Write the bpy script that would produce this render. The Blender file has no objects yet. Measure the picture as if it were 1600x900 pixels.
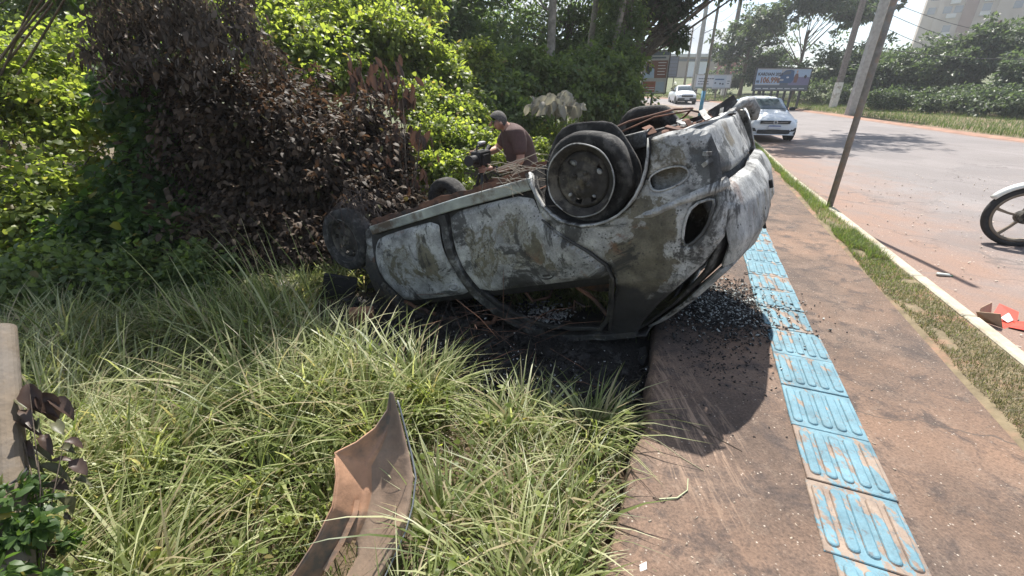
import bpy, math, random
import numpy as np
from mathutils import Vector, Matrix
from mathutils.bvhtree import BVHTree
R = math.radians
rng = np.random.default_rng(7)
random.seed(7)
C = bpy.context.scene.collection
SC = bpy.context.scene

# ------------------------------------------------------------------ camera, sky, sun, exposure
CAM_H = 1.5
F_PX = 665.0                                   # focal length for a 1600 px wide frame
PITCH = math.atan(305 / F_PX)
SP, CP = math.sin(PITCH), math.cos(PITCH)
cd = bpy.data.cameras.new('camera'); cam = bpy.data.objects.new('camera', cd); C.objects.link(cam)
cd.sensor_width = 36.0; cd.lens = 36.0 * F_PX / 1600.0; cd.clip_start = 0.05; cd.clip_end = 2000
cam.location = (0, 0, CAM_H); cam.rotation_euler = (math.pi / 2 - PITCH, 0, 0)
SC.camera = cam

SUN_EL, SUN_AZ = 60.0, 7.0                     # azimuth from +Y towards +X
w = bpy.data.worlds.new('World'); SC.world = w; w.use_nodes = True
nt = w.node_tree; nt.nodes.clear()
def N(t, typ, **kw):
    n = t.nodes.new(typ)
    for k, v in kw.items(): setattr(n, k, v)
    return n
out = N(nt, 'ShaderNodeOutputWorld'); bg = N(nt, 'ShaderNodeBackground'); sky = N(nt, 'ShaderNodeTexSky')
sky.sky_type = 'NISHITA'; sky.sun_disc = False; sky.sun_elevation = R(SUN_EL); sky.sun_rotation = R(SUN_AZ)
sky.air_density = 1.0; sky.dust_density = .6; sky.ozone_density = 1.0
tc = N(nt, 'ShaderNodeTexCoord'); mp = N(nt, 'ShaderNodeMapping'); mp.inputs['Scale'].default_value = (1, 1, 2.6)
n1 = N(nt, 'ShaderNodeTexNoise'); n1.inputs['Scale'].default_value = 3.1; n1.inputs['Detail'].default_value = 9; n1.inputs['Roughness'].default_value = .58
cr = N(nt, 'ShaderNodeValToRGB'); cr.color_ramp.elements[0].position = .45; cr.color_ramp.elements[1].position = .60
n2 = N(nt, 'ShaderNodeTexNoise'); n2.inputs['Scale'].default_value = 5.5; n2.inputs['Detail'].default_value = 6
cc = N(nt, 'ShaderNodeValToRGB')
cc.color_ramp.elements[0].position = .35; cc.color_ramp.elements[0].color = (2.5, 2.95, 3.5, 1)
cc.color_ramp.elements[1].position = .62; cc.color_ramp.elements[1].color = (4.3, 4.42, 4.55, 1)
mx = N(nt, 'ShaderNodeMix', data_type='RGBA')
L = nt.links.new
L(tc.outputs['Generated'], mp.inputs[0]); L(mp.outputs[0], n1.inputs['Vector']); L(mp.outputs[0], n2.inputs['Vector'])
L(n1.outputs['Fac'], cr.inputs[0]); L(n2.outputs['Fac'], cc.inputs[0])
L(cr.outputs[0], mx.inputs[0]); L(sky.outputs[0], mx.inputs[6]); L(cc.outputs[0], mx.inputs[7])
L(mx.outputs[2], bg.inputs['Color']); bg.inputs['Strength'].default_value = 0.095
L(bg.outputs[0], out.inputs['Surface'])

sl = bpy.data.lights.new('sun', 'SUN'); so = bpy.data.objects.new('sun', sl); C.objects.link(so)
sl.energy = 5.0; sl.angle = R(0.6); sl.color = (1.0, .955, .88)
sd = Vector((math.sin(R(SUN_AZ)) * math.cos(R(SUN_EL)), math.cos(R(SUN_AZ)) * math.cos(R(SUN_EL)), math.sin(R(SUN_EL))))
so.rotation_euler = sd.to_track_quat('Z', 'Y').to_euler(); so.location = (0, 10, 30)

SC.view_settings.view_transform = 'Standard'; SC.view_settings.look = 'None'
SC.view_settings.exposure = 1.15; SC.view_settings.gamma = 1.0; SC.view_settings.use_curve_mapping = False
cy = SC.cycles
cy.max_bounces = 7; cy.diffuse_bounces = 4; cy.glossy_bounces = 3; cy.transmission_bounces = 4; cy.transparent_max_bounces = 6; cy.volume_bounces = 0
cy.use_denoising = True; cy.sample_clamp_indirect = 6.0; cy.caustics_reflective = False; cy.caustics_refractive = False

# ------------------------------------------------------------------ object helpers
def tag(o, label=None, cat=None, group=None, kind=None):
    if label: o['label'] = label
    if cat: o['category'] = cat
    if group: o['group'] = group
    if kind: o['kind'] = kind
    return o
def empty(name, loc=(0, 0, 0), rz=0, parent=None):
    o = bpy.data.objects.new(name, None); C.objects.link(o); o.location = loc; o.rotation_euler = (0, 0, rz); o.empty_display_size = .1
    if parent: o.parent = parent
    return o
def mesh(name, V, Fc, m=None, parent=None, smooth=False, loc=None):
    me = bpy.data.meshes.new(name)
    me.from_pydata([tuple(map(float, v)) for v in V], [], [tuple(int(i) for i in f) for f in Fc]); me.update()
    return link(name, me, m, parent, smooth, loc)
def link(name, me, m=None, parent=None, smooth=False, loc=None):
    if m is not None and len(me.materials) == 0:
        for mm in (m if isinstance(m, (list, tuple)) else [m]): me.materials.append(mm)
    if smooth: me.polygons.foreach_set('use_smooth', [True] * len(me.polygons))
    o = bpy.data.objects.new(name, me); C.objects.link(o)
    if parent: o.parent = parent
    if loc is not None: o.location = loc
    return o
def fast(name, V, tris, m, parent=None, smooth=False, nper=3, attr=None):
    """V (n,3), tris (k,nper) numpy arrays -> one object"""
    V = np.asarray(V, dtype=np.float32); tris = np.asarray(tris, dtype=np.int32)
    me = bpy.data.meshes.new(name); me.vertices.add(len(V)); me.vertices.foreach_set('co', V.ravel())
    k = len(tris); me.loops.add(k * nper); me.loops.foreach_set('vertex_index', tris.ravel())
    me.polygons.add(k); me.polygons.foreach_set('loop_start', np.arange(0, k * nper, nper, dtype=np.int32))
    if smooth: me.polygons.foreach_set('use_smooth', np.ones(k, dtype=bool))
    me.update(calc_edges=True)
    if attr:
        for an, av in attr.items():
            a = me.attributes.new(an, 'FLOAT', 'POINT'); a.data.foreach_set('value', np.asarray(av, dtype=np.float32))
    return link(name, me, m, parent)
class MB:
    """collects shapes for ONE mesh object"""
    def __init__(s): s.V = []; s.F = []
    def add(s, V, Fc):
        b = len(s.V); s.V += [tuple(v) for v in V]; s.F += [tuple(i + b for i in f) for f in Fc]; return s
    def box(s, x0, x1, y0, y1, z0, z1, M=None, bev=0):
        x0, x1 = min(x0, x1), max(x0, x1); y0, y1 = min(y0, y1), max(y0, y1); z0, z1 = min(z0, z1), max(z0, z1)
        if bev:
            b = bev; V = []
            for (z, i) in ((z0, b), (z0 + b, 0), (z1 - b, 0), (z1, b)):
                V += [(x0 + i + (b if i == 0 else 0) * 0, y0 + i, z), (x1 - i, y0 + i, z), (x1 - i, y1 - i, z), (x0 + i, y1 - i, z)]
            Fc = [(3, 2, 1, 0), (12, 13, 14, 15)]
            for k in range(3):
                for j in range(4): Fc.append((4 * k + j, 4 * k + (j + 1) % 4, 4 * k + 4 + (j + 1) % 4, 4 * k + 4 + j))
        else:
            V = [(x0, y0, z0), (x1, y0, z0), (x1, y1, z0), (x0, y1, z0), (x0, y0, z1), (x1, y0, z1), (x1, y1, z1), (x0, y1, z1)]
            Fc = [(3, 2, 1, 0), (4, 5, 6, 7), (0, 1, 5, 4), (1, 2, 6, 5), (2, 3, 7, 6), (3, 0, 4, 7)]
        if M is not None: V = [M @ Vector(v) for v in V]
        return s.add(V, Fc)
    def tube(s, pts, rad, n=8, caps=True):
        pts = [Vector(p) for p in pts]; rad = rad if isinstance(rad, (list, tuple)) else [rad] * len(pts)
        V = []; Fc = []; up = None
        for i, p in enumerate(pts):
            d = (pts[min(i + 1, len(pts) - 1)] - pts[max(i - 1, 0)]).normalized()
            if up is None: up = Vector((0, 0, 1)) if abs(d.z) < .9 else Vector((1, 0, 0))
            a = d.cross(up)
            if a.length < 1e-4: a = d.orthogonal()
            a.normalize(); b = a.cross(d); up = b
            for k in range(n):
                t = 2 * math.pi * k / n; V.append(p + (a * math.cos(t) + b * math.sin(t)) * rad[i])
        for i in range(len(pts) - 1):
            for k in range(n): Fc.append((i * n + k, i * n + (k + 1) % n, (i + 1) * n + (k + 1) % n, (i + 1) * n + k))
        if caps: Fc += [tuple(range(n))[::-1], tuple(range((len(pts) - 1) * n, len(pts) * n))]
        return s.add(V, Fc)
    def lathe(s, prof, n=32, M=None, closed=False):
        """prof list of (r, axial) about local Y axis"""
        V = []; Fc = []
        for r, y in prof:
            for k in range(n):
                t = 2 * math.pi * k / n; v = Vector((r * math.cos(t), y, r * math.sin(t))); V.append(M @ v if M is not None else v)
        m = len(prof)
        for i in range(m if closed else m - 1):
            j = (i + 1) % m
            for k in range(n): Fc.append((i * n + k, j * n + k, j * n + (k + 1) % n, i * n + (k + 1) % n))
        return s.add(V, Fc)
    def sweep(s, pts, w, h, side=(0, 1, 0)):
        """rectangular section along a path; w across 'side', h perpendicular"""
        pts = [Vector(p) for p in pts]; sd_ = Vector(side).normalized(); V = []; Fc = []
        for i, p in enumerate(pts):
            d = (pts[min(i + 1, len(pts) - 1)] - pts[max(i - 1, 0)]).normalized(); b = d.cross(sd_).normalized(); a = b.cross(d).normalized()
            ww = w[i] if isinstance(w, (list, tuple)) else w; hh = h[i] if isinstance(h, (list, tuple)) else h
            for (x, y) in ((-1, -1), (1, -1), (1, 1), (-1, 1)): V.append(p + a * x * ww / 2 + b * y * hh / 2)
        for i in range(len(pts) - 1):
            for k in range(4): Fc.append((i * 4 + k, i * 4 + (k + 1) % 4, (i + 1) * 4 + (k + 1) % 4, (i + 1) * 4 + k))
        e = (len(pts) - 1) * 4; Fc += [(3, 2, 1, 0), (e, e + 1, e + 2, e + 3)]
        return s.add(V, Fc)
    def build(s, name, m, parent=None, smooth=False, loc=None):
        return mesh(name, s.V, s.F, m, parent, smooth, loc)
def bevel(o, wd=.01, seg=2):
    b = o.modifiers.new('bevel', 'BEVEL'); b.width = wd; b.segments = seg; b.limit_method = 'ANGLE'; b.angle_limit = R(35); return o
def copy_tree(o, parent=None):
    c = o.copy(); C.objects.link(c)
    if parent is not None: c.parent = parent
    for ch in list(o.children): copy_tree(ch, c)
    return c

# ------------------------------------------------------------------ numpy value noise
_tab = np.random.default_rng(3).random((64, 64, 64)).astype(np.float32)
def vnoise(x, y, z=0.0, sc=1.0):
    x, y, z = np.broadcast_arrays(np.asarray(x, float) * sc + 31.7, np.asarray(y, float) * sc + 11.3, np.asarray(z, float) * sc + 5.1)
    xi, yi, zi = np.floor(x).astype(int), np.floor(y).astype(int), np.floor(z).astype(int)
    fx, fy, fz = x - xi, y - yi, z - zi
    fx, fy, fz = [q * q * (3 - 2 * q) for q in (fx, fy, fz)]
    o = 0
    for a in (0, 1):
        for b in (0, 1):
            for c in (0, 1):
                o = o + _tab[(xi + a) % 64, (yi + b) % 64, (zi + c) % 64] * (fx if a else 1 - fx) * (fy if b else 1 - fy) * (fz if c else 1 - fz)
    return o - .5
def sstep(t): t = np.clip(t, 0, 1); return t * t * (3 - 2 * t)

# ------------------------------------------------------------------ the lie of the land
def rise(Y):
    Y = np.asarray(Y, float); t = np.clip((Y - 17) / 22, 0, None)
    z = np.where(Y < 39, .62 * t ** 1.4, .62 + .0395 * (Y - 39))
    return z + np.clip(Y - 62, 0, 60) * .055 - np.clip(Y - 130, 0, None) * .0395
DS = .25; SMIN, SMAX = -8.0, 90.0
_s = np.arange(SMIN, SMAX + DS, DS)
_az = R(22.3) - np.clip((_s - 25) / 24.0, 0, R(112))
_px = np.zeros(len(_s)); _py = np.zeros(len(_s))
for i in range(1, len(_s)):
    _px[i] = _px[i - 1] + DS * math.sin(_az[i - 1]); _py[i] = _py[i - 1] + DS * math.cos(_az[i - 1])
i0 = int(round(-SMIN / DS)); _px -= _px[i0]; _py -= _py[i0]
def PQ(s, q):
    s = np.asarray(s, float); x = np.interp(s, _s, _px); y = np.interp(s, _s, _py); a = np.interp(s, _s, _az)
    return x + np.asarray(q) * np.cos(a), y - np.asarray(q) * np.sin(a)
def SQ(X, Y):
    X = np.atleast_1d(np.asarray(X, float)).ravel(); Y = np.atleast_1d(np.asarray(Y, float)).ravel()
    S = np.empty(len(X)); Q = np.empty(len(X)); 
    px, py, az, ss = _px[::4], _py[::4], _az[::4], _s[::4]
    for a in range(0, len(X), 20000):
        x, y = X[a:a + 20000, None], Y[a:a + 20000, None]
        k = np.argmin((x - px) ** 2 + (y - py) ** 2, axis=1); dx, dy = x[:, 0] - px[k], y[:, 0] - py[k]
        S[a:a + 20000] = ss[k] + dx * np.sin(az[k]) + dy * np.cos(az[k]); Q[a:a + 20000] = dx * np.cos(az[k]) - dy * np.sin(az[k])
    return S, Q
Q_WALK0, Q_WALK1 = -.05, 1.62
def q_far(s): return 11.0 - 1.6 * sstep((np.asarray(s) - 19) / 12)
def q_kerb(s): return 2.14 - .035 * np.clip(s, 0, 10)
Z_ROAD = -.12
def zlot(X, Y):
    X = np.asarray(X, float); Y = np.asarray(Y, float); sh = X.shape
    S, Q = SQ(X, Y); S = S.reshape(sh); Q = Q.reshape(sh)
    e = Q_WALK0 - Q
    base = rise(Y)
    lot = base - .12 - .20 * sstep(e / 1.5) * (1 - sstep((np.asarray(Y) - 5) / 4)) + .06 * vnoise(X, Y, 0, 1.3) + .03 * vnoise(X, Y, 3, 5)
    road = base - .34
    far = base - .06 + .05 * vnoise(X, Y, 0, .5) + .25 * sstep((Q - 13) / 12)
    z = np.where(e > 0, lot, np.where(Q < q_far(S) + .5, road, far))
    return z
def zg(x, y): return float(zlot(np.array([x]), np.array([y]))[0])
def at(u, v, t):
    """the point the lens sees at pixel (u, v) of the 1600x900 photograph, t metres along its axis"""
    a = (v - 450) / F_PX
    return Vector((t * (u - 800) / F_PX, t * (CP - a * SP), CAM_H - t * (SP + a * CP)))
def on_ground(u, v, dz=0.0, f=rise):
    t = 1.0
    for k in range(4000):
        p = at(u, v, t)
        if p.z <= float(f(p.y)) + dz: return p
        t *= 1.004
        if t > 300: break
    return p
# ------------------------------------------------------------------ materials
def newmat(name):
    m = bpy.data.materials.new(name); m.use_nodes = True; t = m.node_tree; t.nodes.clear()
    o = N(t, 'ShaderNodeOutputMaterial'); return m, t, o
def noise(t, vec, scale, detail=5, rough=.55, dist=0):
    n = N(t, 'ShaderNodeTexNoise'); n.inputs['Scale'].default_value = scale; n.inputs['Detail'].default_value = detail
    n.inputs['Roughness'].default_value = rough; n.inputs['Distortion'].default_value = dist
    if vec is not None: t.links.new(vec, n.inputs['Vector'])
    return n.outputs['Fac']
def ramp(t, fac, stops, interp='LINEAR'):
    r = N(t, 'ShaderNodeValToRGB'); e = r.color_ramp.elements; r.color_ramp.interpolation = interp
    while len(e) < len(stops): e.new(.5)
    for k, (p, c) in enumerate(stops):
        e[k].position = p; e[k].color = (c, c, c, 1) if isinstance(c, (int, float)) else (*c, 1)
    t.links.new(fac, r.inputs[0]); return r.outputs[0]
def mix(t, fac, a, b, mode='MIX'):
    m = N(t, 'ShaderNodeMix', data_type='RGBA', blend_type=mode)
    for i, s in ((0, fac), (6, a), (7, b)):
        if isinstance(s, (int, float)): m.inputs[i].default_value = s if i == 0 else (s, s, s, 1)
        elif isinstance(s, tuple): m.inputs[i].default_value = (*s, 1)
        else: t.links.new(s, m.inputs[i])
    return m.outputs[2]
def maths(t, op, a, b=0.0, clamp=False):
    m = N(t, 'ShaderNodeMath', operation=op, use_clamp=clamp)
    for i, s in ((0, a), (1, b)):
        if isinstance(s, (int, float)): m.inputs[i].default_value = s
        else: t.links.new(s, m.inputs[i])
    return m.outputs[0]
def coord(t, kind='Object', scale=None):
    if kind == 'World': c = N(t, 'ShaderNodeNewGeometry').outputs['Position']
    else: c = N(t, 'ShaderNodeTexCoord').outputs[kind]
    if scale:
        mp_ = N(t, 'ShaderNodeMapping'); mp_.inputs['Scale'].default_value = scale; t.links.new(c, mp_.inputs[0]); c = mp_.outputs[0]
    return c
def bump(t, h, strength=.3, dist=.02):
    b = N(t, 'ShaderNodeBump'); b.inputs['Strength'].default_value = strength; b.inputs['Distance'].default_value = dist
    t.links.new(h, b.inputs['Height']); return b.outputs[0]
def bsdf(t, o, col, rough=.6, metal=0, normal=None, spec=None, **kw):
    b = N(t, 'ShaderNodeBsdfPrincipled')
    for key, s in (('Base Color', col), ('Roughness', rough), ('Metallic', metal)):
        if isinstance(s, (int, float)): b.inputs[key].default_value = s if key != 'Base Color' else (s, s, s, 1)
        elif isinstance(s, tuple): b.inputs[key].default_value = (*s, 1)
        else: t.links.new(s, b.inputs[key])
    if spec is not None: b.inputs['Specular IOR Level'].default_value = spec
    if normal is not None: t.links.new(normal, b.inputs['Normal'])
    for k, v in kw.items(): b.inputs[k].default_value = v
    t.links.new(b.outputs[0], o.inputs['Surface']); return b
def simple(name, col, rough=.6, metal=0, var=.25, scale=8, bm=.15, kind='Object', col2=None, spec=None, bd=.01):
    m, t, o = newmat(name); c = coord(t, kind); n = noise(t, c, scale, 6)
    lo = tuple(x * (1 - var) for x in col); hi = tuple(min(1, x * (1 + var)) for x in col)
    cl = ramp(t, n, [(.3, lo), (.7, hi)])
    if col2: cl = mix(t, ramp(t, noise(t, c, scale * .4, 8, .65), [(.5, 0.), (.62, 1.)]), cl, col2)
    bsdf(t, o, cl, rough, metal, bump(t, noise(t, c, scale * 4, 5), bm, bd) if bm else None, spec); return m
def leafmat(name, cols, trans=.5, tcol=None, rough=.45, wsc=.9, spec=.35, dead=None, deadamt=.6):
    """cols: list of base colours chosen per leaf; translucent so that backlit leaves glow"""
    m, t, o = newmat(name); g = N(t, 'ShaderNodeNewGeometry')
    ri = g.outputs['Random Per Island']; nz = noise(t, g.outputs['Position'], wsc, 3)
    f = maths(t, 'ADD', maths(t, 'MULTIPLY', ri, .62), maths(t, 'MULTIPLY', nz, .5)); f = maths(t, 'SUBTRACT', f, .06, True)
    st = [(.08 + .84 * i / max(1, len(cols) - 1), c) for i, c in enumerate(cols)]
    cl = ramp(t, f, st)
    if dead:
        cl = mix(t, ramp(t, maths(t, 'FRACT', maths(t, 'MULTIPLY', ri, 17.31)), [(deadamt, 0.), (deadamt + .02, 1.)]), cl, dead)
    b = N(t, 'ShaderNodeBsdfPrincipled'); t.links.new(cl, b.inputs['Base Color']); b.inputs['Roughness'].default_value = rough; b.inputs['Specular IOR Level'].default_value = spec
    tr = N(t, 'ShaderNodeBsdfTranslucent')
    tcl = mix(t, 1.0, cl, tcol, 'MULTIPLY') if tcol else cl
    t.links.new(tcl, tr.inputs['Color'])
    ms = N(t, 'ShaderNodeMixShader'); ms.inputs[0].default_value = trans
    t.links.new(b.outputs[0], ms.inputs[1]); t.links.new(tr.outputs[0], ms.inputs[2]); t.links.new(ms.outputs[0], o.inputs['Surface'])
    return m
M = {}
T_G = (2.8, 2.8, 1.35)
M['leaf_bright'] = leafmat('leaf_bright', [(.05, .075, .02), (.105, .14, .035), (.165, .20, .05), (.23, .25, .085)], .55, T_G, dead=(.16, .13, .05), deadamt=.96)
M['leaf_mid'] = leafmat('leaf_mid', [(.06, .09, .035), (.105, .145, .052), (.155, .195, .08)], .45, T_G, dead=(.13, .10, .04), deadamt=.97)
M['leaf_dark'] = leafmat('leaf_dark', [(.055, .082, .038), (.085, .12, .052), (.125, .16, .072)], .45, (2.6, 2.8, 1.4))
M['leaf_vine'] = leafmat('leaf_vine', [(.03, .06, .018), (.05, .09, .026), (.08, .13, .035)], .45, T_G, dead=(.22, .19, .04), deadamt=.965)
M['leaf_far'] = leafmat('leaf_far', [(.04, .058, .032), (.065, .09, .048), (.10, .125, .065)], .35, (2.2, 2.4, 1.4))
M['leaf_burnt'] = leafmat('leaf_burnt', [(.02, .014, .010), (.042, .029, .020), (.075, .052, .036), (.16, .115, .08)], .25, (1.9, 1.5, 1.2), rough=.6, spec=.25, dead=(.08, .085, .03), deadamt=.965)
M['leaf_brown'] = leafmat('leaf_brown', [(.04, .027, .022), (.07, .047, .038), (.11, .075, .06)], .25, (1.8, 1.4, 1.2), rough=.6)
M['leaf_hang'] = leafmat('leaf_hang', [(.03, .024, .02), (.07, .054, .045), (.14, .11, .09), (.24, .20, .17)], .3, (1.6, 1.5, 1.3), rough=.5)
M['leaf_pale'] = leafmat('leaf_pale', [(.16, .14, .11), (.30, .28, .24), (.44, .43, .38)], .35, (1.3, 1.3, 1.1), rough=.5)
M['grass_tall'] = leafmat('grass_tall', [(.06, .09, .025), (.15, .185, .06), (.32, .34, .16), (.54, .53, .37)], .42, (1.6, 1.65, .95), rough=.42, dead=(.34, .29, .18), deadamt=.80, spec=.35)
M['grass_lush'] = leafmat('grass_lush', [(.055, .085, .025), (.10, .14, .04), (.16, .20, .07)], .45, (1.9, 2.1, 1.0), dead=(.22, .19, .09), deadamt=.9)
M['grass_dry'] = leafmat('grass_dry', [(.07, .085, .03), (.13, .13, .055), (.20, .18, .10)], .35, (1.5, 1.6, 1.0), dead=(.27, .21, .14), deadamt=.72)
M['grass_far'] = leafmat('grass_far', [(.06, .095, .03), (.105, .15, .045), (.16, .20, .07)], .35, (1.5, 1.6, 1.0))
M['bark'] = simple('bark', (.16, .13, .10), .9, var=.45, scale=14, bm=.8, bd=.03)
M['bark_pale'] = simple('bark_pale', (.27, .24, .20), .9, var=.35, scale=9, bm=.6, bd=.03)
M['twig'] = simple('twig', (.10, .075, .055), .9, var=.4, scale=20)
M['twig_burnt'] = simple('twig_burnt', (.045, .033, .028), .9, var=.4, scale=20)
M['concrete'] = simple('concrete', (.36, .345, .32), .9, var=.2, scale=5, bm=.3)
M['whitewash'] = simple('whitewash', (.70, .68, .62), .9, var=.15, scale=6, bm=.3, col2=(.4, .34, .27))
M['pole_wood'] = simple('pole_wood', (.20, .17, .15), .9, var=.3, scale=10)
M['pole_grey'] = simple('pole_grey', (.20, .19, .175), .7, var=.25, scale=16, col2=(.26, .2, .15))
M['pole_blue'] = simple('pole_blue', (.05, .22, .36), .6, var=.2, scale=8, col2=(.16, .28, .34))
M['steel_dark'] = simple('steel_dark', (.04, .04, .045), .6, var=.3, scale=10)
M['cable'] = simple('cable', (.05, .05, .05), .7, var=.1, bm=0)
M['white_paint'] = simple('white_paint', (.74, .76, .78), .25, var=.03, scale=3, bm=0, spec=.6)
M['black_plastic'] = simple('black_plastic', (.018, .018, .02), .5, var=.2, scale=30, bm=.05)
M['rubber'] = simple('rubber', (.025, .024, .024), .85, var=.3, scale=30, bm=.2)
M['chrome'] = simple('chrome', (.6, .61, .63), .25, 1.0, var=.05, bm=0)
M['red_plastic'] = simple('red_plastic', (.55, .05, .02), .45, var=.2, scale=12)
M['skin'] = simple('skin', (.36, .20, .14), .55, var=.08, scale=12, bm=.1)
M['hair_grey'] = simple('hair_grey', (.085, .078, .072), .85, var=.6, scale=70, bm=.6)
M['shirt'] = simple('shirt_brown', (.085, .05, .045), .9, var=.15, scale=40, bm=.25)
M['jeans'] = simple('jeans', (.035, .045, .075), .9, var=.2, scale=50, bm=.2)
def glassmat(name, col=(.05, .07, .08)):
    m, t, o = newmat(name); bsdf(t, o, col, .04, 0, None, .8); return m
M['glass'] = glassmat('car_glass')
M['glass_bldg'] = glassmat('building_glass', (.08, .10, .13))
M['lamp_lens'] = glassmat('lamp_lens', (.55, .58, .6))
# ground materials
def soil():
    m, t, o = newmat('soil'); c = coord(t, 'World')
    a = ramp(t, noise(t, c, 1.1, 8, .6), [(.3, (.085, .055, .035)), (.5, (.13, .09, .055)), (.72, (.20, .125, .08))])
    g = ramp(t, noise(t, c, .35, 6, .6), [(.36, (.07, .095, .03)), (.66, (.13, .14, .06))])
    x = N(t, 'ShaderNodeSeparateXYZ'); t.links.new(c, x.inputs[0])
    far = ramp(t, maths(t, 'MULTIPLY', x.outputs[1], .02), [(.2, 0.), (.5, 1.)])
    col = mix(t, far, a, g)
    col = mix(t, ramp(t, noise(t, c, 14, 6, .7), [(.4, 0.), (.7, .6)]), col, (.05, .038, .028))
    at_ = N(t, 'ShaderNodeAttribute', attribute_name='burn'); bf = maths(t, 'ADD', at_.outputs['Fac'], maths(t, 'MULTIPLY', maths(t, 'SUBTRACT', noise(t, c, 9, 6, .7), .5), .9))
    ch = ramp(t, noise(t, c, 30, 8, .75), [(.3, (.006, .006, .006)), (.6, (.02, .018, .017)), (.8, (.07, .065, .06))])
    col = mix(t, ramp(t, bf, [(.35, 0.), (.6, 1.)]), col, ch)
    bsdf(t, o, col, .95, 0, bump(t, noise(t, c, 22, 8, .7), .7, .03)); return m
M['soil'] = soil()
def sidewalk_mat():
    m, t, o = newmat('sidewalk'); c = coord(t, 'World')
    base = ramp(t, noise(t, c, 2.2, 9, .62), [(.28, (.068, .046, .034)), (.5, (.122, .083, .062)), (.75, (.19, .132, .098))])
    red = ramp(t, noise(t, c, 1.0, 7, .65), [(.42, 0.), (.68, .75)])
    col = mix(t, red, base, (.23, .14, .092))
    dk = ramp(t, noise(t, c, 4.5, 9, .72, .4), [(.5, 0.), (.62, .8)])
    col = mix(t, dk, col, (.05, .038, .034))
    col = mix(t, ramp(t, noise(t, c, .8, 8, .7, .5), [(.48, 0.), (.62, .55)]), col, (.062, .047, .04))
    col = mix(t, ramp(t, noise(t, c, 10, 9, .8), [(.55, 0.), (.66, .6)]), col, (.20, .15, .115))
    fine = ramp(t, noise(t, c, 85, 5, .7), [(.3, .55), (.5, 1.), (.75, 1.45)])
    col = mix(t, 1.0, col, fine, 'MULTIPLY')
    sp = N(t, 'ShaderNodeTexVoronoi'); sp.inputs['Scale'].default_value = 46; t.links.new(c, sp.inputs['Vector'])
    sm = maths(t, 'MULTIPLY', ramp(t, sp.outputs['Distance'], [(.10, 1.), (.2, 0.)]), ramp(t, noise(t, c, 25, 3), [(.5, 0.), (.6, 1.)]))
    col = mix(t, sm, col, (.42, .36, .30))
    # joints scored across the slab
    rot = N(t, 'ShaderNodeMapping'); rot.inputs['Rotation'].default_value = (0, 0, R(22.3)); t.links.new(c, rot.inputs[0])
    xs = N(t, 'ShaderNodeSeparateXYZ'); t.links.new(rot.outputs[0], xs.inputs[0])
    vv = maths(t, 'ADD', xs.outputs[1], maths(t, 'MULTIPLY', noise(t, c, 3, 5), .22))
    jt = maths(t, 'LESS_THAN', maths(t, 'ABSOLUTE', maths(t, 'SUBTRACT', maths(t, 'FRACT', maths(t, 'MULTIPLY', vv, .62)), .5)), .003)
    col = mix(t, maths(t, 'MULTIPLY', jt, .7), col, (.07, .055, .045))
    # soot washed out from under the wreck, paint scrapes
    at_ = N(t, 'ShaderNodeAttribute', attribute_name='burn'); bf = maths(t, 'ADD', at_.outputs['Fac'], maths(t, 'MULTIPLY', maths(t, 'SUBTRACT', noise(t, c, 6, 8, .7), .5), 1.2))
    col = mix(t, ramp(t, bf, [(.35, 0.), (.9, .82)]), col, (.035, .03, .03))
    at2 = N(t, 'ShaderNodeAttribute', attribute_name='scrape'); strm = coord(t, 'World')
    mp2 = N(t, 'ShaderNodeMapping'); mp2.inputs['Rotation'].default_value = (0, 0, R(-16)); mp2.inputs['Scale'].default_value = (13, 1.3, 1); t.links.new(strm, mp2.inputs[0])
    sc_ = maths(t, 'MULTIPLY', at2.outputs['Fac'], ramp(t, noise(t, mp2.outputs[0], 3, 8, .7, .6), [(.5, 0.), (.6, .9)]))
    col = mix(t, sc_, col, (.32, .22, .155))
    h = maths(t, 'ADD', noise(t, c, 85, 6, .7), maths(t, 'MULTIPLY', noise(t, c, 6, 6), 1.3))
    bsdf(t, o, col, .88, 0, bump(t, h, .55, .012)); return m
M['sidewalk'] = sidewalk_mat()
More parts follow.
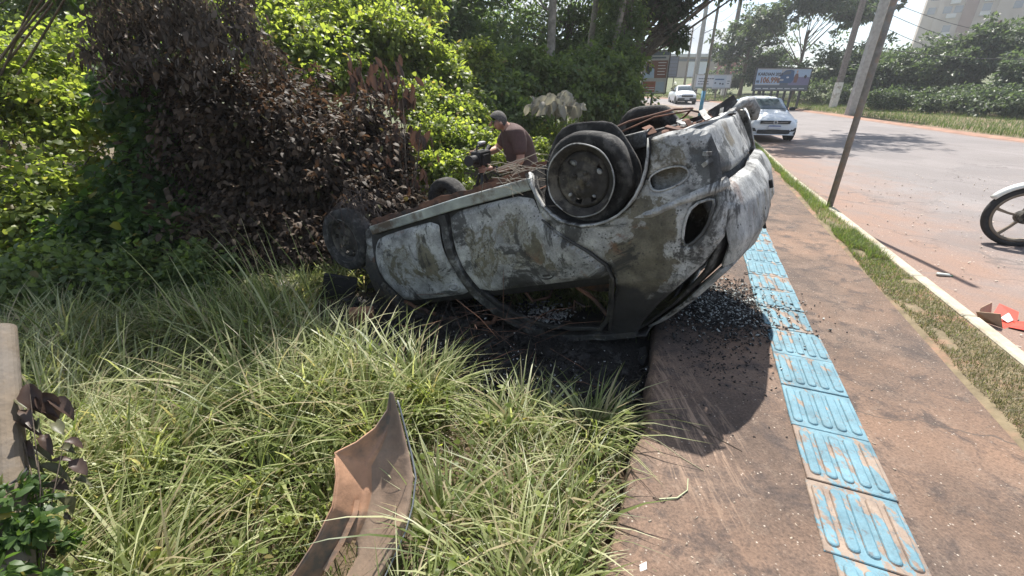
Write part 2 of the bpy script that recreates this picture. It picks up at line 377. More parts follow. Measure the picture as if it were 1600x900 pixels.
def road_mat():
    m, t, o = newmat('asphalt'); c = coord(t, 'World')
    col = ramp(t, noise(t, c, .5, 8, .6), [(.3, (.15, .132, .127)), (.7, (.205, .183, .177))])
    at_ = N(t, 'ShaderNodeAttribute', attribute_name='dirt'); bf = maths(t, 'ADD', at_.outputs['Fac'], maths(t, 'MULTIPLY', maths(t, 'SUBTRACT', noise(t, c, 1.6, 8, .7), .5), 1.1))
    col = mix(t, ramp(t, bf, [(.3, 0.), (.85, .9)]), col, (.215, .13, .092))
    col = mix(t, 1.0, col, ramp(t, noise(t, c, 70, 5, .7), [(.3, .66), (.7, 1.34)]), 'MULTIPLY')
    vc_ = N(t, 'ShaderNodeTexVoronoi', feature='DISTANCE_TO_EDGE'); vc_.inputs['Scale'].default_value = .42; wv = N(t, 'ShaderNodeVectorMath', operation='ADD'); nzc = N(t, 'ShaderNodeTexNoise'); nzc.inputs['Scale'].default_value = 1.6; nzc.inputs['Detail'].default_value = 6; t.links.new(c, nzc.inputs['Vector']); t.links.new(c, wv.inputs[0]); t.links.new(nzc.outputs['Color'], wv.inputs[1]); t.links.new(wv.outputs[0], vc_.inputs['Vector'])
    col = mix(t, maths(t, 'MULTIPLY', ramp(t, vc_.outputs['Distance'], [(.003, 1.), (.010, 0.)]), ramp(t, noise(t, c, .6, 3), [(.45, 0.), (.55, .6)])), col, (.06, .05, .046))
    col = mix(t, ramp(t, noise(t, c, .33, 3, .4), [(.60, 0.), (.61, .3)]), col, (.11, .10, .10))
    sp = N(t, 'ShaderNodeTexVoronoi'); sp.inputs['Scale'].default_value = 14; t.links.new(c, sp.inputs['Vector'])
    sm = maths(t, 'MULTIPLY', ramp(t, sp.outputs['Distance'], [(.06, 1.), (.12, 0.)]), ramp(t, noise(t, c, 3, 3), [(.5, 0.), (.6, 1.)]))
    col = mix(t, sm, col, (.5, .44, .38))
    rt = N(t, 'ShaderNodeMapping'); rt.inputs['Rotation'].default_value = (0, 0, R(22)); rt.inputs['Scale'].default_value = (2.2, .10, 1); t.links.new(c, rt.inputs[0])
    col = mix(t, ramp(t, noise(t, rt.outputs[0], 1.3, 6, .6), [(.42, 0.), (.6, .38)]), col, (.14, .12, .115))
    col = mix(t, ramp(t, noise(t, c, 1.1, 9, .75, .6), [(.56, 0.), (.62, .4)]), col, (.15, .125, .115))
    bsdf(t, o, col, .82, 0, bump(t, noise(t, c, 90, 6, .75), .45, .008)); return m
M['road'] = road_mat()
M['verge_soil'] = simple('verge_soil', (.16, .125, .075), .95, var=.35, scale=7, bm=.5, kind='World', col2=(.26, .15, .10))
M['red_dirt'] = simple('red_dirt', (.26, .15, .105), .95, var=.25, scale=2, bm=.3, kind='World')
M['kerb'] = simple('kerb_whitewash', (.38, .345, .27), .9, var=.2, scale=6, bm=.5, kind='World', col2=(.32, .25, .18))
def tile_mat():
    m, t, o = newmat('tile_blue_paint'); c = coord(t, 'World')
    blue = ramp(t, noise(t, c, 5, 6, .6), [(.3, (.075, .165, .21)), (.7, (.125, .24, .29))])
    worn = ramp(t, noise(t, c, 9, 6, .6), [(.35, (.17, .12, .09)), (.7, (.27, .205, .155))])
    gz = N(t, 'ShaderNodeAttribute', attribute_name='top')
    rm = N(t, 'ShaderNodeMapping'); rm.vector_type = 'POINT'; rm.inputs['Rotation'].default_value = (0, 0, R(22.3)); rm.inputs['Scale'].default_value = (1, .28, 1); t.links.new(c, rm.inputs[0])
    oi = N(t, 'ShaderNodeObjectInfo')
    f = maths(t, 'ADD', noise(t, rm.outputs[0], 13, 8, .62, .25), maths(t, 'MULTIPLY', noise(t, c, 30, 7, .75), .35)); f = maths(t, 'ADD', f, maths(t, 'MULTIPLY', maths(t, 'SUBTRACT', oi.outputs['Random'], .5), .13))
    f = maths(t, 'SUBTRACT', f, maths(t, 'MULTIPLY', gz.outputs['Fac'], .07))
    col = mix(t, ramp(t, f, [(.69, 0.), (.72, 1.)]), blue, worn)
    col = mix(t, ramp(t, noise(t, c, 34, 7, .7), [(.56, 0.), (.66, .75)]), col, (.09, .09, .09))
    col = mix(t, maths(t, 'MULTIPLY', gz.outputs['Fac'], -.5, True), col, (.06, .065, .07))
    dk = ramp(t, noise(t, c, 7, 8, .75), [(.42, 1.12), (.7, .62)]); col = mix(t, 1.0, col, dk, 'MULTIPLY')
    bsdf(t, o, col, .6, 0, bump(t, noise(t, c, 60, 7, .75), .45, .008)); return m
M['tile'] = tile_mat()
# burnt sheet metal
def burnt(name, white=.5, soot=0.0, streak=False, rust=.25, ochre=(.165, .15, .108)):
    m, t, o = newmat(name); c = coord(t, 'Object', (1, 1, .45) if streak else None)
    e = N(t, 'ShaderNodeAttribute', attribute_name='edge').outputs['Fac']; s = N(t, 'ShaderNodeAttribute', attribute_name='soot').outputs['Fac']
    ash = ramp(t, noise(t, c, 7, 8, .65), [(.3, (.13, .13, .127)), (.46, (.27, .272, .266)), (.68, (.50, .50, .485))])
    och = ramp(t, noise(t, c, 10, 7, .6), [(.3, tuple(x * .45 for x in ochre)), (.5, tuple(x * .85 for x in ochre)), (.7, tuple(x * 1.15 for x in ochre))])
    k = maths(t, 'ADD', noise(t, c, 2.4, 9, .62, .5), maths(t, 'MULTIPLY', maths(t, 'SUBTRACT', 1.0, e), .19))
    k = maths(t, 'ADD', k, (white - .5) * .6 + .015)
    k = maths(t, 'ADD', k, maths(t, 'MULTIPLY', maths(t, 'SUBTRACT', noise(t, c, 24, 9, .78), .5), .20))
    col = mix(t, ramp(t, k, [(.55, 0.), (.60, 1.)]), och, ash)
    big = noise(t, coord(t, 'Object'), 1.5, 5, .6, .8); k = maths(t, 'ADD', k, maths(t, 'MULTIPLY', maths(t, 'SUBTRACT', big, .5), .48))
    fr = ramp(t, k, [(.525, 0.), (.545, 1.), (.56, 1.), (.585, 0.)])
    col = mix(t, maths(t, 'MULTIPLY', fr, .45), col, (.42, .43, .42))
    rn = ramp(t, noise(t, c, 5.2, 8, .7, .7), [(.60, 0.), (.68, rust * 2.4)]); col = mix(t, rn, col, (.15, .075, .045))
    d = noise(t, c, 2.6, 10, .72, .8); col = mix(t, ramp(t, d, [(.56, 0.), (.60, .85)]), col, (.05, .052, .05))
    d2 = noise(t, c, 17, 8, .75); col = mix(t, ramp(t, d2, [(.58, 0.), (.68, .6)]), col, (.045, .043, .04))
    col = mix(t, 1.0, col, ramp(t, noise(t, c, 95, 6, .8), [(.34, .68), (.5, 1.), (.7, 1.22)]), 'MULTIPLY')
    vr = N(t, 'ShaderNodeTexVoronoi'); vr.inputs['Scale'].default_value = 38; t.links.new(N(t, 'ShaderNodeTexCoord').outputs['Object'], vr.inputs['Vector'])
    col = mix(t, maths(t, 'MULTIPLY', ramp(t, vr.outputs['Distance'], [(.16, 1.), (.26, 0.)]), ramp(t, noise(t, c, 8, 4), [(.5, 0.), (.56, .8)])), col, (.04, .038, .036))
    col = mix(t, ramp(t, noise(t, coord(t, 'Object', (1.2, 1, 1)), 1.9, 10, .7, 1.1), [(.555, 0.), (.60, .9)]), col, (.035, .034, .033))
    so_ = maths(t, 'ADD', maths(t, 'ADD', s, soot), maths(t, 'MULTIPLY', maths(t, 'SUBTRACT', noise(t, c, 5, 9, .7, .4), .5), .95))
    col = mix(t, ramp(t, so_, [(.42, 0.), (.62, .95)]), col, (.026, .025, .025))
    h = maths(t, 'ADD', noise(t, c, 30, 8, .7), maths(t, 'MULTIPLY', noise(t, c, 4, 4), 1.5))
    bsdf(t, o, col, ramp(t, noise(t, c, 12, 5), [(.3, .5), (.7, .85)]), .15, bump(t, h, .35, .012)); return m
M['burnt_body'] = burnt('burnt_body', .56, -.02)
M['burnt_pale'] = burnt('burnt_pale', .66, -.08, True, .25, (.22, .19, .14))
M['burnt_rear'] = burnt('burnt_quarter', .40, .08, False, .28, (.145, .132, .10))
M['burnt_dark'] = burnt('burnt_dark', .22, .60, False, .5, (.09, .08, .06))
M['burnt_rust'] = simple('burnt_rust', (.13, .065, .042), .9, var=.5, scale=9, bm=.6, col2=(.03, .027, .026))
M['sill_metal'] = simple('sill_metal', (.36, .39, .38), .5, .4, var=.25, scale=8, bm=.4, col2=(.13, .10, .08))
M['char'] = simple('char', (.016, .015, .015), .9, var=.6, scale=20, bm=.8, col2=(.05, .047, .045))
M['ash'] = simple('ash', (.45, .46, .46), .9, var=.3, scale=30, bm=.5)
M['burnt_tyre'] = simple('burnt_tyre', (.022, .021, .020), .9, var=.4, scale=25, bm=.6, col2=(.09, .085, .08))
M['rim_metal'] = simple('rim_burnt', (.04, .036, .032), .8, .3, var=.6, scale=18, bm=.8, col2=(.14, .125, .10))
# ------------------------------------------------------------------ ground, pavement, kerb, road
def strip(name, s0, s1, ds, qs, zf, m, attr=None, wob=None, parent=None):
    S = np.arange(s0, s1 + ds * .5, ds); V = []; A = {k: [] for k in (attr or {})}
    for j, q in enumerate(qs):
        qq = q(S) if callable(q) else np.full(len(S), float(q))
        if wob is not None and j in wob: qq = qq + wob[j](S)
        x, y = PQ(S, qq); z = zf(j, S, qq, x, y); V.append(np.stack([x, y, z], 1))
        for k in A: A[k].append(attr[k](x, y, S, qq))
    n = len(S); V = np.concatenate(V); Fc = []
    i = np.arange(n - 1)
    for j in range(len(qs) - 1): Fc.append(np.stack([j * n + i, (j + 1) * n + i, (j + 1) * n + i + 1, j * n + i + 1], 1))
    return fast(name, V, np.concatenate(Fc), m, parent, nper=4, attr={k: np.concatenate(v) for k, v in A.items()})
# the lot, the ground under the road and the hill: one sheet to the horizon
def axis(lo, hi, near0, near1, fine, grow=1.13):
    a = list(np.arange(near0, near1, fine)); st = fine
    while a[-1] < hi: st *= grow; a.append(a[-1] + st)
    st = fine
    while a[0] > lo: st *= grow; a.insert(0, a[0] - st)
    return np.array(a)
gx = axis(-240, 260, -5, 2.2, .08, 1.10); gy = axis(-30, 260, .2, 5.5, .08, 1.07)
GX, GY = np.meshgrid(gx, gy); GZ = zlot(GX, GY)
def burnf(x, y):
    d1 = ((x + .3) / 1.55) ** 2 + ((y - 2.76 + .42 * x) / .84) ** 2
    return np.clip(1.25 - .9 * d1, 0, 1)
nx, ny = len(gx), len(gy); ii, jj = np.meshgrid(np.arange(nx - 1), np.arange(ny - 1)); b0 = (jj * nx + ii).ravel()
ground = fast('ground', np.stack([GX.ravel(), GY.ravel(), GZ.ravel()], 1), np.stack([b0, b0 + 1, b0 + 1 + nx, b0 + nx], 1), M['soil'], nper=4, smooth=True, attr={'burn': burnf(GX, GY).ravel()})
tag(ground, 'soil of the overgrown lot, the roadside and the hill behind', kind='structure')

def edgew(S): return .02 * vnoise(S, 0, 0, 9) * 2 + .03 * vnoise(S, 4, 0, 1.7) * 2
def zwalk(j, S, q, x, y):
    z = rise(y) + .006 * vnoise(x, y, 0, 2)
    if j == 0: return z - .32
    if j == 1: return z - .05
    if j == 2: return z - .008
    return z
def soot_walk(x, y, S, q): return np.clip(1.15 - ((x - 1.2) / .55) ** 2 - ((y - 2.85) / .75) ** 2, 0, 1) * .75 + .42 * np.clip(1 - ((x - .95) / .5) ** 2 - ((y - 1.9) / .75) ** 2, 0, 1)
def scrape(x, y, S, q): return np.clip(1.1 - ((x - .86 - .05 * (y - 1.5)) / .26) ** 2 - ((y - 1.75) / .72) ** 2, 0, 1)
qs = [Q_WALK0 - .02, Q_WALK0, Q_WALK0 + .012] + list(np.linspace(.02, Q_WALK1, 26))
sidewalk = strip('sidewalk', -6, 80, .07, qs, zwalk, M['sidewalk'], {'burn': soot_walk, 'scrape': scrape}, wob={0: edgew, 1: edgew, 2: edgew})
tag(sidewalk, 'reddish brown dirty concrete pavement beside the wreck', kind='structure')
verge = strip('verge', -6, 80, .12, [Q_WALK1 - .015] + list(np.linspace(Q_WALK1 + .02, 1.76, 3)) + [lambda S: q_kerb(S) + .01], lambda j, S, q, x, y: rise(y) + (-.02 if j == 0 else .006) + .012 * vnoise(x, y, 0, 4) * (j > 0), M['verge_soil'], wob={0: lambda S: .03 * vnoise(S, 8, 0, 2.5), 1: lambda S: .06 * vnoise(S, 8, 0, 2.5)})
tag(verge, 'narrow strip of soil between the pavement and the kerb', kind='structure')
# kerb: cast stones end to end
kerb = empty('kerb'); tag(kerb, 'whitewashed kerb stones along the edge of the road', kind='structure')
KL = .80
kv = MB()
nseg = 4
def kerb_stone():
    b = MB(); prof = [(0, -.3), (0, .012), (.012, .022), (.085, .022), (.105, .005), (.125, -.3)]
    V = []; Fc = []; xs_ = [0.006, .02, KL - .02, KL - .006]
    for i, x in enumerate(xs_):
        sh = .008 if i in (0, 3) else 0
        for (a, z) in prof: V.append((x, -(a * (1 - sh) + sh * .5), z - (sh if z > -.2 else 0)))
    n = len(prof)
    for i in range(3):
        for k in range(n - 1): Fc.append((i * n + k, i * n + k + 1, (i + 1) * n + k + 1, (i + 1) * n + k))
    Fc += [tuple(range(n))[::-1], tuple(range(3 * n, 4 * n))]
    b.add(V, Fc); return b
ks = kerb_stone().build('kerb_stone', M['kerb'], kerb); kme = ks.data; s = -5.0; first = True
while s < 60:
    q = float(q_kerb(np.array(s))); q2 = float(q_kerb(np.array(s + KL))); x, y = PQ(s, q); x2, y2 = PQ(s + KL, q2)
    o = ks if first else ks.copy()
    if not first: C.objects.link(o)
    first = False
    dx, dy = float(x2 - x), float(y2 - y); z, z2 = float(rise(y)), float(rise(y2))
    o.location = (float(x), float(y), z + .004 * random.uniform(-1, 1)); o.rotation_euler = (0, -math.atan2(z2 - z, math.hypot(dx, dy)), math.atan2(dy, dx) + random.uniform(-.004, .004)); s += KL
def dirt(x, y, S, q): return np.clip(1.0 - (q - q_kerb(S)) / 3.2, 0, 1) + np.clip((q - q_far(S) + .8) / .8, 0, 1)
road = strip('road', -20, 85, .35, [lambda S: q_kerb(S) + .1, lambda S: q_kerb(S) + .4, 3, 3.6, 4.3, 5, 6, 7, 8, lambda S: q_far(S) - 1, lambda S: q_far(S) - .5, q_far], lambda j, S, q, x, y: rise(y) + Z_ROAD + .03 * np.clip((q - 2) / 3, 0, 1), M['road'], {'dirt': dirt})
tag(road, 'pale dusty asphalt road bending away to the left', kind='structure')
ed = strip('road_edge', -20, 85, .35, [lambda S: q_far(S) - .1, lambda S: q_far(S) + .1, lambda S: q_far(S) + .6], lambda j, S, q, x, y: rise(y) + (-.086, -.03, -.05)[j], M['red_dirt'], wob={0: lambda S: .12 * vnoise(S, 2, 0, 1.1), 2: lambda S: .2 * vnoise(S, 7, 0, .7)})
tag(ed, 'band of red dirt along the far side of the road', kind='structure')
fv = strip('far_verge', -20, 85, .5, [lambda S: q_far(S) + .45, lambda S: q_far(S) + 1, lambda S: q_far(S) + 2, 14.5, 16.5, 19], lambda j, S, q, x, y: rise(y) - .04 + .05 * np.clip(j, 0, 2) + .05 * vnoise(x, y, 0, .6), M['verge_soil'])
tag(fv, 'grassy shoulder beyond the road', kind='structure')
# tactile tiles, each with five raised bars
TL, TW = .348, .325
def tile(seed):
    r = random.Random(seed); b = MB(); h0 = .010
    b.box(-TW / 2 + .003, TW / 2 - .003, .003, TL - .003, -.05, h0, bev=.003)
    top = [0.] * len(b.V); nb = 5
    for k in range(nb):
        cx = (k - (nb - 1) / 2) * .061 + r.uniform(-.003, .003); w = .021; y0, y1 = .03, TL - .03; ring = []
        for (sc, z) in ((1.06, h0 + .0003), (.86, h0 + .006), (.6, h0 + .0085)):
            pts = []
            for a in range(8): t = math.pi * a / 7; pts.append((cx + w * sc * math.cos(t), y1 - w + w * sc * math.sin(t), z))
            for a in range(8): t = math.pi + math.pi * a / 7; pts.append((cx + w * sc * math.cos(t), y0 + w + w * sc * math.sin(t), z))
            ring += pts
        Fc = [tuple(range(32, 48))]
        for j in range(2):
            for a in range(16): Fc.append((j * 16 + a, j * 16 + (a + 1) % 16, (j + 1) * 16 + (a + 1) % 16, (j + 1) * 16 + a))
        b.add(ring, Fc); top += [-1.] * 16 + [1.] * 32
    me = bpy.data.meshes.new('tactile_tile'); me.from_pydata([tuple(v) for v in b.V], [], b.F); me.update()
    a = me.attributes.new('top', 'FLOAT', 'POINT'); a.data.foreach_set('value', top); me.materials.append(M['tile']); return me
tms = [tile(k) for k in range(4)]
s = .30; k = 0
while s < 11.5:
    qc = .822 + (.018 if s < 1.0 else 0) + random.uniform(-.004, .004) - (.0 if s < 2.75 else .03)
    x, y = PQ(s, qc); az = float(np.interp(s, _s, _az))
    o = bpy.data.objects.new('tactile_tile', tms[k % 4]); C.objects.link(o); o.parent = sidewalk
    o.location = (float(x), float(y), float(rise(y)) + random.uniform(-.0015, .001)); o.rotation_euler = (random.uniform(-.006, .006), random.uniform(-.006, .006), -az + random.uniform(-.012, .012)); s += TL; k += 1
# ------------------------------------------------------------------ the burnt-out car, lying on its roof
# local frame: x towards the front of the car, y to its far side, z up when upright; origin on the wheel plane under the rear axle
wreck = empty('burnt_car')
tag(wreck, 'burnt out hatchback lying upside down on its roof with bare scorched doors', 'car')
Mw = Matrix(((-.7942, .5358, .29, .7426), (.5191, .8445, -.139, 3.1806), (-.3188, .0401, -.9469, 1.5443 - .2), (0, 0, 0, 1)))
# make the rotation exactly orthonormal
_f = Vector((Mw[0][0], Mw[1][0], Mw[2][0])).normalized(); _y = Vector((Mw[0][1], Mw[1][1], Mw[2][1])); _y = (_y - _f * _y.dot(_f)).normalized(); _z = _f.cross(_y)
wreck.matrix_world = Matrix(((_f.x, _y.x, _z.x, Mw[0][3]), (_f.y, _y.y, _z.y, Mw[1][3]), (_f.z, _y.z, _z.z, Mw[2][3]), (0, 0, 0, 1)))
WM = wreck.matrix_world.copy()

def hw(Lx, U):
    Lx = np.asarray(Lx, float); U = np.asarray(U, float)
    b = .775 + .055 * np.exp(-((U - .60) / .27) ** 2); b = np.where(U > .9, np.minimum(b, .80 - (U - .9) * .42), b)
    b = b - .55 * np.clip(-.35 - Lx, 0, 1) ** 2 - .06 * np.clip(Lx - 2.2, 0, 2)
    b = b - .07 * np.clip(.25 - U, 0, .1) / .1 * .5
    return b
_ru = [.15, .2, .35, .45, .5, .62, .8, .93, 1.0, 1.16, 1.31, 1.38, 1.45]; _rl = [-.66, -.68, -.71, -.73, -.76, -.80, -.79, -.71, -.63, -.43, -.21, -.09, .0]
def rearL(W, U): return np.interp(U, _ru, _rl) + .13 * (np.abs(W) / .76) ** 3.2
def dents(a, b, amp, seed=0): return amp * (vnoise(a, b, seed, 2.3) * 1.6 + vnoise(a, b, seed + 3, 6) * .7 + vnoise(a, b, seed + 9, 15) * .25)
def side_surf(sgn, off=0.0, amp=.010, seed=0):
    def f(a, b):
        y = hw(a, b) + off + dents(a, b, amp, seed); return np.stack([a, sgn * y, b], 1)
    return f
def rear_surf(off=0.0, amp=.010, seed=5):
    def f(a, b): return np.stack([rearL(a, b) + off + dents(a, b, amp, seed), a, b], 1)
    return f
def inside(poly, X, Y):
    r = np.zeros(X.shape, bool); n = len(poly)
    for i in range(n):
        x0, y0 = poly[i]; x1, y1 = poly[(i + 1) % n]
        if y0 == y1: continue
        r ^= ((y0 > Y) != (y1 > Y)) & (X < (x1 - x0) * (Y - y0) / (y1 - y0) + x0)
    return r
def near_edge(polys, X, Y):
    D = np.full(X.shape, 1e9); PX = X.copy(); PY = Y.copy()
    for poly in polys:
        for i in range(len(poly)):
            x0, y0 = poly[i]; x1, y1 = poly[(i + 1) % len(poly)]; dx, dy = x1 - x0, y1 - y0
            t = np.clip(((X - x0) * dx + (Y - y0) * dy) / (dx * dx + dy * dy + 1e-12), 0, 1); qx, qy = x0 + t * dx, y0 + t * dy
            d = np.hypot(X - qx, Y - qy); k = d < D; D[k] = d[k]; PX[k] = qx[k]; PY[k] = qy[k]
    return D, PX, PY
def smooth_poly(p, it=1, closed=True):
    for _ in range(it):
        q = []
        for i in range(len(p)):
            a, b = p[i], p[(i + 1) % len(p)]; q += [(a[0] * .75 + b[0] * .25, a[1] * .75 + b[1] * .25), (a[0] * .25 + b[0] * .75, a[1] * .25 + b[1] * .75)]
        p = q
    return p
def panel(name, poly, surf, m, parent, holes=(), res=.024, thick=.012, sootf=None, flange=0.0, edgew_=.16, inward=None):
    P = np.array(poly); x0, y0 = P.min(0) - res; x1, y1 = P.max(0) + res
    xs_ = np.arange(x0, x1 + res, res); ys_ = np.arange(y0, y1 + res, res); X, Y = np.meshgrid(xs_, ys_)
    cx, cy_ = X[:-1, :-1] + res / 2, Y[:-1, :-1] + res / 2
    keep = inside(poly, cx, cy_)
    for h in holes: keep &= ~inside(h, cx, cy_)
    nx_ = len(xs_); jj_, ii_ = np.nonzero(keep); b = jj_ * nx_ + ii_; Q = np.stack([b, b + 1, b + 1 + nx_, b + nx_], 1)
    used = np.unique(Q); remap = -np.ones(X.size, int); remap[used] = np.arange(len(used)); Q = remap[Q]
    x, y = X.ravel()[used], Y.ravel()[used]
    # rim vertices snap to the outline
    E = np.sort(np.concatenate([Q[:, [0, 1]], Q[:, [1, 2]], Q[:, [2, 3]], Q[:, [3, 0]]]), 1); u_, cnt = np.unique(E, axis=0, return_counts=True)
    rim = np.unique(u_[cnt == 1]); D, PX, PY = near_edge([poly] + list(holes), x, y)
    x = x.copy(); y = y.copy(); x[rim] = PX[rim]; y[rim] = PY[rim]; D[rim] = 0
    V = surf(x, y)
    if flange:
        c = np.array(inward if inward is not None else (0, 0, 0)); k = np.clip(1 - D / (res * 1.01), 0, 1)[:, None]; V = V + c * flange * k
    at_ = {'edge': np.clip(D / edgew_, 0, 1), 'soot': sootf(x, y) if sootf is not None else np.zeros(len(x))}
    o = fast(name, V, Q, m, parent, smooth=True, nper=4, attr=at_)
    if flange:
        dd = D[Q].min(1) < 1e-6; o.data.polygons.foreach_set('use_smooth', ~dd)
    if thick:
        sdm = o.modifiers.new('solid', 'SOLIDIFY'); sdm.thickness = thick; sdm.offset = 0
    return o
def soot_side(x, y): return np.clip((y - .93) / .25, 0, 1) * .62 + .5 * np.clip(1 - ((x - .02) / .22) ** 2 - ((y - 1.08) / .28) ** 2, 0, 1)
REAR_DOOR = smooth_poly([(.36, .29), (.33, .42), (.24, .555), (.09, .67), (-.01, .80), (-.03, .885), (.25, .885), (.62, .895), (1.02, .905), (1.075, .80), (1.11, .62), (1.105, .40), (1.09, .29), (.75, .28)], 1)
FRONT_DOOR = smooth_poly([(1.20, .31), (1.23, .45), (1.225, .65), (1.18, .82), (1.13, .91), (1.5, .92), (1.92, .93), (1.99, .83), (2.08, .66), (2.06, .48), (2.0, .38), (1.93, .335), (1.55, .315)], 1)
ARCH = [(-.03 + .375 * math.cos(t), .17 + .375 * math.sin(t)) for t in np.linspace(math.pi, 0, 17)]
for sgn, near in ((-1, True), (1, False)):
    rs = .024 if near else .05
    sg = sgn
    fin = (0, -sg * 1.0, 0)
    d1 = panel('door', REAR_DOOR, side_surf(sg, .004, .016, 1), M['burnt_body'], wreck, res=rs, sootf=lambda x, y: np.clip((y - .80) / .12, 0, 1) * .10 + .42 * np.clip(1 - ((x - .15) / .24) ** 2 - ((y - .62) / .16) ** 2, 0, 1), flange=.018, inward=fin)
    d2 = panel('door', FRONT_DOOR, side_surf(sg, .004, .018, 7), M['burnt_body'], wreck, res=rs, sootf=lambda x, y: .38 * np.clip(1 - ((x - 1.5) / .26) ** 2 - ((y - .50) / .13) ** 2, 0, 1), flange=.018, inward=fin)
    if near:
        for (hx, hz, par) in ((1.27, .84, d2), (.40, .82, d1)):
            b = MB(); ring = [(hx + .055 * math.cos(t), hz + .028 * math.sin(t)) for t in np.linspace(0, 2 * math.pi, 17)[:-1]]
            y_ = -float(hw(hx, hz)) - .008
            b.tube([(x_, y_, z_) for x_, z_ in ring] + [(ring[0][0], y_, ring[0][1])], .007, 6); b.box(hx - .04, hx + .04, y_ + .0, y_ + .012, hz - .018, hz + .018); b.box(hx - .03, hx + .025, y_ - .012, y_ - .002, hz - .006, hz + .008)
            b.build('door_handle', M['burnt_dark'] if par is d1 else M['burnt_pale'], par)
    # sill and inner body behind the doors (a dark gap shows between the skins)
    sill = MB(); pts = [(x_, sg * (float(hw(x_, .22)) + .002), .228 + .018 * (x_ > 1.2) * 0 + .03 * max(0, (x_ - 1.0)) ) for x_ in np.linspace(.33, 2.02, 22)]
    sill.sweep(pts, .05, .075, side=(0, 1, 0)); bevel(sill.build('sill', M['sill_metal'], wreck), .008)
    fl = MB(); fl.sweep([(x_, sg * (float(hw(x_, .22)) - .035), .175 + .03 * max(0, x_ - 1.0) + .008 * math.sin(9 * x_) + .005 * math.sin(31 * x_)) for x_ in np.linspace(.36, 2.05, 60)], .006, .05, side=(0, 1, 0)); fl.build('sill_flange', M['burnt_rust'], wreck)
    inner = [(.33, .24), (.30, .36), (.17, .51), (.03, .56), (-.06, .70), (-.10, .94), (2.1, .99), (2.16, .80), (2.12, .4), (2.05, .24)]
    panel('inner_body', inner, side_surf(sg, -.045, .006, 2), M['burnt_dark'], wreck, res=.05, thick=.02, sootf=lambda x, y: np.full(len(x), .1))
    Q_ = [(.345, .245), (.345, .19)] + [(x_, z_) for x_, z_ in ARCH[::-1]] + [(-.41, .17), (-.50, .165), (-.60, .18), (-.675, .215), (-.70, .33), (-.70, .44), (-.705, .60), (-.675, .73), (-.56, .86), (-.42, .97), (-.25, 1.11), (-.10, 1.26), (-.02, 1.37), (.10, 1.385), (.17, 1.37), (.13, 1.27), (.04, 1.10), (-.035, .97), (-.055, .90), (-.04, .80), (.06, .685), (.22, .575), (.315, .43), (.345, .30)]
    lampH = [(-.66, .525), (-.565, .535), (-.515, .61), (-.48, .735), (-.52, .745), (-.60, .68), (-.655, .57)]
    ovalH = smooth_poly([(-.365, .355), (-.45, .325), (-.545, .335), (-.575, .385), (-.52, .425), (-.385, .44)], 2)
    holeS = [(-.60 + .009 * math.cos(t), .30 + .009 * math.sin(t)) for t in np.linspace(0, 6.28, 7)[:-1]]
    panel('quarter_panel', Q_, side_surf(sg, 0, .022, 11), M['burnt_rear'] , wreck, holes=[lampH, ovalH, holeS] if near else [lampH], res=.015 if near else .05, sootf=lambda x, y: soot_side(x, y) + .25 * np.clip((y - .62) / .3, 0, 1) - .12 * np.clip((.45 - y) / .2, 0, 1), flange=.015, inward=fin)
    if near:
        # panel behind the oval opening, pale scorched lining
        panel('inner_lining', [(-.36, .30), (-.58, .30), (-.60, .46), (-.36, .46)], side_surf(sg, -.09, .03, 4), M['burnt_rear'], wreck, res=.03)
        # pressed lip round the lamp opening
        b = MB(); b.tube([(x_, sg * (float(hw(x_, z_)) + .002), z_) for x_, z_ in smooth_poly(lampH, 1) + [smooth_poly(lampH, 1)[0]]], .0075, 6); b.build('lamp_opening_lip', M['burnt_pale'], wreck)
        b = MB(); b.tube([(x_, sg * (float(hw(x_, z_)) + .001), z_) for x_, z_ in ovalH + [ovalH[0]]], .005, 6); b.build('opening_lip', M['burnt_rear'], wreck)
        # wheel arch lip, bent
        b = MB(); b.sweep([(x_ * 1.0 + (.006 * math.sin(7 * i)), sg * (float(hw(x_, z_)) + .008 + .006 * math.sin(3.1 * i)), z_ - .004) for i, (x_, z_) in enumerate(ARCH)], .034, .012, side=(0, 1, 0)); b.build('arch_lip', M['burnt_pale'], wreck, smooth=True)
        b = MB(); b.sweep([(x_, sg * (float(hw(x_, z_)) - .03), z_ + .02) for i, (x_, z_) in enumerate(ARCH)], .05, .02, side=(0, 1, 0)); b.build('arch_lip', M['burnt_dark'], wreck, smooth=True)
        # bumper bracket rail along the crease
        cr_ = [(-.26, .545), (-.40, .505), (-.55, .475), (-.725, .44), (-.735, .485), (-.70, .505), (-.52, .525), (-.36, .56)]
        panel('bumper_bracket', cr_, side_surf(sg, .018, .005, 21), M['burnt_pale'], wreck, res=.014, thick=.006, flange=.022, inward=fin)
        # crumpled tabs near the corner
        b = MB()
        for (x_, z_, l_, a_) in ((-.66, .31, .035, -.3), (-.655, .35, .045, .5)):
            y_ = -float(hw(x_, z_)) - .012; b.sweep([(x_ - l_ / 2, y_, z_ - l_ / 2 * math.sin(a_)), (x_, y_ - .014, z_), (x_ + l_ / 2, y_ + .002, z_ + l_ / 2 * math.sin(a_))], .012, .02, side=(0, 1, 0))
        b.build('bent_tab', M['burnt_pale'], wreck)
        # swage line between door skin and roof frame
        b = MB(); b.tube([(.36, -.80, .42), (.20, -.835, .57), (.055, -.825, .70), (-.03, -.815, .80), (-.045, -.805, .9), (.02, -.75, 1.08), (.14, -.65, 1.32)], .010, 6); b.build('door_seal_channel', M['burnt_dark'], wreck)
    # pillars and window frames
    yy = lambda x_, z_, o=0.0: sg * (float(hw(x_, z_)) - .01 + o)
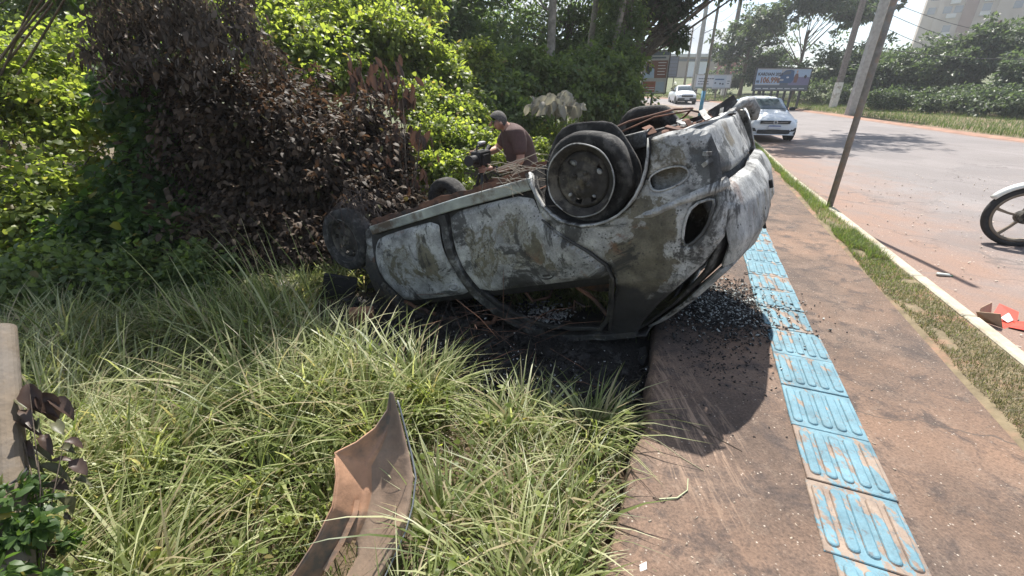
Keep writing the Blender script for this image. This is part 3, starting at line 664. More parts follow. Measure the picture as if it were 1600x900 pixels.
    def beam(name, pts, w_, h_, m):
        b = MB(); P_ = [Vector((x_, yy(x_, z_), z_)) for x_, z_ in pts]; out_ = []
        for i in range(len(P_) - 1):
            for k in range(4): out_.append(P_[i].lerp(P_[i + 1], k / 4))
        out_.append(P_[-1]); out_ = [p + Vector((0, .006 * math.sin(i * 1.7), .005 * math.sin(i * 2.3))) for i, p in enumerate(out_)]
        b.sweep(out_, w_, h_, side=(0, 1, 0)); return bevel(b.build(name, m, wreck), .006)
    beam('centre_pillar', [(1.155, .28), (1.165, .6), (1.12, .86), (1.04, 1.02), (.96, 1.17), (.84, 1.30), (.70, 1.36)], .05, [.07] * 9 + [.075] * 8 + [.065] * 8, M['burnt_dark'])
    beam('door_frame', [(1.03, .90), (.93, 1.05), (.80, 1.20), (.66, 1.28), (.52, 1.30), (.22, 1.325), (.12, 1.22), (.03, 1.05), (-.03, .90)], .03, .03, M['burnt_dark'])
    beam('roof_rail', [(1.75, 1.20), (1.4, 1.30), (.95, 1.375), (.4, 1.40), (-.02, 1.375)], .07, .045, M['burnt_dark'])
    beam('windscreen_pillar', [(2.14, .90), (2.0, 1.02), (1.85, 1.12), (1.65, 1.20), (1.35, 1.31)], .05, .05, M['burnt_dark'])
    beam('door_frame', [(1.97, .93), (1.86, 1.03), (1.68, 1.12), (1.45, 1.21), (1.15, 1.24), (1.04, 1.15), (1.10, .93)], .025, .028, M['burnt_rust'])
    # wheel housing
    b = MB(); n = 16; Vt = []; Ft = []
    for (r_, y_) in ((.385, sg * .80), (.375, sg * .62), (.36, sg * .46), (.0, sg * .45)):
        for k in range(n + 1): t = math.pi * k / n; Vt.append((-.03 + r_ * math.cos(t), y_ + .004 * math.sin(5 * k), .16 + r_ * math.sin(t) + .006 * math.sin(7 * k)))
    for j in range(3):
        for k in range(n): Ft.append((j * (n + 1) + k, j * (n + 1) + k + 1, (j + 1) * (n + 1) + k + 1, (j + 1) * (n + 1) + k))
    mesh('wheel_housing', Vt, Ft, M['char'], wreck, smooth=True)
    # front corner behind the door: bare inner wing
    panel('front_pillar_panel', [(2.08, .25), (2.13, .5), (2.14, .72), (2.02, .90), (2.0, 1.0), (2.2, .98), (2.34, .85), (2.30, .55), (2.20, .40), (2.16, .24)], side_surf(sg, -.02, .014, 9), M['burnt_dark'], wreck, res=.03, thick=.02, sootf=lambda x, y: np.full(len(x), -.12), flange=.03, inward=fin)
panel('rear_panel', [(-.70, .19), (-.35, .175), (0, .185), (.4, .17), (.70, .19), (.745, .30), (.735, .44), (.4, .455), (0, .46), (-.4, .455), (-.735, .44), (-.745, .30)], rear_surf(.0, .022, 5), M['burnt_pale'], wreck, res=.022, thick=.014, flange=.03, inward=(1, 0, 0))
panel('tailgate_frame', [(-.735, .45), (-.74, .7), (-.70, .93), (-.62, 1.16), (-.52, 1.40), (.52, 1.40), (.62, 1.16), (.70, .93), (.74, .7), (.735, .45)], rear_surf(.055, .008, 8), M['burnt_dark'], wreck, holes=[[(-.34, .62), (-.34, .92), (-.30, 1.28), (.30, 1.28), (.34, .92), (.34, .62)]], res=.03, thick=.02)
TG = [(-.68, .495), (-.4, .485), (0, .485), (.4, .485), (.68, .495), (.71, .62), (.705, .78), (.66, .93), (.55, .965), (0, .975), (-.55, .965), (-.66, .93), (-.705, .78), (-.71, .62)]
tg = panel('tailgate', TG, rear_surf(-.03, .024, 13), M['burnt_pale'], wreck, res=.022, thick=.014, sootf=lambda x, y: np.clip((y - .93) / .1, 0, 1) * .2, flange=.035, inward=(1, 0, 0))
TF = [(-.66, .95), (-.62, 1.12), (-.54, 1.34), (-.47, 1.385), (.47, 1.385), (.54, 1.34), (.62, 1.12), (.66, .95)]
panel('tailgate_window_frame', TF, rear_surf(-.03, .012, 15), M['burnt_rear'], wreck, holes=[[(-.30, 1.0), (-.26, 1.26), (.26, 1.26), (.30, 1.0)]], res=.022, thick=.014, sootf=lambda x, y: .05 + np.clip((y - 1.15) / .3, 0, 1) * .5, flange=.03, inward=(1, 0, 0))
b = MB()
for (y_, z_, r_) in ((-.34, .70, .007), (-.30, .82, .009), (.05, .66, .012)):
    b = MB(); b.tube([(float(rearL(y_, z_)) - .034, y_, z_ - .02), (float(rearL(y_, z_)) - .036, y_ + .004, z_ + .03)], r_, 8); b.build('lock_hole', M['char'], tg)
# roof, crushed towards the front
rx = np.linspace(-.08, 1.85, 60); ry = np.linspace(-.60, .60, 32); RX, RY = np.meshgrid(rx, ry)
def roofz(x, y): return 1.405 - .20 * sstep((x - .9) / .95) + .03 * (1 - (y / .6) ** 2) + .05 * vnoise(x, y, 0, 3) + .025 * vnoise(x, y, 4, 9)
V = np.stack([RX.ravel(), RY.ravel(), roofz(RX, RY).ravel()], 1); n0 = len(rx); a_, b_ = np.meshgrid(np.arange(len(rx) - 1), np.arange(len(ry) - 1)); k0 = (b_ * n0 + a_).ravel()
ro = fast('roof', V, np.stack([k0, k0 + 1, k0 + 1 + n0, k0 + n0], 1), M['burnt_dark'], wreck, smooth=True, nper=4, attr={'edge': np.ones(len(V)), 'soot': np.full(len(V), .2)})
md = ro.modifiers.new('solid', 'SOLIDIFY'); md.thickness = .015
# bonnet, buckled, and the bare engine bay
hx_ = np.linspace(2.2, 3.12, 30); hy_ = np.linspace(-.62, .62, 28); HX, HY = np.meshgrid(hx_, hy_)
V = np.stack([HX.ravel(), HY.ravel(), (.99 - .24 * sstep((HX - 2.2) / 1.0) + .05 * (1 - (HY / .62) ** 2) + .09 * vnoise(HX, HY, 0, 3)).ravel()], 1); n0 = len(hx_); a_, b_ = np.meshgrid(np.arange(len(hx_) - 1), np.arange(len(hy_) - 1)); k0 = (b_ * n0 + a_).ravel()
bo = fast('bonnet', V, np.stack([k0, k0 + 1, k0 + 1 + n0, k0 + n0], 1), M['burnt_dark'], wreck, smooth=True, nper=4, attr={'edge': np.ones(len(V)), 'soot': np.full(len(V), .1)})
md = bo.modifiers.new('solid', 'SOLIDIFY'); md.thickness = .012
fpx = np.linspace(-.62, 2.15, 80); fpy = np.linspace(-.74, .74, 44); FX, FY = np.meshgrid(fpx, fpy)
def floorz(x, y):
    z = .285 + .03 * np.clip(x - 1, 0, 2) + .012 * np.sign(np.sin(y * 26)) * (np.abs(y) > .14) * (x > .4)
    z = z + .09 * np.exp(-(y / .10) ** 2) * (x > .3) + .02 * vnoise(x, y, 0, 4); z = z - .06 * sstep((.0 - x) / .2) * (np.hypot(x + .36, y) < .30)
    return z
FZ = floorz(FX, FY); mk = (np.abs(FX[:-1, :-1] + .01 + .03) < .36) & (np.abs(FY[:-1, :-1]) > .45)
n0 = len(fpx); a_, b_ = np.meshgrid(np.arange(len(fpx) - 1), np.arange(len(fpy) - 1)); k0 = (b_ * n0 + a_)[~mk]
fo = fast('floor_pan', np.stack([FX.ravel(), FY.ravel(), FZ.ravel()], 1), np.stack([k0, k0 + 1, k0 + 1 + n0, k0 + n0], 1), M['burnt_rust'], wreck, nper=4)
md = fo.modifiers.new('solid', 'SOLIDIFY'); md.thickness = .012
b = MB(); b.tube([(.02, -.62, .27), (.30, -.50, .26), (.36, 0, .26), (.30, .50, .26), (.02, .62, .27)], .035, 10); b.box(.18, .30, -.60, -.52, .20, .30); b.box(.18, .30, .52, .60, .20, .30); b.build('rear_axle', M['burnt_dark'], wreck)
for pts_, w_, h_ in (([(-.02, -.60, .18), (.25, -.54, .17), (.5, -.50, .19)], .09, .05), ([(-.30, -.46, .17), (-.05, -.44, .16), (.12, -.42, .15)], .07, .09), ([(-.28, .30, .20), (-.05, .34, .19), (.2, .40, .18)], .07, .08)):
    b = MB(); b.sweep(pts_, w_, h_); bevel(b.build('trailing_arm', M['burnt_dark'], wreck), .01)
b = MB(); b.tube([(1.9, .10, .22), (1.2, .06, .21), (.6, .10, .20), (.30, .22, .19), (-.05, .26, .19)], .024, 8); b.tube([(-.12, .10, .24), (-.22, .30, .24), (-.50, .34, .25)], [.05, .07, .06], 12); b.build('exhaust_pipe', M['burnt_rust'], wreck, smooth=True)
b = MB(); b.tube([(.12, -.62, .12), (.02, -.55, .08), (-.18, -.35, .05), (-.35, .05, .06), (-.40, .35, .09), (-.30, .52, .13), (-.12, .60, .18)], .0075, 6)
b.tube([(-.06, -.30, .10), (-.25, -.05, .07), (-.42, .20, .10), (-.55, .10, .16)], .006, 6); b.tube([(.14, -.64, .13), (.13, -.70, .19), (.09, -.72, .26)], .008, 6); b.build('bent_pipe', M['burnt_rust'], wreck, smooth=True)
b = MB(); b.box(.05, .11, -.74, -.69, .24, .29); b.tube([(.10, -.74, .27), (.05, -.77, .29), (.03, -.78, .25)], .012, 6); b.build('suspension_bolt', simple('copper_scorched', (.42, .20, .14), .7, .2, var=.4), wreck)
# remains standing at the far rear corner
b = MB(); b.sweep([(-.46, .62, .20), (-.56, .64, .17), (-.64, .66, .14)], .02, .12); b.build('tow_bracket', M['burnt_dark'], wreck)
b = MB(); b.tube([(-.60, .60, .20), (-.66, .66, .16), (-.71, .72, .17), (-.73, .74, .24), (-.72, .75, .30)], [.02, .03, .042, .04, .025], 10); b.build('bumper_bracket', M['burnt_pale'], wreck, smooth=True)
b = MB()
r_ = random.Random(4)
for k in range(26):
    x_, y_ = r_.uniform(-.60, -.12), r_.uniform(-.3, .62); l_ = r_.uniform(.04, .13); a_ = r_.uniform(0, 3.1)
    b = MB(); p_ = Vector((x_, y_, .185 + r_.uniform(-.02, .02))); d_ = Vector((math.cos(a_) * l_, math.sin(a_) * l_, r_.uniform(-.07, .02)))
    b.sweep([p_, p_ + d_ * .5 + Vector((0, 0, r_.uniform(-.02, .01))), p_ + d_], r_.uniform(.015, .06), .006, side=(math.sin(a_), -math.cos(a_), .1)); b.build('torn_metal', M[('burnt_pale', 'burnt_rust', 'burnt_dark')[k % 3]], wreck)
# rear rail lip, folded edge
b = MB(); b.sweep([(float(rearL(y_, .19)) + .01 + .006 * math.sin(9 * y_), y_, .178 + .006 * math.sin(13 * y_)) for y_ in np.linspace(-.7, .72, 40)], .03, .012, side=(1, 0, 0)); b.build('rear_lip', M['burnt_pale'], wreck)
# interior: seat frames, dash beam, far wall stays dark
def seat(x, y):
    b = MB(); ring = [(x + .02, y - .2, .55), (x - .10, y - .21, .80), (x - .24, y - .20, 1.10), (x - .26, y, 1.16), (x - .24, y + .20, 1.10), (x - .10, y + .21, .80), (x + .02, y + .2, .55)]
    b.tube(ring, .012, 6)
    for k in range(5): z_ = .62 + .1 * k; b.tube([(x - .02 - .25 * (z_ - .55) * 1.0, y - .2, z_), (x - .05 - .25 * (z_ - .55), y, z_ + .02), (x - .02 - .25 * (z_ - .55), y + .2, z_)], .004, 4)
    b.tube([(x + .02, y - .2, .5), (x + .42, y - .2, .47), (x + .42, y + .2, .47), (x + .02, y + .2, .5), (x + .02, y - .2, .5)], .014, 6); b.box(x, x + .4, y - .19, y - .16, .27, .48); b.box(x, x + .4, y + .16, y + .19, .27, .48)
    return b.build('seat_frame', M['burnt_rust'], wreck)
seat(1.0, -.36); seat(1.0, .36)
sb = smooth_poly([(.18, .88), (.56, .86), (.66, .93), (.62, 1.02), (.50, 1.10), (.30, 1.17), (.16, 1.14), (.12, 1.0)], 2)
panel('seat_back_sheet', sb, lambda a, b: np.stack([a, -.38 + .25 * (b - .9) + dents(a, b, .03, 3), b], 1), M['burnt_rust'], wreck, res=.02, thick=.012)
b = MB(); b.sweep([(.36, -.70, .87), (.22, -.60, 1.10), (.14, -.56, 1.30)], .02, .022); b.sweep([(.46, -.5, 1.22), (.42, -.52, 1.14), (.36, -.5, 1.2)], .015, .015); b.build('strut_bar', M['burnt_rust'], wreck)
b = MB(); b.tube([(2.0, -.7, .86), (2.0, .7, .86)], .03, 8); b.box(1.9, 2.08, -.2, .2, .6, .84); b.build('dash_beam', M['burnt_dark'], wreck)
# engine and front rails
b = MB(); b.box(2.32, 2.72, -.28, .22, .34, .72, bev=.04); b.box(2.40, 2.62, .22, .46, .32, .58, bev=.03); b.tube([(2.7, -.2, .64), (2.8, -.05, .6), (2.8, .2, .6)], .04, 8); b.tube([(2.35, -.30, .42), (2.35, -.36, .42)], .09, 14)
b.build('engine', M['char'], wreck)
b = MB()
for sg in (-1, 1): b.sweep([(2.05, sg * .45, .34), (2.5, sg * .46, .42), (3.0, sg * .46, .44)], .07, .09); b.tube([(2.42, sg * .60, .26), (2.40, sg * .52, .55), (2.38, sg * .50, .80)], [.03, .045, .07], 10); b.sweep([(2.2, sg * .62, .80), (2.6, sg * .64, .78), (3.0, sg * .60, .68)], .05, .05); b.sweep([(2.2, sg * .35, .24), (2.45, sg * .60, .23)], .06, .03)
b.sweep([(3.02, -.6, .66), (3.05, 0, .70), (3.02, .6, .66)], .03, .05, side=(1, 0, 0)); b.sweep([(3.0, -.5, .34), (3.03, 0, .34), (3.0, .5, .34)], .04, .06, side=(1, 0, 0)); b.build('front_rail', M['burnt_dark'], wreck)
panel('inner_wing', [(2.15, .45), (2.2, .82), (2.6, .82), (3.0, .72), (2.98, .42), (2.80, .40), (2.75, .56), (2.6, .66), (2.4, .66), (2.25, .56)], lambda a, b: np.stack([a, -.56 + dents(a, b, .03, 2), b], 1), M['burnt_dark'], wreck, res=.03)
# wheels
def wheel(name_loc, sg, lean=0.0, steer=0.0, bare=False):
    wl = empty('wheel', name_loc, 0, wreck); wl.rotation_euler = (lean, 0, steer)
    s_ = sg; b = MB(); Ro = .262 if bare else .283
    if bare:
        prof = [(.175, -.095 * s_), (.205, -.115 * s_), (.235, -.125 * s_), (Ro, -.115 * s_), (Ro + .006, -.06 * s_), (Ro, -.01 * s_), (.24, .012 * s_), (.215, .0 * s_), (.178, -.01 * s_)]
    else:
        prof = [(.178, -.07 * s_), (.20, -.082 * s_), (.24, -.088 * s_), (.27, -.08 * s_), (Ro, -.05 * s_), (Ro + .003, 0), (Ro, .05 * s_), (.27, .08 * s_), (.24, .088 * s_), (.20, .082 * s_), (.178, .07 * s_)]
    b.lathe(prof, 48, closed=True)
    if bare: b.V = [(x * (1 + .03 * math.sin(5 * math.atan2(z, x) + 1)), y + .012 * math.sin(3 * math.atan2(z, x)), z * (1 + .03 * math.sin(4 * math.atan2(z, x)))) for x, y, z in b.V]
    b.build('tyre', M['burnt_tyre'], wl, smooth=True)
    if bare:
        b = MB()   # loose burnt carcass slumped behind the rim
        b.lathe([(.19, -.15 * s_), (.27, -.16 * s_), (.30, -.145 * s_), (.305, -.11 * s_), (.29, -.105 * s_), (.2, -.13 * s_)], 40, closed=True)
        b.V = [(x + .02 + .012 * math.sin(4 * math.atan2(z, x)), y, z - .015 + .01 * math.sin(6 * math.atan2(z, x))) for x, y, z in b.V]; b.build('tyre_carcass', M['burnt_tyre'], wl, smooth=True)
    # rim: flange, barrel, dished disc with vents
    b = MB(); fo_ = .075
    b.lathe([(.197, fo_ * s_), (.205, (fo_ + .004) * s_), (.207, (fo_ - .008) * s_), (.196, (fo_ - .02) * s_), (.178, (fo_ - .03) * s_), (.170, .0), (.176, -.05 * s_), (.20, -.075 * s_), (.196, -.078 * s_), (.165, -.05 * s_), (.160, 0.0), (.168, (fo_ - .03) * s_), (.186, (fo_ - .018) * s_)], 48, closed=True)
    rr = [.0, .028, .030, .055, .075, .095, .112, .138, .152, .166]; yy_ = [.052, .052, .040, .042, .046, .030, .026, .040, .034, .02]
    n = 64; V_ = []; F_ = []
    for r1, y1 in zip(rr, yy_):
        for k in range(n): t = 2 * math.pi * k / n; V_.append((r1 * math.cos(t), y1 * s_, r1 * math.sin(t)))
    for i in range(len(rr) - 1):
        for k in range(n):
            ph = (k % 8)
            if rr[i] in (.112,) and ph in (2, 3, 4) and (k // 8) in ((1, 2, 4, 6) if bare else (0, 1, 2, 3, 4, 5, 6, 7)): continue
            F_.append((i * n + k, (i + 1) * n + k, (i + 1) * n + (k + 1) % n, i * n + (k + 1) % n))
    b.add(V_, F_)
    for k in range(4): t = math.pi / 4 + k * math.pi / 2; b.tube([(.05 * math.cos(t), .04 * s_, .05 * math.sin(t)), (.05 * math.cos(t), .058 * s_, .05 * math.sin(t))], .009, 6)
    if bare: b.V = [(x * .99, y - .006, z * .99) for x, y, z in b.V]
    ro_ = b.build('rim', M['rim_metal'], wl, smooth=True); md = ro_.modifiers.new('solid', 'SOLIDIFY'); md.thickness = .003
    fr_ = .204 if bare else .203; b = MB(); b.tube([((fr_ + .002 * math.sin(7 * a)) * math.cos(a), (.082 + .003 * math.sin(5 * a)) * s_, (fr_ + .002 * math.sin(7 * a)) * math.sin(a)) for a in np.linspace(0, 2 * math.pi, 65)], .0045, 6, caps=False); b.build('rim_flange', M['burnt_body' if bare else 'burnt_dark'], wl, smooth=True)
    if bare:
        for (x_, z_, r1) in ((-.11, -.02, .018), (.03, -.11, .022), (.10, .06, .012), (-.05, .10, .010)): b = MB(); b.lathe([(0, .052 * s_), (r1 * .7, .05 * s_), (r1, .035 * s_)], 8, M=Matrix.Translation((x_, 0, z_))); b.V = [(x + .004 * math.sin(90 * z), y, z + .005 * math.sin(80 * x)) for x, y, z in b.V]; b.build('slag', M['burnt_body'], wl)
    b = MB(); b.lathe([(.0, -.03 * s_), (.085, -.03 * s_), (.095, -.045 * s_), (.095, -.09 * s_), (.0, -.09 * s_)], 24); b.build('brake_drum', M['burnt_rust'], wl)
    return wl
wheel((0, -.745, .285), -1, .03, .0, bare=True)
wheel((2.45, -.735, .285), -1, .04, -.04)
wheel((0, .70, .27), 1, -.05, 0, bare=True)
wheel((2.45, .70, .28), 1, 0, .1)
# wire and straw tangle by the rear wheel and on the front wheel (dry twigs caught on the car)
def tangle(name, c, rad, n, m, lab, seed, dirn=None, rw=.0022):
    r_ = random.Random(seed); b = MB(); c = Vector(c)
    for k in range(n):
        p = c + Vector((r_.gauss(0, rad * .4), r_.gauss(0, rad * .4), r_.gauss(0, rad * .25))); d = Vector((r_.gauss(0, 1), r_.gauss(0, 1), r_.gauss(0, .5)))
        if dirn: d = d * .5 + Vector(dirn)
        d.normalize(); l_ = rad * r_.uniform(.5, 1.3); b.tube([p, p + d * l_ * .5 + Vector((0, 0, r_.uniform(-.02, .04))), p + d * l_ + Vector((0, 0, -.03))], [rw, rw, rw * .5], 4)
    return tag(b.build(name, m), lab, 'twigs', kind='stuff')
tangle('dry_twigs', WM @ Vector((.52, -.74, .12)), .20, 46, simple('straw', (.22, .19, .15), .8, var=.3), 'dry grey straw caught on the sill beside the bare rear wheel', 3, dirn=(.9, -.2, .1))
tangle('burnt_twigs', WM @ Vector((2.35, -.62, -.02)), .26, 90, M['twig_burnt'], 'tangle of scorched twigs lying over the front wheel', 5, dirn=(.5, -.6, -.6), rw=.003)
# ------------------------------------------------------------------ foliage tools
def unit(v): return v / (np.linalg.norm(v, axis=1, keepdims=True) + 1e-9)
def leaves(name, P, D, Nn, Ln, Wd, m, parent=None, hi=True, fold=.25, droop=.2):
    """one leaf per row: base P, axis D, rough normal Nn, length Ln, width Wd"""
    n = len(P); D = unit(D); S_ = unit(np.cross(D, Nn)); U_ = np.cross(S_, D); Ln = Ln[:, None]; Wd = Wd[:, None]
    if hi:
        m1 = P + D * Ln * .25 + U_ * Wd * fold * .5; m2 = P + D * Ln * .66 - U_ * Ln * droop * .3 + U_ * Wd * fold * .3
        V = np.stack([P, m1 - S_ * Wd * .46, m1 + S_ * Wd * .46, m2 - S_ * Wd * .42, m2 + S_ * Wd * .42, P + D * Ln - U_ * Ln * droop], 1).reshape(-1, 3)
        T = np.array([[0, 2, 1], [1, 2, 4], [1, 4, 3], [3, 4, 5]]); k = 6
    else:
        mid = P + D * Ln * .45
        V = np.stack([P, mid - S_ * Wd / 2, P + D * Ln - U_ * Ln * droop, mid + S_ * Wd / 2], 1).reshape(-1, 3)
        T = np.array([[0, 3, 2], [0, 2, 1]]); k = 4
    F_ = (np.arange(n)[:, None, None] * k + T[None]).reshape(-1, 3)
    o = fast(name, V, F_, m, parent); o['kind'] = 'stuff'; return o
def clump_points(g, c, rad, ncl, rcl, n, shell=.75, flat=.7, low=-1.0):
    """clump centres spread through an ellipsoid (mostly near its skin), points spread in each clump"""
    c = np.array(c, float); rad = np.array(rad, float); d = unit(g.normal(size=(ncl * 3, 3))); d = d[d[:, 2] > low][:ncl]
    r = 1 - (1 - shell) * g.random((len(d), 1)) ** .8 * 1.6; C_ = c + d * rad * np.clip(r, .15, 1.05) * (1 + .24 * g.normal(size=(len(d), 1)))
    k = g.integers(0, len(d), n); cs = rcl * (.5 + g.random(len(d)))
    off = unit(g.normal(size=(n, 3))) * (g.random((n, 1)) ** .45); off[:, 2] *= flat
    P = C_[k] + off * cs[k][:, None]; O = unit((P - c) / rad); return P, O, off, C_
def grow(g, O, off, up=.3, rnd=.7, down=.35):
    n = len(O); D = O * .7 + off * .6 + rnd * g.normal(size=(n, 3)); D[:, 2] -= down; Nn = np.tile([0, 0, 1.0], (n, 1)) + .55 * g.normal(size=(n, 3)) + O * up; return D, Nn
def bush(name, label, cat, group, blobs, m, seed, leafn, ll, lw, hi=True, base=None, stems=9, shell=.72, down=.35, stemm='twig', cl=.28, flat=.7, rnd=.7, stem_r=.012, low=-.6, extra=None):
    """blobs: list of (centre, radii, share). Returns the root Empty."""
    g = np.random.default_rng(seed); b0_ = base if base is not None else (blobs[0][0][0], blobs[0][0][1], zg(blobs[0][0][0], blobs[0][0][1]))
    root = empty(name, b0_); tag(root, label, cat, group); r0 = np.array(b0_, float); PP, DD, NN, CC = [], [], [], []
    tot = sum(b[2] for b in blobs)
    for (c, rad, sh) in blobs:
        n = int(leafn * sh / tot); ncl = max(6, int(n / 55)); P, O, off, C_ = clump_points(g, c, rad, ncl, cl * float(np.mean(rad)) ** .6, n, shell, flat, low); D, Nn = grow(g, O, off, rnd=rnd, down=down)
        zmin = zlot(P[:, 0], P[:, 1]) + .01; k = P[:, 2] > zmin; PP.append(P[k]); DD.append(D[k]); NN.append(Nn[k]); CC.append(C_)
    P = np.concatenate(PP) - r0; D = np.concatenate(DD); Nn = np.concatenate(NN); n = len(P); L_ = ll * (.55 + .9 * g.random(n)); W_ = L_ * (lw / ll) * (.7 + .6 * g.random(n))
    leaves('foliage', P, D, Nn, L_, W_, M[m] if isinstance(m, str) else m, root, hi)
    b = MB(); CA = np.concatenate(CC)
    for k in range(stems):
        e = CA[g.integers(0, len(CA))] - r0; s_ = np.array([g.normal() * .12, g.normal() * .12, -.05]); md = s_ * .4 + e * .6 + np.array([0, 0, -.12 * abs(e[2])]) * -1; b.tube([s_, (s_ + md) / 2 + g.normal(size=3) * .04, md, e], [stem_r, stem_r * .85, stem_r * .6, stem_r * .25], 5)
    so_ = b.build('stem', M[stemm], root); so_['kind'] = 'stuff'
    return root
def tree(name, label, base, height, trunk_r, crowns, m, seed, leafn, ll, group=None, lean=(0, 0), hi=False, bark='bark', limbs=None, cl=.34, shell=.55, trunk_top=None, down=.3, flat=.55, cat='tree', rough_trunk=True, ratio=.5):
    g = np.random.default_rng(seed); b0_ = np.array(base, float); root = empty(name, base); tag(root, label, cat, group); PP, DD, NN, CC = [], [], [], []
    tot = sum(c[2] for c in crowns)
    for (c, rad, sh) in crowns:
        n = int(leafn * sh / tot); ncl = max(8, int(n / 60)); P, O, off, C_ = clump_points(g, np.array(c) + b0_, rad, ncl, cl * float(np.mean(rad)) ** .6, n, shell, flat); D, Nn = grow(g, O, off, down=down)
        PP.append(P - b0_); DD.append(D); NN.append(Nn); CC.append(C_ - b0_)
    P = np.concatenate(PP); D = np.concatenate(DD); Nn = np.concatenate(NN); n = len(P); L_ = ll * (.55 + .9 * g.random(n)); W_ = L_ * ratio * (.7 + .6 * g.random(n))
    leaves('crown', P, D, Nn, L_, W_, M[m], root, hi)
    tt = trunk_top or height * .6; top = np.array([lean[0] * tt, lean[1] * tt, tt]); b = MB(); pts = []; rr = []
    for k in range(7):
        f = k / 6; pts.append(top * f + np.array([.05 * math.sin(3 * f + seed), .05 * math.cos(4 * f + seed), 0]) * height * .06 * (f > 0)); rr.append(trunk_r * (1.25 if k == 0 else 1 - .55 * f))
    pts[0] = np.array([0, 0, -.25]); b.tube(pts, rr, 10); b.build('trunk', M[bark], root, smooth=True)
    b = MB()
    for ci, C_ in enumerate(CC):
        idx = g.permutation(len(C_))[:(limbs or 7)]
        for j in idx:
            e = C_[j]; f = .45 + .5 * g.random(); s_ = top * f; md = s_ * .45 + e * .55 + np.array([0, 0, .10 * np.linalg.norm(e - s_)]); r_ = trunk_r * .30 * (1.2 - f * .5)
            b.tube([s_, s_ * .7 + md * .3 + g.normal(size=3) * .05, md, e], [r_, r_ * .8, r_ * .5, r_ * .15], 6)
            for q in range(2):
                e2 = C_[g.integers(0, len(C_))]
                if np.linalg.norm(e2 - md) < 2.2: b.tube([md, (md + e2) / 2 + g.normal(size=3) * .06, e2], [r_ * .45, r_ * .3, r_ * .1], 5)
    l_ = b.build('limb', M[bark], root, smooth=True); l_['kind'] = 'stuff'; return root
def blades(name, P, H, W, lean, az, m, seg=4, droop=.6, parent=None, twist=.3, g=rng, kind='stuff'):
    n = len(P); H = H[:, None]; dx = np.stack([np.cos(az), np.sin(az), np.zeros(n)], 1); sx = np.stack([-np.sin(az + twist * g.normal(size=n)), np.cos(az), np.zeros(n)], 1); ln = lean[:, None]; V = []
    for k in range(seg + 1):
        f = k / seg; z = H * (f - droop * ln * f ** 2.6 * .62); hpos = dx * H * ln * (f ** 1.8) * .95; c = P + hpos; c = c + np.stack([np.zeros(n), np.zeros(n), z[:, 0]], 1); w_ = (W * (1 - f ** 1.6) * (.55 + .9 * min(f * 3, 1) * .5))[:, None]
        if k < seg: V += [c - sx * w_ / 2, c + sx * w_ / 2]
        else: V += [c]
    nv = 2 * seg + 1; V = np.stack(V, 1).reshape(-1, 3); T = []
    for k in range(seg - 1): T += [[2 * k, 2 * k + 1, 2 * k + 3], [2 * k, 2 * k + 3, 2 * k + 2]]
    T += [[2 * seg - 2, 2 * seg - 1, 2 * seg]]; F_ = (np.arange(n)[:, None, None] * nv + np.array(T)[None]).reshape(-1, 3)
    o = fast(name, V, F_, M[m], parent); o['kind'] = kind; return o
# ------------------------------------------------------------------ grass of the lot, verges
g = np.random.default_rng(21)
def scatter_px(n, u0, u1, v0, v1, dz=-.25):
    """ground points of the lot spread evenly over a window of the ground plane seen there"""
    A = [on_ground(u, v, dz) for u, v in ((u0, v1), (u1, v1), (u0, v0), (u1, v0))]; return A
def lot_pts(n, x0, x1, y0, y1, keep):
    X = g.uniform(x0, x1, n); Y = g.uniform(y0, y1, n); k = keep(X, Y); X, Y = X[k], Y[k]; return np.stack([X, Y, zlot(X, Y)], 1)
def in_lot(X, Y, m=.03):
    S, Q = SQ(X, Y); return Q < Q_WALK0 - m
def clear_wing(X, Y): return ((X + .62) / .27) ** 2 + ((Y - .95) / .55) ** 2 > 1
def burn_keep(X, Y, soft=.12):
    return burnf(X, Y) + soft * g.normal(size=len(X)) < .40
patch = lambda X, Y, sc, th, z=0: vnoise(X, Y, z, sc) + .16 * g.normal(size=len(X)) > th
# tall pale tussocks, in clumps
cx_ = g.uniform(-3.6, 1.0, 900); cy2 = g.uniform(.35, 4.3, 900); k = in_lot(cx_, cy2, .10) & burn_keep(cx_, cy2) & clear_wing(cx_, cy2) & (vnoise(cx_, cy2, 0, 1.1) > np.where((cx_ > -.45) & (cy2 > 1.0), -.24, -.34)); cx_, cy2 = cx_[k], cy2[k]
def tuft_field(name, cx_, cy2, per, spread, h0, h1, w0, w1, m, lean0=.35, lean1=1.0, seg=5, label=None):
    P = []; AZ = []; Ln_ = []; H_ = []
    for x, y in zip(cx_, cy2):
        n = int(per * g.uniform(.4, 1.5)); a = g.uniform(0, 2 * math.pi, n); r = spread * np.sqrt(g.random(n)) * g.uniform(.5, 1.3); P.append(np.stack([x + r * np.cos(a), y + r * np.sin(a)], 1)); AZ.append(a + .6 * g.normal(size=n) + 0); Ln_.append(g.uniform(lean0, lean1, n)); H_.append(g.uniform(h0, h1, n) * g.uniform(.6, 1.15))
    P = np.concatenate(P); az = np.concatenate(AZ); ln = np.concatenate(Ln_); H = np.concatenate(H_); k = in_lot(P[:, 0], P[:, 1], .0) & clear_wing(P[:, 0], P[:, 1]); H = H * (1 + .2 * sstep((-P[:, 0] - .9) / 1.0) * (P[:, 1] > 1.5) * (P[:, 1] < 2.6)) * (1 - .35 * sstep((P[:, 1] - 2.7) / .8) * (P[:, 0] < -1)); P, az, ln, H = P[k], az[k], ln[k], H[k]
    z = zlot(P[:, 0], P[:, 1]) - .01; W = g.uniform(w0, w1, len(P))
    o = blades(name, np.column_stack([P, z]), H, W, ln, az, m, seg=seg, g=g); tag(o, label, 'grass', kind='stuff'); return o
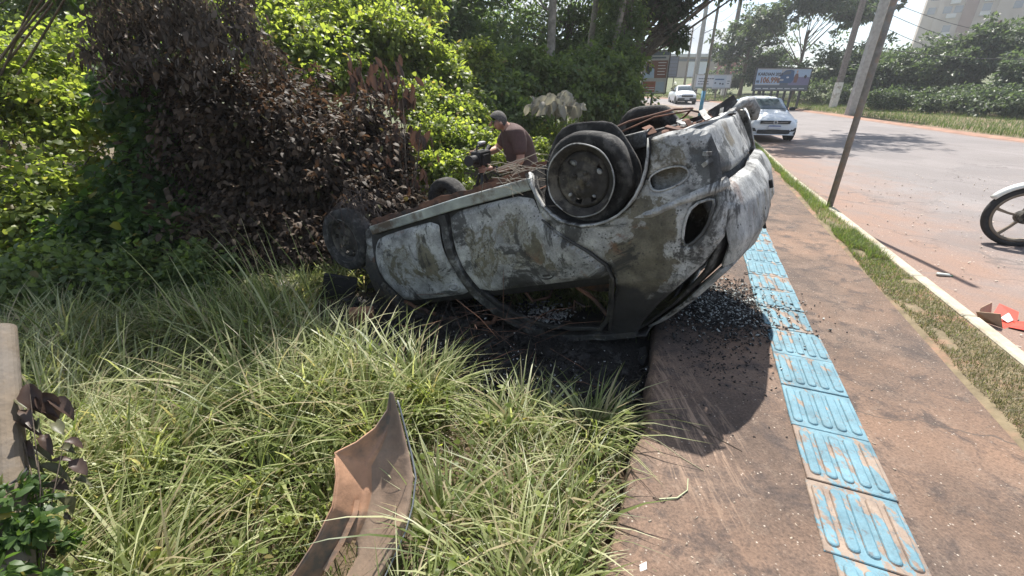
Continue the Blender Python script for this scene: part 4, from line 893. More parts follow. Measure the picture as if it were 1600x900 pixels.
tall = lambda x, y: ((x < -.35) & (y > 1.6)) | (x < -1.2) | (vnoise(x, y, 5, 1.5) > .10)
kt = tall(cx_, cy2)
tuft_field('tall_grass', cx_[kt], cy2[kt], 44, .11, .24, .64, .007, .024, 'grass_tall', .35, 1.1, 5, 'tall arching pale green grass growing in the lot beside the wreck')
tuft_field('rough_grass', cx_[~kt], cy2[~kt], 42, .13, .14, .44, .006, .020, 'grass_tall', .4, 1.2, 4, 'shorter tangled grass growing between the loose wing and the pavement')
P = lot_pts(22000, -3.4, 1.0, .35, 4.3, lambda X, Y: in_lot(X, Y, .02) & burn_keep(X, Y)); n = len(P)
o = blades('short_grass', P, g.uniform(.05, .20, n), g.uniform(.003, .007, n), g.uniform(.2, 1.1, n), g.uniform(0, 6.28, n), 'grass_lush', seg=3, g=g); tag(o, 'short green undergrowth beneath the taller grass', 'grass', kind='stuff')
P = lot_pts(12000, -3.4, 1.0, .35, 4.2, lambda X, Y: (X < -.3 + .5 * g.normal(size=len(X))) & in_lot(X, Y, .05) & burn_keep(X, Y) & clear_wing(X, Y)); n = len(P)   # small broad weeds
P[:, 2] += g.uniform(.02, .26, n); D = g.normal(size=(n, 3)); D[:, 2] *= .4; Nn = np.tile([0, 0, 1.], (n, 1)) + .4 * g.normal(size=(n, 3)); L_ = g.uniform(.015, .05, n)
tag(leaves('weeds', P, D, Nn, L_, L_ * .6, M['leaf_bright'], None, True), 'small broad leaved weeds among the grass of the lot', 'weeds', kind='stuff')
# dead straw lying about
P = lot_pts(9000, -3.2, 1.0, .35, 3.6, lambda X, Y: in_lot(X, Y, .0) & burn_keep(X, Y) & clear_wing(X, Y)); n = len(P); P[:, 2] += .02; 
o = blades('dead_straw', P, g.uniform(.10, .34, n), g.uniform(.002, .0045, n), g.uniform(1.1, 1.7, n), g.uniform(0, 6.28, n), 'grass_dry', seg=3, droop=1.1, g=g); tag(o, 'dry straw matted over the soil of the lot', 'straw', kind='stuff')
# single tall stalks that rise in front of the scorched bush
P = np.array([[-2.35 + .75 * g.random(), 2.55 + 1.0 * g.random(), 0] for _ in range(60)]); P[:, 2] = zlot(P[:, 0], P[:, 1]); n = len(P)
o = blades('grass_stalks', P, g.uniform(.65, 1.15, n), g.uniform(.008, .016, n), g.uniform(.15, .6, n), g.uniform(2.2, 4.2, n), 'grass_tall', seg=6, g=g); tag(o, 'tall upright grass stalks in front of the scorched bush', 'grass', kind='stuff')
# lot grass behind the wreck
P = lot_pts(60000, -4.5, 8.5, 4.2, 18, lambda X, Y: in_lot(X, Y, .05) & (vnoise(X, Y, 0, .9) > -.2)); n = len(P)
o = blades('lot_grass', P, g.uniform(.12, .5, n) * np.clip(.5 + vnoise(P[:, 0], P[:, 1], 2, 1.1) * 1.5, .4, 1.6), g.uniform(.008, .016, n), g.uniform(.2, .9, n), g.uniform(0, 6.28, n), 'grass_lush', seg=3, g=g); tag(o, 'lush bright grass behind the wreck along the pavement', 'grass', kind='stuff')
# verge beside the kerb: short, worn near the camera, lush further off
S = np.concatenate([g.uniform(-1, 6, 34000), g.uniform(6, 26, 22000)]); lo = Q_WALK1 + .02 + .10 * (vnoise(S, 8, 0, 2.5) + .1); hi_ = q_kerb(S) - .015; Q_ = lo + (hi_ - lo) * g.random(len(S)); k = vnoise(S, Q_, 0, 5) > -.30; S, Q_ = S[k], Q_[k]; x, y = PQ(S, Q_); n = len(S)
hh = np.where(S < 5, g.uniform(.015, .05, n), g.uniform(.03, .11, n)) * np.where(S > 7, 1.5, 1)
kd = (S < 4.5 + g.normal(size=n) * .8)
for nm, kk, mm, lb in (('verge_grass', kd, 'grass_dry', 'short worn dry grass on the verge near the litter'), ('verge_grass', ~kd, 'grass_lush', 'greener longer grass on the verge round the leaning pole')):
    P = np.stack([x[kk], y[kk], rise(y[kk])], 1); n_ = len(P); o = blades(nm, P, hh[kk], g.uniform(.003, .006, n_) * (1 if nm == 'verge_grass' else 1), g.uniform(.2, 1.2, n_), g.uniform(0, 6.28, n_), mm, seg=2, g=g); tag(o, lb, 'grass', kind='stuff')
# far verge and hill grass
S = g.uniform(14, 62, 60000); Q_ = q_far(S) + .5 + 8 * g.random(len(S)) ** 1.2; x, y = PQ(S, Q_); n = len(S); P = np.stack([x, y, rise(y) - .02], 1)
k = (y > 10); P = P[k]; n = len(P); o = blades('verge_grass', P, g.uniform(.12, .38, n), g.uniform(.012, .03, n), g.uniform(.1, .7, n), g.uniform(0, 6.28, n), 'grass_far', seg=2, g=g); tag(o, 'yellow green grass on the shoulder beyond the road', 'grass', kind='stuff')
S = g.uniform(26, 60, 14000); Q_ = Q_WALK0 - .1 - 8 * g.random(len(S)); x, y = PQ(S, Q_); P = np.stack([x, y, zlot(x, y)], 1); n = len(P); o = blades('far_grass', P, g.uniform(.15, .4, n), g.uniform(.015, .035, n), g.uniform(.1, .7, n), g.uniform(0, 6.28, n), 'grass_far', seg=2, g=g); tag(o, 'grass on the near side of the road at the bend', 'grass', kind='stuff')

# ------------------------------------------------------------------ bushes of the lot
def bl(u, v, t, r, sh=None):
    r = (r, r, r) if isinstance(r, (int, float)) else r; return (tuple(at(u, v, t)), r, sh or (r[0] * r[1] + r[0] * r[2] + r[1] * r[2]))
G1 = 'leafy bushes of the overgrown lot'
bush('bush', 'bright sunlit vine covered bush, yellow green, at the left border of the photo', 'bush', G1, [bl(60, 330, 5.0, (.95, .8, .75)), bl(150, 200, 5.6, (.85, .7, .7)), bl(-20, 140, 5.4, (.9, .8, .8)), bl(110, 110, 6.0, (.9, .7, .5)), bl(40, 430, 4.6, (.8, .6, .35))], 'leaf_bright', 11, 26000, .075, .05, stems=14)
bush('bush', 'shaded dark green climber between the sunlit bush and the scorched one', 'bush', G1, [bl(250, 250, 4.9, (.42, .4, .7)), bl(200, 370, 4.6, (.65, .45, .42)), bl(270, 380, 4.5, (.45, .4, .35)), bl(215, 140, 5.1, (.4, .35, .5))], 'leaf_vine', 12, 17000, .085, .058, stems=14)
bush('bush', 'low green scrub in front of the shaded climber', 'bush', G1, [bl(60, 440, 3.8, (.8, .4, .28)), bl(190, 440, 3.9, (.6, .4, .26)), bl(300, 420, 4.1, (.45, .3, .26))], 'leaf_mid', 13, 11000, .06, .036, stems=10)
bush('scorched_bush', 'big dark bush scorched brown by the fire beside the front wheel', 'bush', None, [bl(400, 300, 5.1, (1.0, .6, 1.05)), bl(330, 200, 5.0, (.55, .5, .8)), bl(500, 290, 5.3, (.85, .6, .85)), bl(580, 240, 5.7, (.55, .5, .65)), bl(430, 400, 4.7, (.9, .45, .5)), bl(560, 330, 5.2, (.6, .4, .45)), bl(330, 400, 4.55, (.5, .4, .45)), bl(440, 190, 5.5, (.6, .5, .6)), bl(620, 320, 5.5, (.35, .3, .4))], 'leaf_burnt', 14, 78000, .075, .036, stems=80, stemm='twig_burnt', down=.75, stem_r=.014)
# dead creeper hanging from an overhead branch
def creeper():
    g2 = np.random.default_rng(31); root = empty('dead_creeper', tuple(at(250, 20, 4.3))); tag(root, 'dead grey brown creeper with long curled leaves hanging across the top of the bushes', 'creeper'); r0 = np.array(root.location); b = MB(); P, D = [], []
    for k in range(26):
        u0 = g2.uniform(150, 400); a = np.array(at(u0, g2.uniform(-60, 60), g2.uniform(4.0, 4.9))); e = np.array(at(u0 + g2.uniform(-90, 90), g2.uniform(20, 135), g2.uniform(4.0, 4.7))); md = (a + e) / 2 + np.array([0, 0, -.08]); b.tube([a - r0, md - r0, e - r0], [.008, .006, .004], 5); n = 210
        f = g2.random((n, 1)); Q2 = a * (1 - f) ** 2 + md * 2 * f * (1 - f) + e * f * f + g2.normal(size=(n, 3)) * .07; P.append(Q2); D.append(np.array([0, 0, -1.0]) + .5 * g2.normal(size=(n, 3)))
    b.build('stem', M['twig'], root)['kind'] = 'stuff'; P = np.concatenate(P) - r0; D = np.concatenate(D); n = len(P); Nn = g2.normal(size=(n, 3)); L_ = g2.uniform(.04, .13, n)
    leaves('foliage', P, D, Nn, L_, L_ * g2.uniform(.14, .4, n), M['leaf_hang'], root, True, fold=.5, droop=.25)
creeper()
# bush with big individually seen brown leaves at its tip
def big_leaf_mesh(Lf, Wf, seed, fold=.22, droop=.25, lobed=False):
    r_ = random.Random(seed); V = []; Fc = []; n = 10
    for i in range(n):
        f = i / (n - 1); w_ = Wf / 2 * (math.sin(math.pi * min(1, f * 1.02 + .03)) ** .75) * (1 + .12 * r_.uniform(-1, 1)); z = -droop * Lf * f * f
        V += [(-w_, f * Lf, z + w_ * fold * 2 + r_.uniform(-.004, .004)), (0, f * Lf, z), (w_, f * Lf, z + w_ * fold * 2 + r_.uniform(-.004, .004))]
    for i in range(n - 1): a = 3 * i; Fc += [(a, a + 1, a + 4, a + 3), (a + 1, a + 2, a + 5, a + 4)]
    me = bpy.data.meshes.new('leaf'); me.from_pydata(V, [], Fc); me.update(); me.polygons.foreach_set('use_smooth', [True] * len(me.polygons)); return me
def hang_leaves(root, pts, meshes, mat_, seed, s0=.8, s1=1.3, spread=.5, down=-1.0):
    r_ = random.Random(seed); inv = root.matrix_world.inverted() if root.matrix_world else None
    for k, p in enumerate(pts):
        o = bpy.data.objects.new('leaf', meshes[k % len(meshes)]); C.objects.link(o); o.parent = root
        if not o.data.materials: o.data.materials.append(mat_)
        d = Vector((r_.gauss(0, spread), r_.gauss(0, spread), down + r_.gauss(0, .25))).normalized(); q = d.to_track_quat('Y', 'Z'); o.rotation_mode = 'QUATERNION'; from mathutils import Quaternion
        o.rotation_quaternion = q @ Quaternion((0, 1, 0), r_.uniform(-1.5, 1.5)); o.location = Vector(p) - Vector(root.location); sc_ = r_.uniform(s0, s1); o.scale = (sc_, sc_, sc_)
bush('weed_clump', 'leafy green weeds hiding the foot of the wooden post', 'weeds', None, [(tuple(at(20, 800, 1.42)), (.13, .12, .12), 2), (tuple(at(75, 870, 1.38)), (.12, .12, .08), 1)], 'leaf_vine', 90, 1100, .036, .017, stems=6, base=tuple(at(30, 1000, 1.45)), cl=.12, stem_r=.003)
root = empty('brown_leaved_shrub', tuple(on_ground(640, 380, -.2))); tag(root, 'withered shrub with large hanging brown leaves at the edge of the scorched bush', 'shrub')
bm_ = [big_leaf_mesh(.17, .075, k) for k in range(4)]; r_ = random.Random(9); pts = []; b = MB(); base_ = Vector(root.location)
for (u, v, t, n_, rr_) in ((600, 120, 5.5, 46, .22), (560, 110, 5.5, 26, .2), (630, 150, 5.6, 24, .15), (580, 180, 5.4, 26, .2), (590, 250, 5.2, 34, .22), (660, 210, 5.3, 8, .1), (650, 270, 5.2, 14, .18), (540, 260, 5.1, 14, .2), (620, 205, 5.4, 12, .2)):
    c_ = at(u, v, t); b.tube([(0, 0, -.05), tuple((c_ - base_) * .5 + Vector((0, 0, .1))), tuple(c_ - base_ + Vector((0, 0, .12)))], [.014, .010, .004], 5)
    for k in range(n_): pts.append(c_ + Vector((r_.gauss(0, rr_ * .55), r_.gauss(0, rr_ * .5), r_.gauss(0, rr_ * .6))))
b.build('stem', M['twig'], root)['kind'] = 'stuff'; hang_leaves(root, pts, bm_, M['leaf_brown'], 4, .7, 1.25, .35)
root = empty('pale_leaved_sapling', tuple(on_ground(865, 240, -.15))); tag(root, 'sapling with drooping pale grey leaves standing behind the photographer', 'sapling')
bm_ = [big_leaf_mesh(.30, .16, 20 + k, droop=.45) for k in range(4)]; pts = []; b = MB(); base_ = Vector(root.location); top_ = at(868, 165, 8.3)
b.tube([(0, 0, -.05), tuple((top_ - base_) * .5 + Vector((.04, 0, 0))), tuple(top_ - base_)], [.03, .025, .015], 6)
for k in range(84):
    a_ = r_.uniform(0, 6.28); rr_ = r_.uniform(.08, .66); p = top_ + Vector((math.cos(a_) * rr_, math.sin(a_) * rr_ * .8, .16 - .45 * rr_ * rr_ + r_.gauss(0, .05))); pts.append(p); b.tube([tuple(top_ - base_), tuple(p - base_)], [.006, .004], 4)
b.build('stem', M['bark_pale'], root)['kind'] = 'stuff'; hang_leaves(root, pts, bm_, M['leaf_pale'], 6, .6, 1.1, .7, -.75)
bush('bush', 'bright green leafy scrub behind the photographer and the far wheel', 'bush', G1, [bl(690, 225, 6.6, (.55, .5, .42)), bl(740, 240, 6.6, (.5, .5, .3)), bl(690, 270, 6.0, (.4, .4, .25)), bl(650, 160, 7.0, (.4, .4, .4)), bl(800, 240, 7.6, (.6, .5, .3)), bl(720, 190, 7.6, (.6, .5, .35)), bl(870, 225, 8.8, (.6, .5, .3))], 'leaf_bright', 15, 26000, .065, .042, stems=16)
bush('bush', 'pale green bush growing over the top of the scorched one', 'bush', G1, [bl(470, 90, 7.2, (1.0, .8, .7)), bl(560, 60, 7.6, (.9, .7, .7)), bl(430, 30, 7.6, (.9, .8, .6)), bl(530, 130, 7.0, (.7, .6, .4))], 'leaf_bright', 16, 24000, .09, .055, stems=18)
bush('bush', 'tall light green shrub with arching sprays above the brown leaves', 'bush', G1, [bl(640, 90, 8.0, (.7, .6, .7)), bl(690, 130, 8.2, (.6, .6, .5)), bl(600, 40, 8.6, (.9, .7, .6)), bl(740, 110, 9.4, (.6, .5, .6)), bl(660, 20, 8.8, (.5, .5, .4))], 'leaf_bright', 17, 22000, .10, .05, stems=18)
bush('bush', 'mid green bush at the foot of the tall trees behind the photographer', 'bush', G1, [bl(760, 150, 9.6, (.8, .7, .6)), bl(820, 130, 10.5, (.9, .7, .7)), bl(710, 180, 8.6, (.6, .5, .4)), bl(800, 190, 9.4, (.8, .6, .35))], 'leaf_mid', 18, 22000, .10, .06, stems=16)
bush('bush', 'dense rounded green bush left of the billboard on one post', 'bush', G1, [bl(930, 120, 11.5, (.95, .8, .6)), bl(965, 150, 12.0, (.7, .7, .6)), bl(890, 140, 11.0, (.8, .7, .6)), bl(925, 165, 11.2, (.9, .7, .35)), bl(975, 105, 12.5, (.5, .5, .5))], 'leaf_mid', 19, 26000, .11, .065, stems=16)
bush('bush', 'low weeds spilling towards the pavement below the rounded bush', 'bush', G1, [bl(940, 190, 12.5, (.9, .6, .22)), bl(860, 205, 10.0, (.7, .5, .22)), bl(990, 178, 15.5, (.6, .6, .2))], 'leaf_mid', 20, 6000, .07, .045, stems=6)
# trees of the lot
G2 = 'tall trees of the overgrown lot'
def tr(name, label, u, t, h, tr_, crowns, m, seed, n, ll, **k):
    x, y = at(u, 200, t).x, at(u, 200, t).y; z = zg(x, y); return tree(name, label, (x, y, z), h, tr_, crowns, m, seed, n, ll, G2, **k)
tr('tree', 'broad dark green tree filling the space over the arching shrub', 700, 12.5, 7.5, .16, [((-.2, 0, 3.8), (2.2, 1.6, 2.0), 3), ((.6, .2, 2.2), (1.6, 1.2, 1.0), 1.5), ((-2.4, .3, 3.4), (1.8, 1.4, 1.6), 2)], 'leaf_dark', 41, 34000, .13)
tr('tree', 'tall tree with a straight pale trunk, nearest of the trunks to the photographer', 858, 13.0, 9.5, .15, [((0, 0, 7.0), (2.2, 2.0, 2.0), 3), ((-1.1, .4, 5.0), (1.2, 1.0, 1.0), 1)], 'leaf_mid', 42, 22000, .13, bark='bark_pale', trunk_top=7.5)
tr('tree', 'slender tree with a trunk that forks low, leaning over the rounded bush', 905, 14.5, 9.0, .13, [((.3, 0, 6.4), (2.2, 1.8, 1.8), 2), ((1.1, .2, 4.6), (.9, .9, .8), .6)], 'leaf_mid', 43, 17000, .13, bark='bark_pale', lean=(.06, 0), trunk_top=6.5)
tr('tree', 'leaning pale trunk beside the ivy column', 930, 13.5, 9.0, .12, [((.9, 0, 6.6), (2.0, 1.7, 1.6), 2)], 'leaf_mid', 44, 12000, .13, bark='bark_pale', lean=(.13, .02), trunk_top=6.5)
tr('ivy_clad_tree', 'thick tree trunk wrapped from the ground up in dark ivy', 958, 13.8, 9.0, .26, [((0, 0, 1.6), (.62, .6, 1.2), 1.2), ((0, 0, 3.2), (.62, .6, 1.4), 1.4), ((0, 0, 5.0), (.7, .7, 1.3), 1.4), ((.2, 0, 7.2), (2.6, 2.2, 1.5), 2.2)], 'leaf_dark', 45, 34000, .10, limbs=6)
tr('tree', 'spreading tree whose branches hang over the road above the billboard', 985, 16.0, 9.5, .2, [((2.2, -.4, 5.3), (2.4, 1.6, .8), 2), ((.6, 0, 4.4), (1.0, .9, .7), 1), ((4.4, -.6, 5.4), (1.7, 1.2, .55), 1.1), ((.4, 0, 6.6), (2.2, 1.8, 1.2), 1), ((1.2, 0, 3.4), (.6, .6, .5), .35), ((7.0, 3.6, 9.0), (3.0, 2.4, .9), 2.2), ((10.0, 5.5, 9.4), (2.6, 2.2, .9), 1.6)], 'leaf_far', 46, 30000, .16, limbs=10, cl=.26)
tr('tree', 'green tree at the back of the lot behind the pale green bush', 420, 11.5, 6.5, .14, [((0, 0, 3.4), (2.4, 1.6, 1.9), 2), ((-2.6, 0, 3.2), (2.2, 1.6, 1.7), 2)], 'leaf_mid', 47, 30000, .12)
tr('tree', 'green tree at the back corner of the lot behind the sunlit bush', 60, 9.5, 6.5, .14, [((0, 0, 3.0), (2.4, 1.6, 1.7), 2), ((-2.2, -.6, 2.8), (1.8, 1.4, 1.6), 1.5), ((2.0, .2, 3.2), (1.6, 1.2, 1.3), 1.5)], 'leaf_mid', 48, 32000, .11)
tree('tree', 'unseen tree added above the dead creeper, its dark leaves shading the climber', (-6.4, 5.6, zg(-6.4, 5.6)), 5.5, .05, [((3.1, -.8, 3.6), (1.6, 1.0, .6), 2), ((4.4, -.7, 3.9), (1.3, .9, .6), 1.5), ((1.9, -1.2, 3.2), (.9, .7, .5), 1)], 'leaf_vine', 49, 20000, .09, G2, hi=True)  # canopy above the frame, added to shade the climber below

tr('tree', 'dark mass of foliage filling the gaps between the tall trunks', 880, 19, 8, .16, [((0, 0, 3.6), (3.4, 1.6, 2.2), 3), ((-3.6, 0, 3.8), (2.4, 1.6, 2.2), 2), ((1.2, 0, 6.4), (3.6, 1.6, 1.6), 2)], 'leaf_dark', 50, 30000, .17)

# ------------------------------------------------------------------ trees across the road
G3 = 'trees behind the far shoulder'
def ft(label, u, v, t, h, crowns, seed, n, ll=.3, m='leaf_far', tr_=.2, **k):
    p = at(u, v, t); z = float(rise(p.y)) + .1; return tree('tree', label, (p.x, p.y, z), h, tr_, crowns, m, seed, n, ll, G3, **k)
ft('wide dark bush tree behind the car advertisement board', 1310, 180, 38, 6, [((0, 0, 2.6), (4.2, 2.4, 2.2), 2), ((3.4, 0, 2.0), (3.2, 2.0, 1.8), 1.3)], 61, 15000)
ft('tall airy tree with forked branches rising above the car advertisement board', 1235, 160, 42, 12, [((0, 0, 8.2), (4.6, 3.2, 2.2), 2), ((-4.2, 0, 6.6), (2.8, 2.2, 1.5), 1), ((4.4, 0, 7.4), (3.0, 2.4, 1.7), 1.2), ((0, 0, 10.6), (3.4, 2.6, 1.4), 1), ((6.2, -.5, 9.2), (2.4, 2, 1.5), .8)], 62, 30000, .30, limbs=3, cl=.30, shell=.4, trunk_top=5.8, tr_=.2, bark='bark')
ft('middle sized tree over the plain white billboard', 1155, 150, 46, 9, [((0, 0, 5.6), (3.4, 2.4, 1.9), 2), ((-2.2, 0, 4.0), (2.0, 1.6, 1.1), 1), ((2.0, 0, 3.0), (2.6, 1.8, 1.8), 1.4)], 63, 12000, .32, cl=.24)
ft('low dark trees behind the plain white billboard', 1185, 150, 50, 6, [((0, 0, 2.6), (4.4, 2.0, 2.4), 2), ((-4, 0, 1.4), (2.4, 1.6, 1.4), .7)], 64, 8000, .34)
ft('tall tree right of the whitewashed pole with a rounded top in front of the tower', 1500, 190, 31, 9, [((0, 0, 3.9), (2.2, 2.2, 1.8), 2), ((-1.6, 0, 2.6), (2.4, 1.8, 1.6), 1.4), ((2.0, 0, 3.4), (2.3, 1.8, 1.7), 1.4)], 65, 19000, .26)
ft('dark green tree between the thick pole and the rounded tree across the road', 1425, 185, 33, 6, [((0, 0, 2.9), (3.0, 2.0, 1.9), 2), ((2.4, 0, 1.7), (2.0, 1.5, 1.3), 1)], 66, 13000, .26)
ft('large tree cut by the right border of the photo', 1600, 195, 27, 8, [((0, 0, 1.8), (2.6, 2.2, 1.6), 2), ((2.6, 0, 1.9), (2.4, 2.0, 2.0), 1.5), ((-1.6, -.3, 2.0), (1.6, 1.2, 1.2), 1)], 67, 17000, .24)
ft('big tree beyond the right border of the photo', 1760, 210, 25, 8, [((0, 0, 1.7), (3.2, 2.4, 2.6), 2)], 68, 8000, .28)
ft('low bush tree left of the thick concrete pole', 1365, 182, 35, 5, [((0, 0, 2.0), (2.6, 1.6, 1.6), 2)], 69, 8000, .26)
for i, (u, v, t, rx_, rz_) in enumerate([(1385, 178, 29, 1.7, .75), (1470, 190, 27, 1.9, .8), (1540, 198, 25, 1.7, .85), (1600, 206, 23.5, 1.6, .9), (1290, 165, 34, 2.4, 1.0)]):
    p = at(u, v, t); z = float(rise(p.y)) + .05
    bush('hedge_bush', ['dark low bush in front of the tree left of the rounded one', 'dark creeper covered hedge bush below the rounded tree', 'dark hedge bush between the rounded tree and the one at the border', 'dark hedge bush lowest at the right border of the photo', 'soft green bush right of the car advertisement board'][i], 'bush', 'dark bushes along the far shoulder', [((p.x, p.y, z + rz_ * .8), (rx_, 1.1, rz_), 1)], 'leaf_far', 80 + i, 5200, .16, .09, hi=False, stems=5, base=(p.x, p.y, z))
# ------------------------------------------------------------------ rusty wing lying in the grass
def plain(name, col, rough=.5, metal=0, **k): return simple(name, col, rough, metal, var=k.pop('var', .06), bm=k.pop('bm', 0), **k)
wing_in = simple('wing_primer', (.36, .20, .12), .75, 0, var=.35, scale=5, bm=.4, col2=(.12, .10, .082), kind='Object')
t = wing_in.node_tree; pb = [n for n in t.nodes if n.type == 'BSDF_PRINCIPLED'][0]; lk = pb.inputs['Base Color'].links[0].from_socket; sf = maths(t, 'ADD', N(t, 'ShaderNodeAttribute', attribute_name='painted_shade').outputs['Fac'], maths(t, 'MULTIPLY', maths(t, 'SUBTRACT', noise(t, coord(t), 7, 8, .7), .5), 1.1)); t.links.new(mix(t, ramp(t, sf, [(.45, 0.), (.75, .85)]), lk, ramp(t, noise(t, coord(t), 9, 8, .7), [(.35, (.14, .105, .078)), (.65, (.27, .195, .14))])), pb.inputs['Base Color'])  # shadow on the right part of the wing is painted into the primer colour
wing_out = simple('wing_paint', (.20, .21, .22), .4, .2, var=.2, scale=8, bm=.2)
Lp = [(609, 612, 1.80), (604, 640, 1.80), (585, 668, 1.77), (556, 690, 1.74), (522, 707, 1.70), (526, 745, 1.665), (520, 790, 1.62), (497, 838, 1.575), (466, 886, 1.53), (440, 925, 1.50), (420, 965, 1.47)]
Rp = [(613, 612, 1.80), (622, 640, 1.80), (630, 672, 1.79), (639, 708, 1.77), (646, 746, 1.74), (641, 790, 1.70), (630, 830, 1.66), (612, 870, 1.62), (592, 912, 1.58), (575, 950, 1.54), (560, 990, 1.50)]
def lerp_poly(P, f):
    x = f * (len(P) - 1); i = min(int(x), len(P) - 2); a, b_ = at(*P[i]), at(*P[i + 1]); return a.lerp(b_, x - i)
root = empty('car_wing', tuple(at(540, 800, 1.62))); tag(root, 'loose rusty brown front wing panel of a car lying curled in the grass', 'car part')
r0 = Vector(root.location); NV, NU = 70, 34; fw = (at(600, 800, 2.0) - at(600, 800, 1.0)).normalized(); V = []; idx = {}
for i in range(NV + 1):
    f = i / NV; a, b_ = lerp_poly(Lp, f), lerp_poly(Rp, f)
    for j in range(NU + 1):
        u = j / NU; bulge = .085 * math.sin(math.pi * min(1, u * 1.05)) * min(1, f * 2.2); ridge = -.010 * math.exp(-((u - .40) / .035) ** 2) * (f > .2); p = a.lerp(b_, u) + fw * (bulge + ridge + .006 * float(vnoise(f * 5, u * 3, 0, 1))); V.append(p - r0)
Fc = []
for i in range(NV):
    for j in range(NU):
        f, u = (i + .5) / NV, (j + .5) / NU
        if f > .69 and abs(u - .44) < .15 * (1 - max(0, (.77 - f) / .08) ** 2) ** .5: continue
        a_ = i * (NU + 1) + j; Fc.append((a_, a_ + 1, a_ + NU + 2, a_ + NU + 1))
wo = mesh('wing_skin', V, Fc, wing_in, root, smooth=True); sa = wo.data.attributes.new('painted_shade', 'FLOAT', 'POINT'); sa.data.foreach_set('value', [float(sstep((j / NU - .40) / .10)) for i in range(NV + 1) for j in range(NU + 1)]); md = wo.modifiers.new('solid', 'SOLIDIFY'); md.thickness = .006  # mask of the painted shadow, rising left to right across the wing
b = MB(); b.sweep([tuple(lerp_poly(Rp, i / 40) - r0 + Vector((.010, 0, 0)) - fw * (.0 if i < 3 else -.010)) for i in range(2, 41)], [.012] + [.03] * 38, .006, side=tuple(-fw)); o = b.build('flange', wing_out, root, smooth=True)
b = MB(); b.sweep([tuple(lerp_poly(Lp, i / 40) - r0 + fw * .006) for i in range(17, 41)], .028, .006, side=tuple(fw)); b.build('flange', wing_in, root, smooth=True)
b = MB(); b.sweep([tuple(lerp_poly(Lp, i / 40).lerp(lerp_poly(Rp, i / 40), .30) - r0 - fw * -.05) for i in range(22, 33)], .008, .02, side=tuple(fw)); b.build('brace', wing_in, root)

# ------------------------------------------------------------------ burnt debris, bricks, shards, twigs
def shards(name, label, cat, pts_, size, m, seed, thick=.25, parent=None, tilt=.7):
    g3 = np.random.default_rng(seed); n = len(pts_); V = []; T = []
    q = g3.normal(size=(n, 3)); up = unit(np.column_stack([q[:, 0] * tilt, q[:, 1] * tilt, np.ones(n)])); a = unit(np.cross(up, g3.normal(size=(n, 3)))); b2 = np.cross(up, a); s_ = size * (.35 + g3.random((n, 1)) * 1.1)
    ring = []
    for k in range(4): t = math.pi / 2 * k + g3.random((n, 1)) * .9; ring.append(a * np.cos(t) * s_ + b2 * np.sin(t) * s_ * .6)
    P = np.asarray(pts_); top = [P + r + up * s_ * thick for r in ring]; bot = [P + r * 1.1 for r in ring]; V = np.stack(bot + top, 1).reshape(-1, 3)
    T = np.array([[4, 5, 6], [4, 6, 7], [0, 1, 5], [0, 5, 4], [1, 2, 6], [1, 6, 5], [2, 3, 7], [2, 7, 6], [3, 0, 4], [3, 4, 7]]); F_ = (np.arange(n)[:, None, None] * 8 + T[None]).reshape(-1, 3)
    o = fast(name, V, F_, m, parent); tag(o, label, cat, kind='stuff'); return o
g = np.random.default_rng(77)
n = 7500; X = g.normal(-.3, .8, n); Y = 2.5 - .42 * X + g.normal(0, .36, n); k = in_lot(X, Y, 0) & (burnf(X, Y) > .12); X, Y = X[k], Y[k]
P = np.column_stack([X, Y, zlot(X, Y) + g.uniform(0, .02, len(X))]); shards('burnt_debris', 'black charred debris covering the soil under and before the wreck', 'debris', P[600:], .011, M['char'], 1, .5); shards('burnt_flakes', 'larger thin black flakes of burnt trim lying under the wreck', 'debris', P[:600], .045, M['char'], 11, .05, tilt=.5)
tangle('burnt_wires', (-.1, 2.55, -.17), .55, 60, M['burnt_rust'], 'rusty wires and springs strewn over the charred soil', 17, rw=.0022)
n = 800; X = g.normal(-.2, .6, n); Y = 2.35 - .42 * X + g.normal(0, .3, n); k = in_lot(X, Y, 0); P = np.column_stack([X[k], Y[k], zlot(X[k], Y[k]) + .012]); shards('ash_flakes', 'pale ash flakes scattered over the charred soil', 'ash', P, .008, M['ash'], 2, .1)
# molten crumbs and glass on the pavement by the rear of the car
n = 7500; t_ = g.random(n); X = 1.55 + g.normal(0, .24, n) + .1 * t_; Y = 2.95 + g.normal(0, .22, n) + .25 * (t_ - .5); k = ~in_lot(X, Y, -.02); P = np.column_stack([X[k], Y[k], rise(Y[k]) + .002 + .012 * g.random(k.sum())]); shards('burnt_debris', 'heap of black burnt crumbs and glass on the pavement behind the wreck', 'debris', P[400:], .0075, M['char'], 3, .5); shards('burnt_flakes', 'larger black flakes among the burnt crumbs on the pavement', 'debris', P[:400], .02, M['char'], 13, .12)
k2 = g.random(len(P)) < .16; shards('glass_fragments', 'grey bits of glass and ash among the burnt crumbs on the pavement', 'glass', P[k2] + [0, 0, .006], .010, simple('ash_glass', (.28, .30, .29), .35, var=.4, scale=30), 4, .15)
n = 420; X = g.normal(1.25, .22, n); Y = g.normal(2.25, .2, n); k = ~in_lot(X, Y, -.02); P = np.column_stack([X[k], Y[k], rise(Y[k]) + .002]); shards('burnt_debris', 'thin scatter of black crumbs nearer the photographer side of the pavement', 'debris', P, .007, M['char'], 5, .4)
n = 900; S_ = g.uniform(.2, 9, n); Q_ = g.uniform(.0, 1.6, n); x, y = PQ(S_, Q_); P = np.column_stack([x, y, rise(y) + .001]); shards('grit', 'fine pale grit and small leaves strewn over the pavement', 'grit', P, .0055, simple('grit', (.32, .26, .20), .9, var=.5, scale=40), 6, .25)
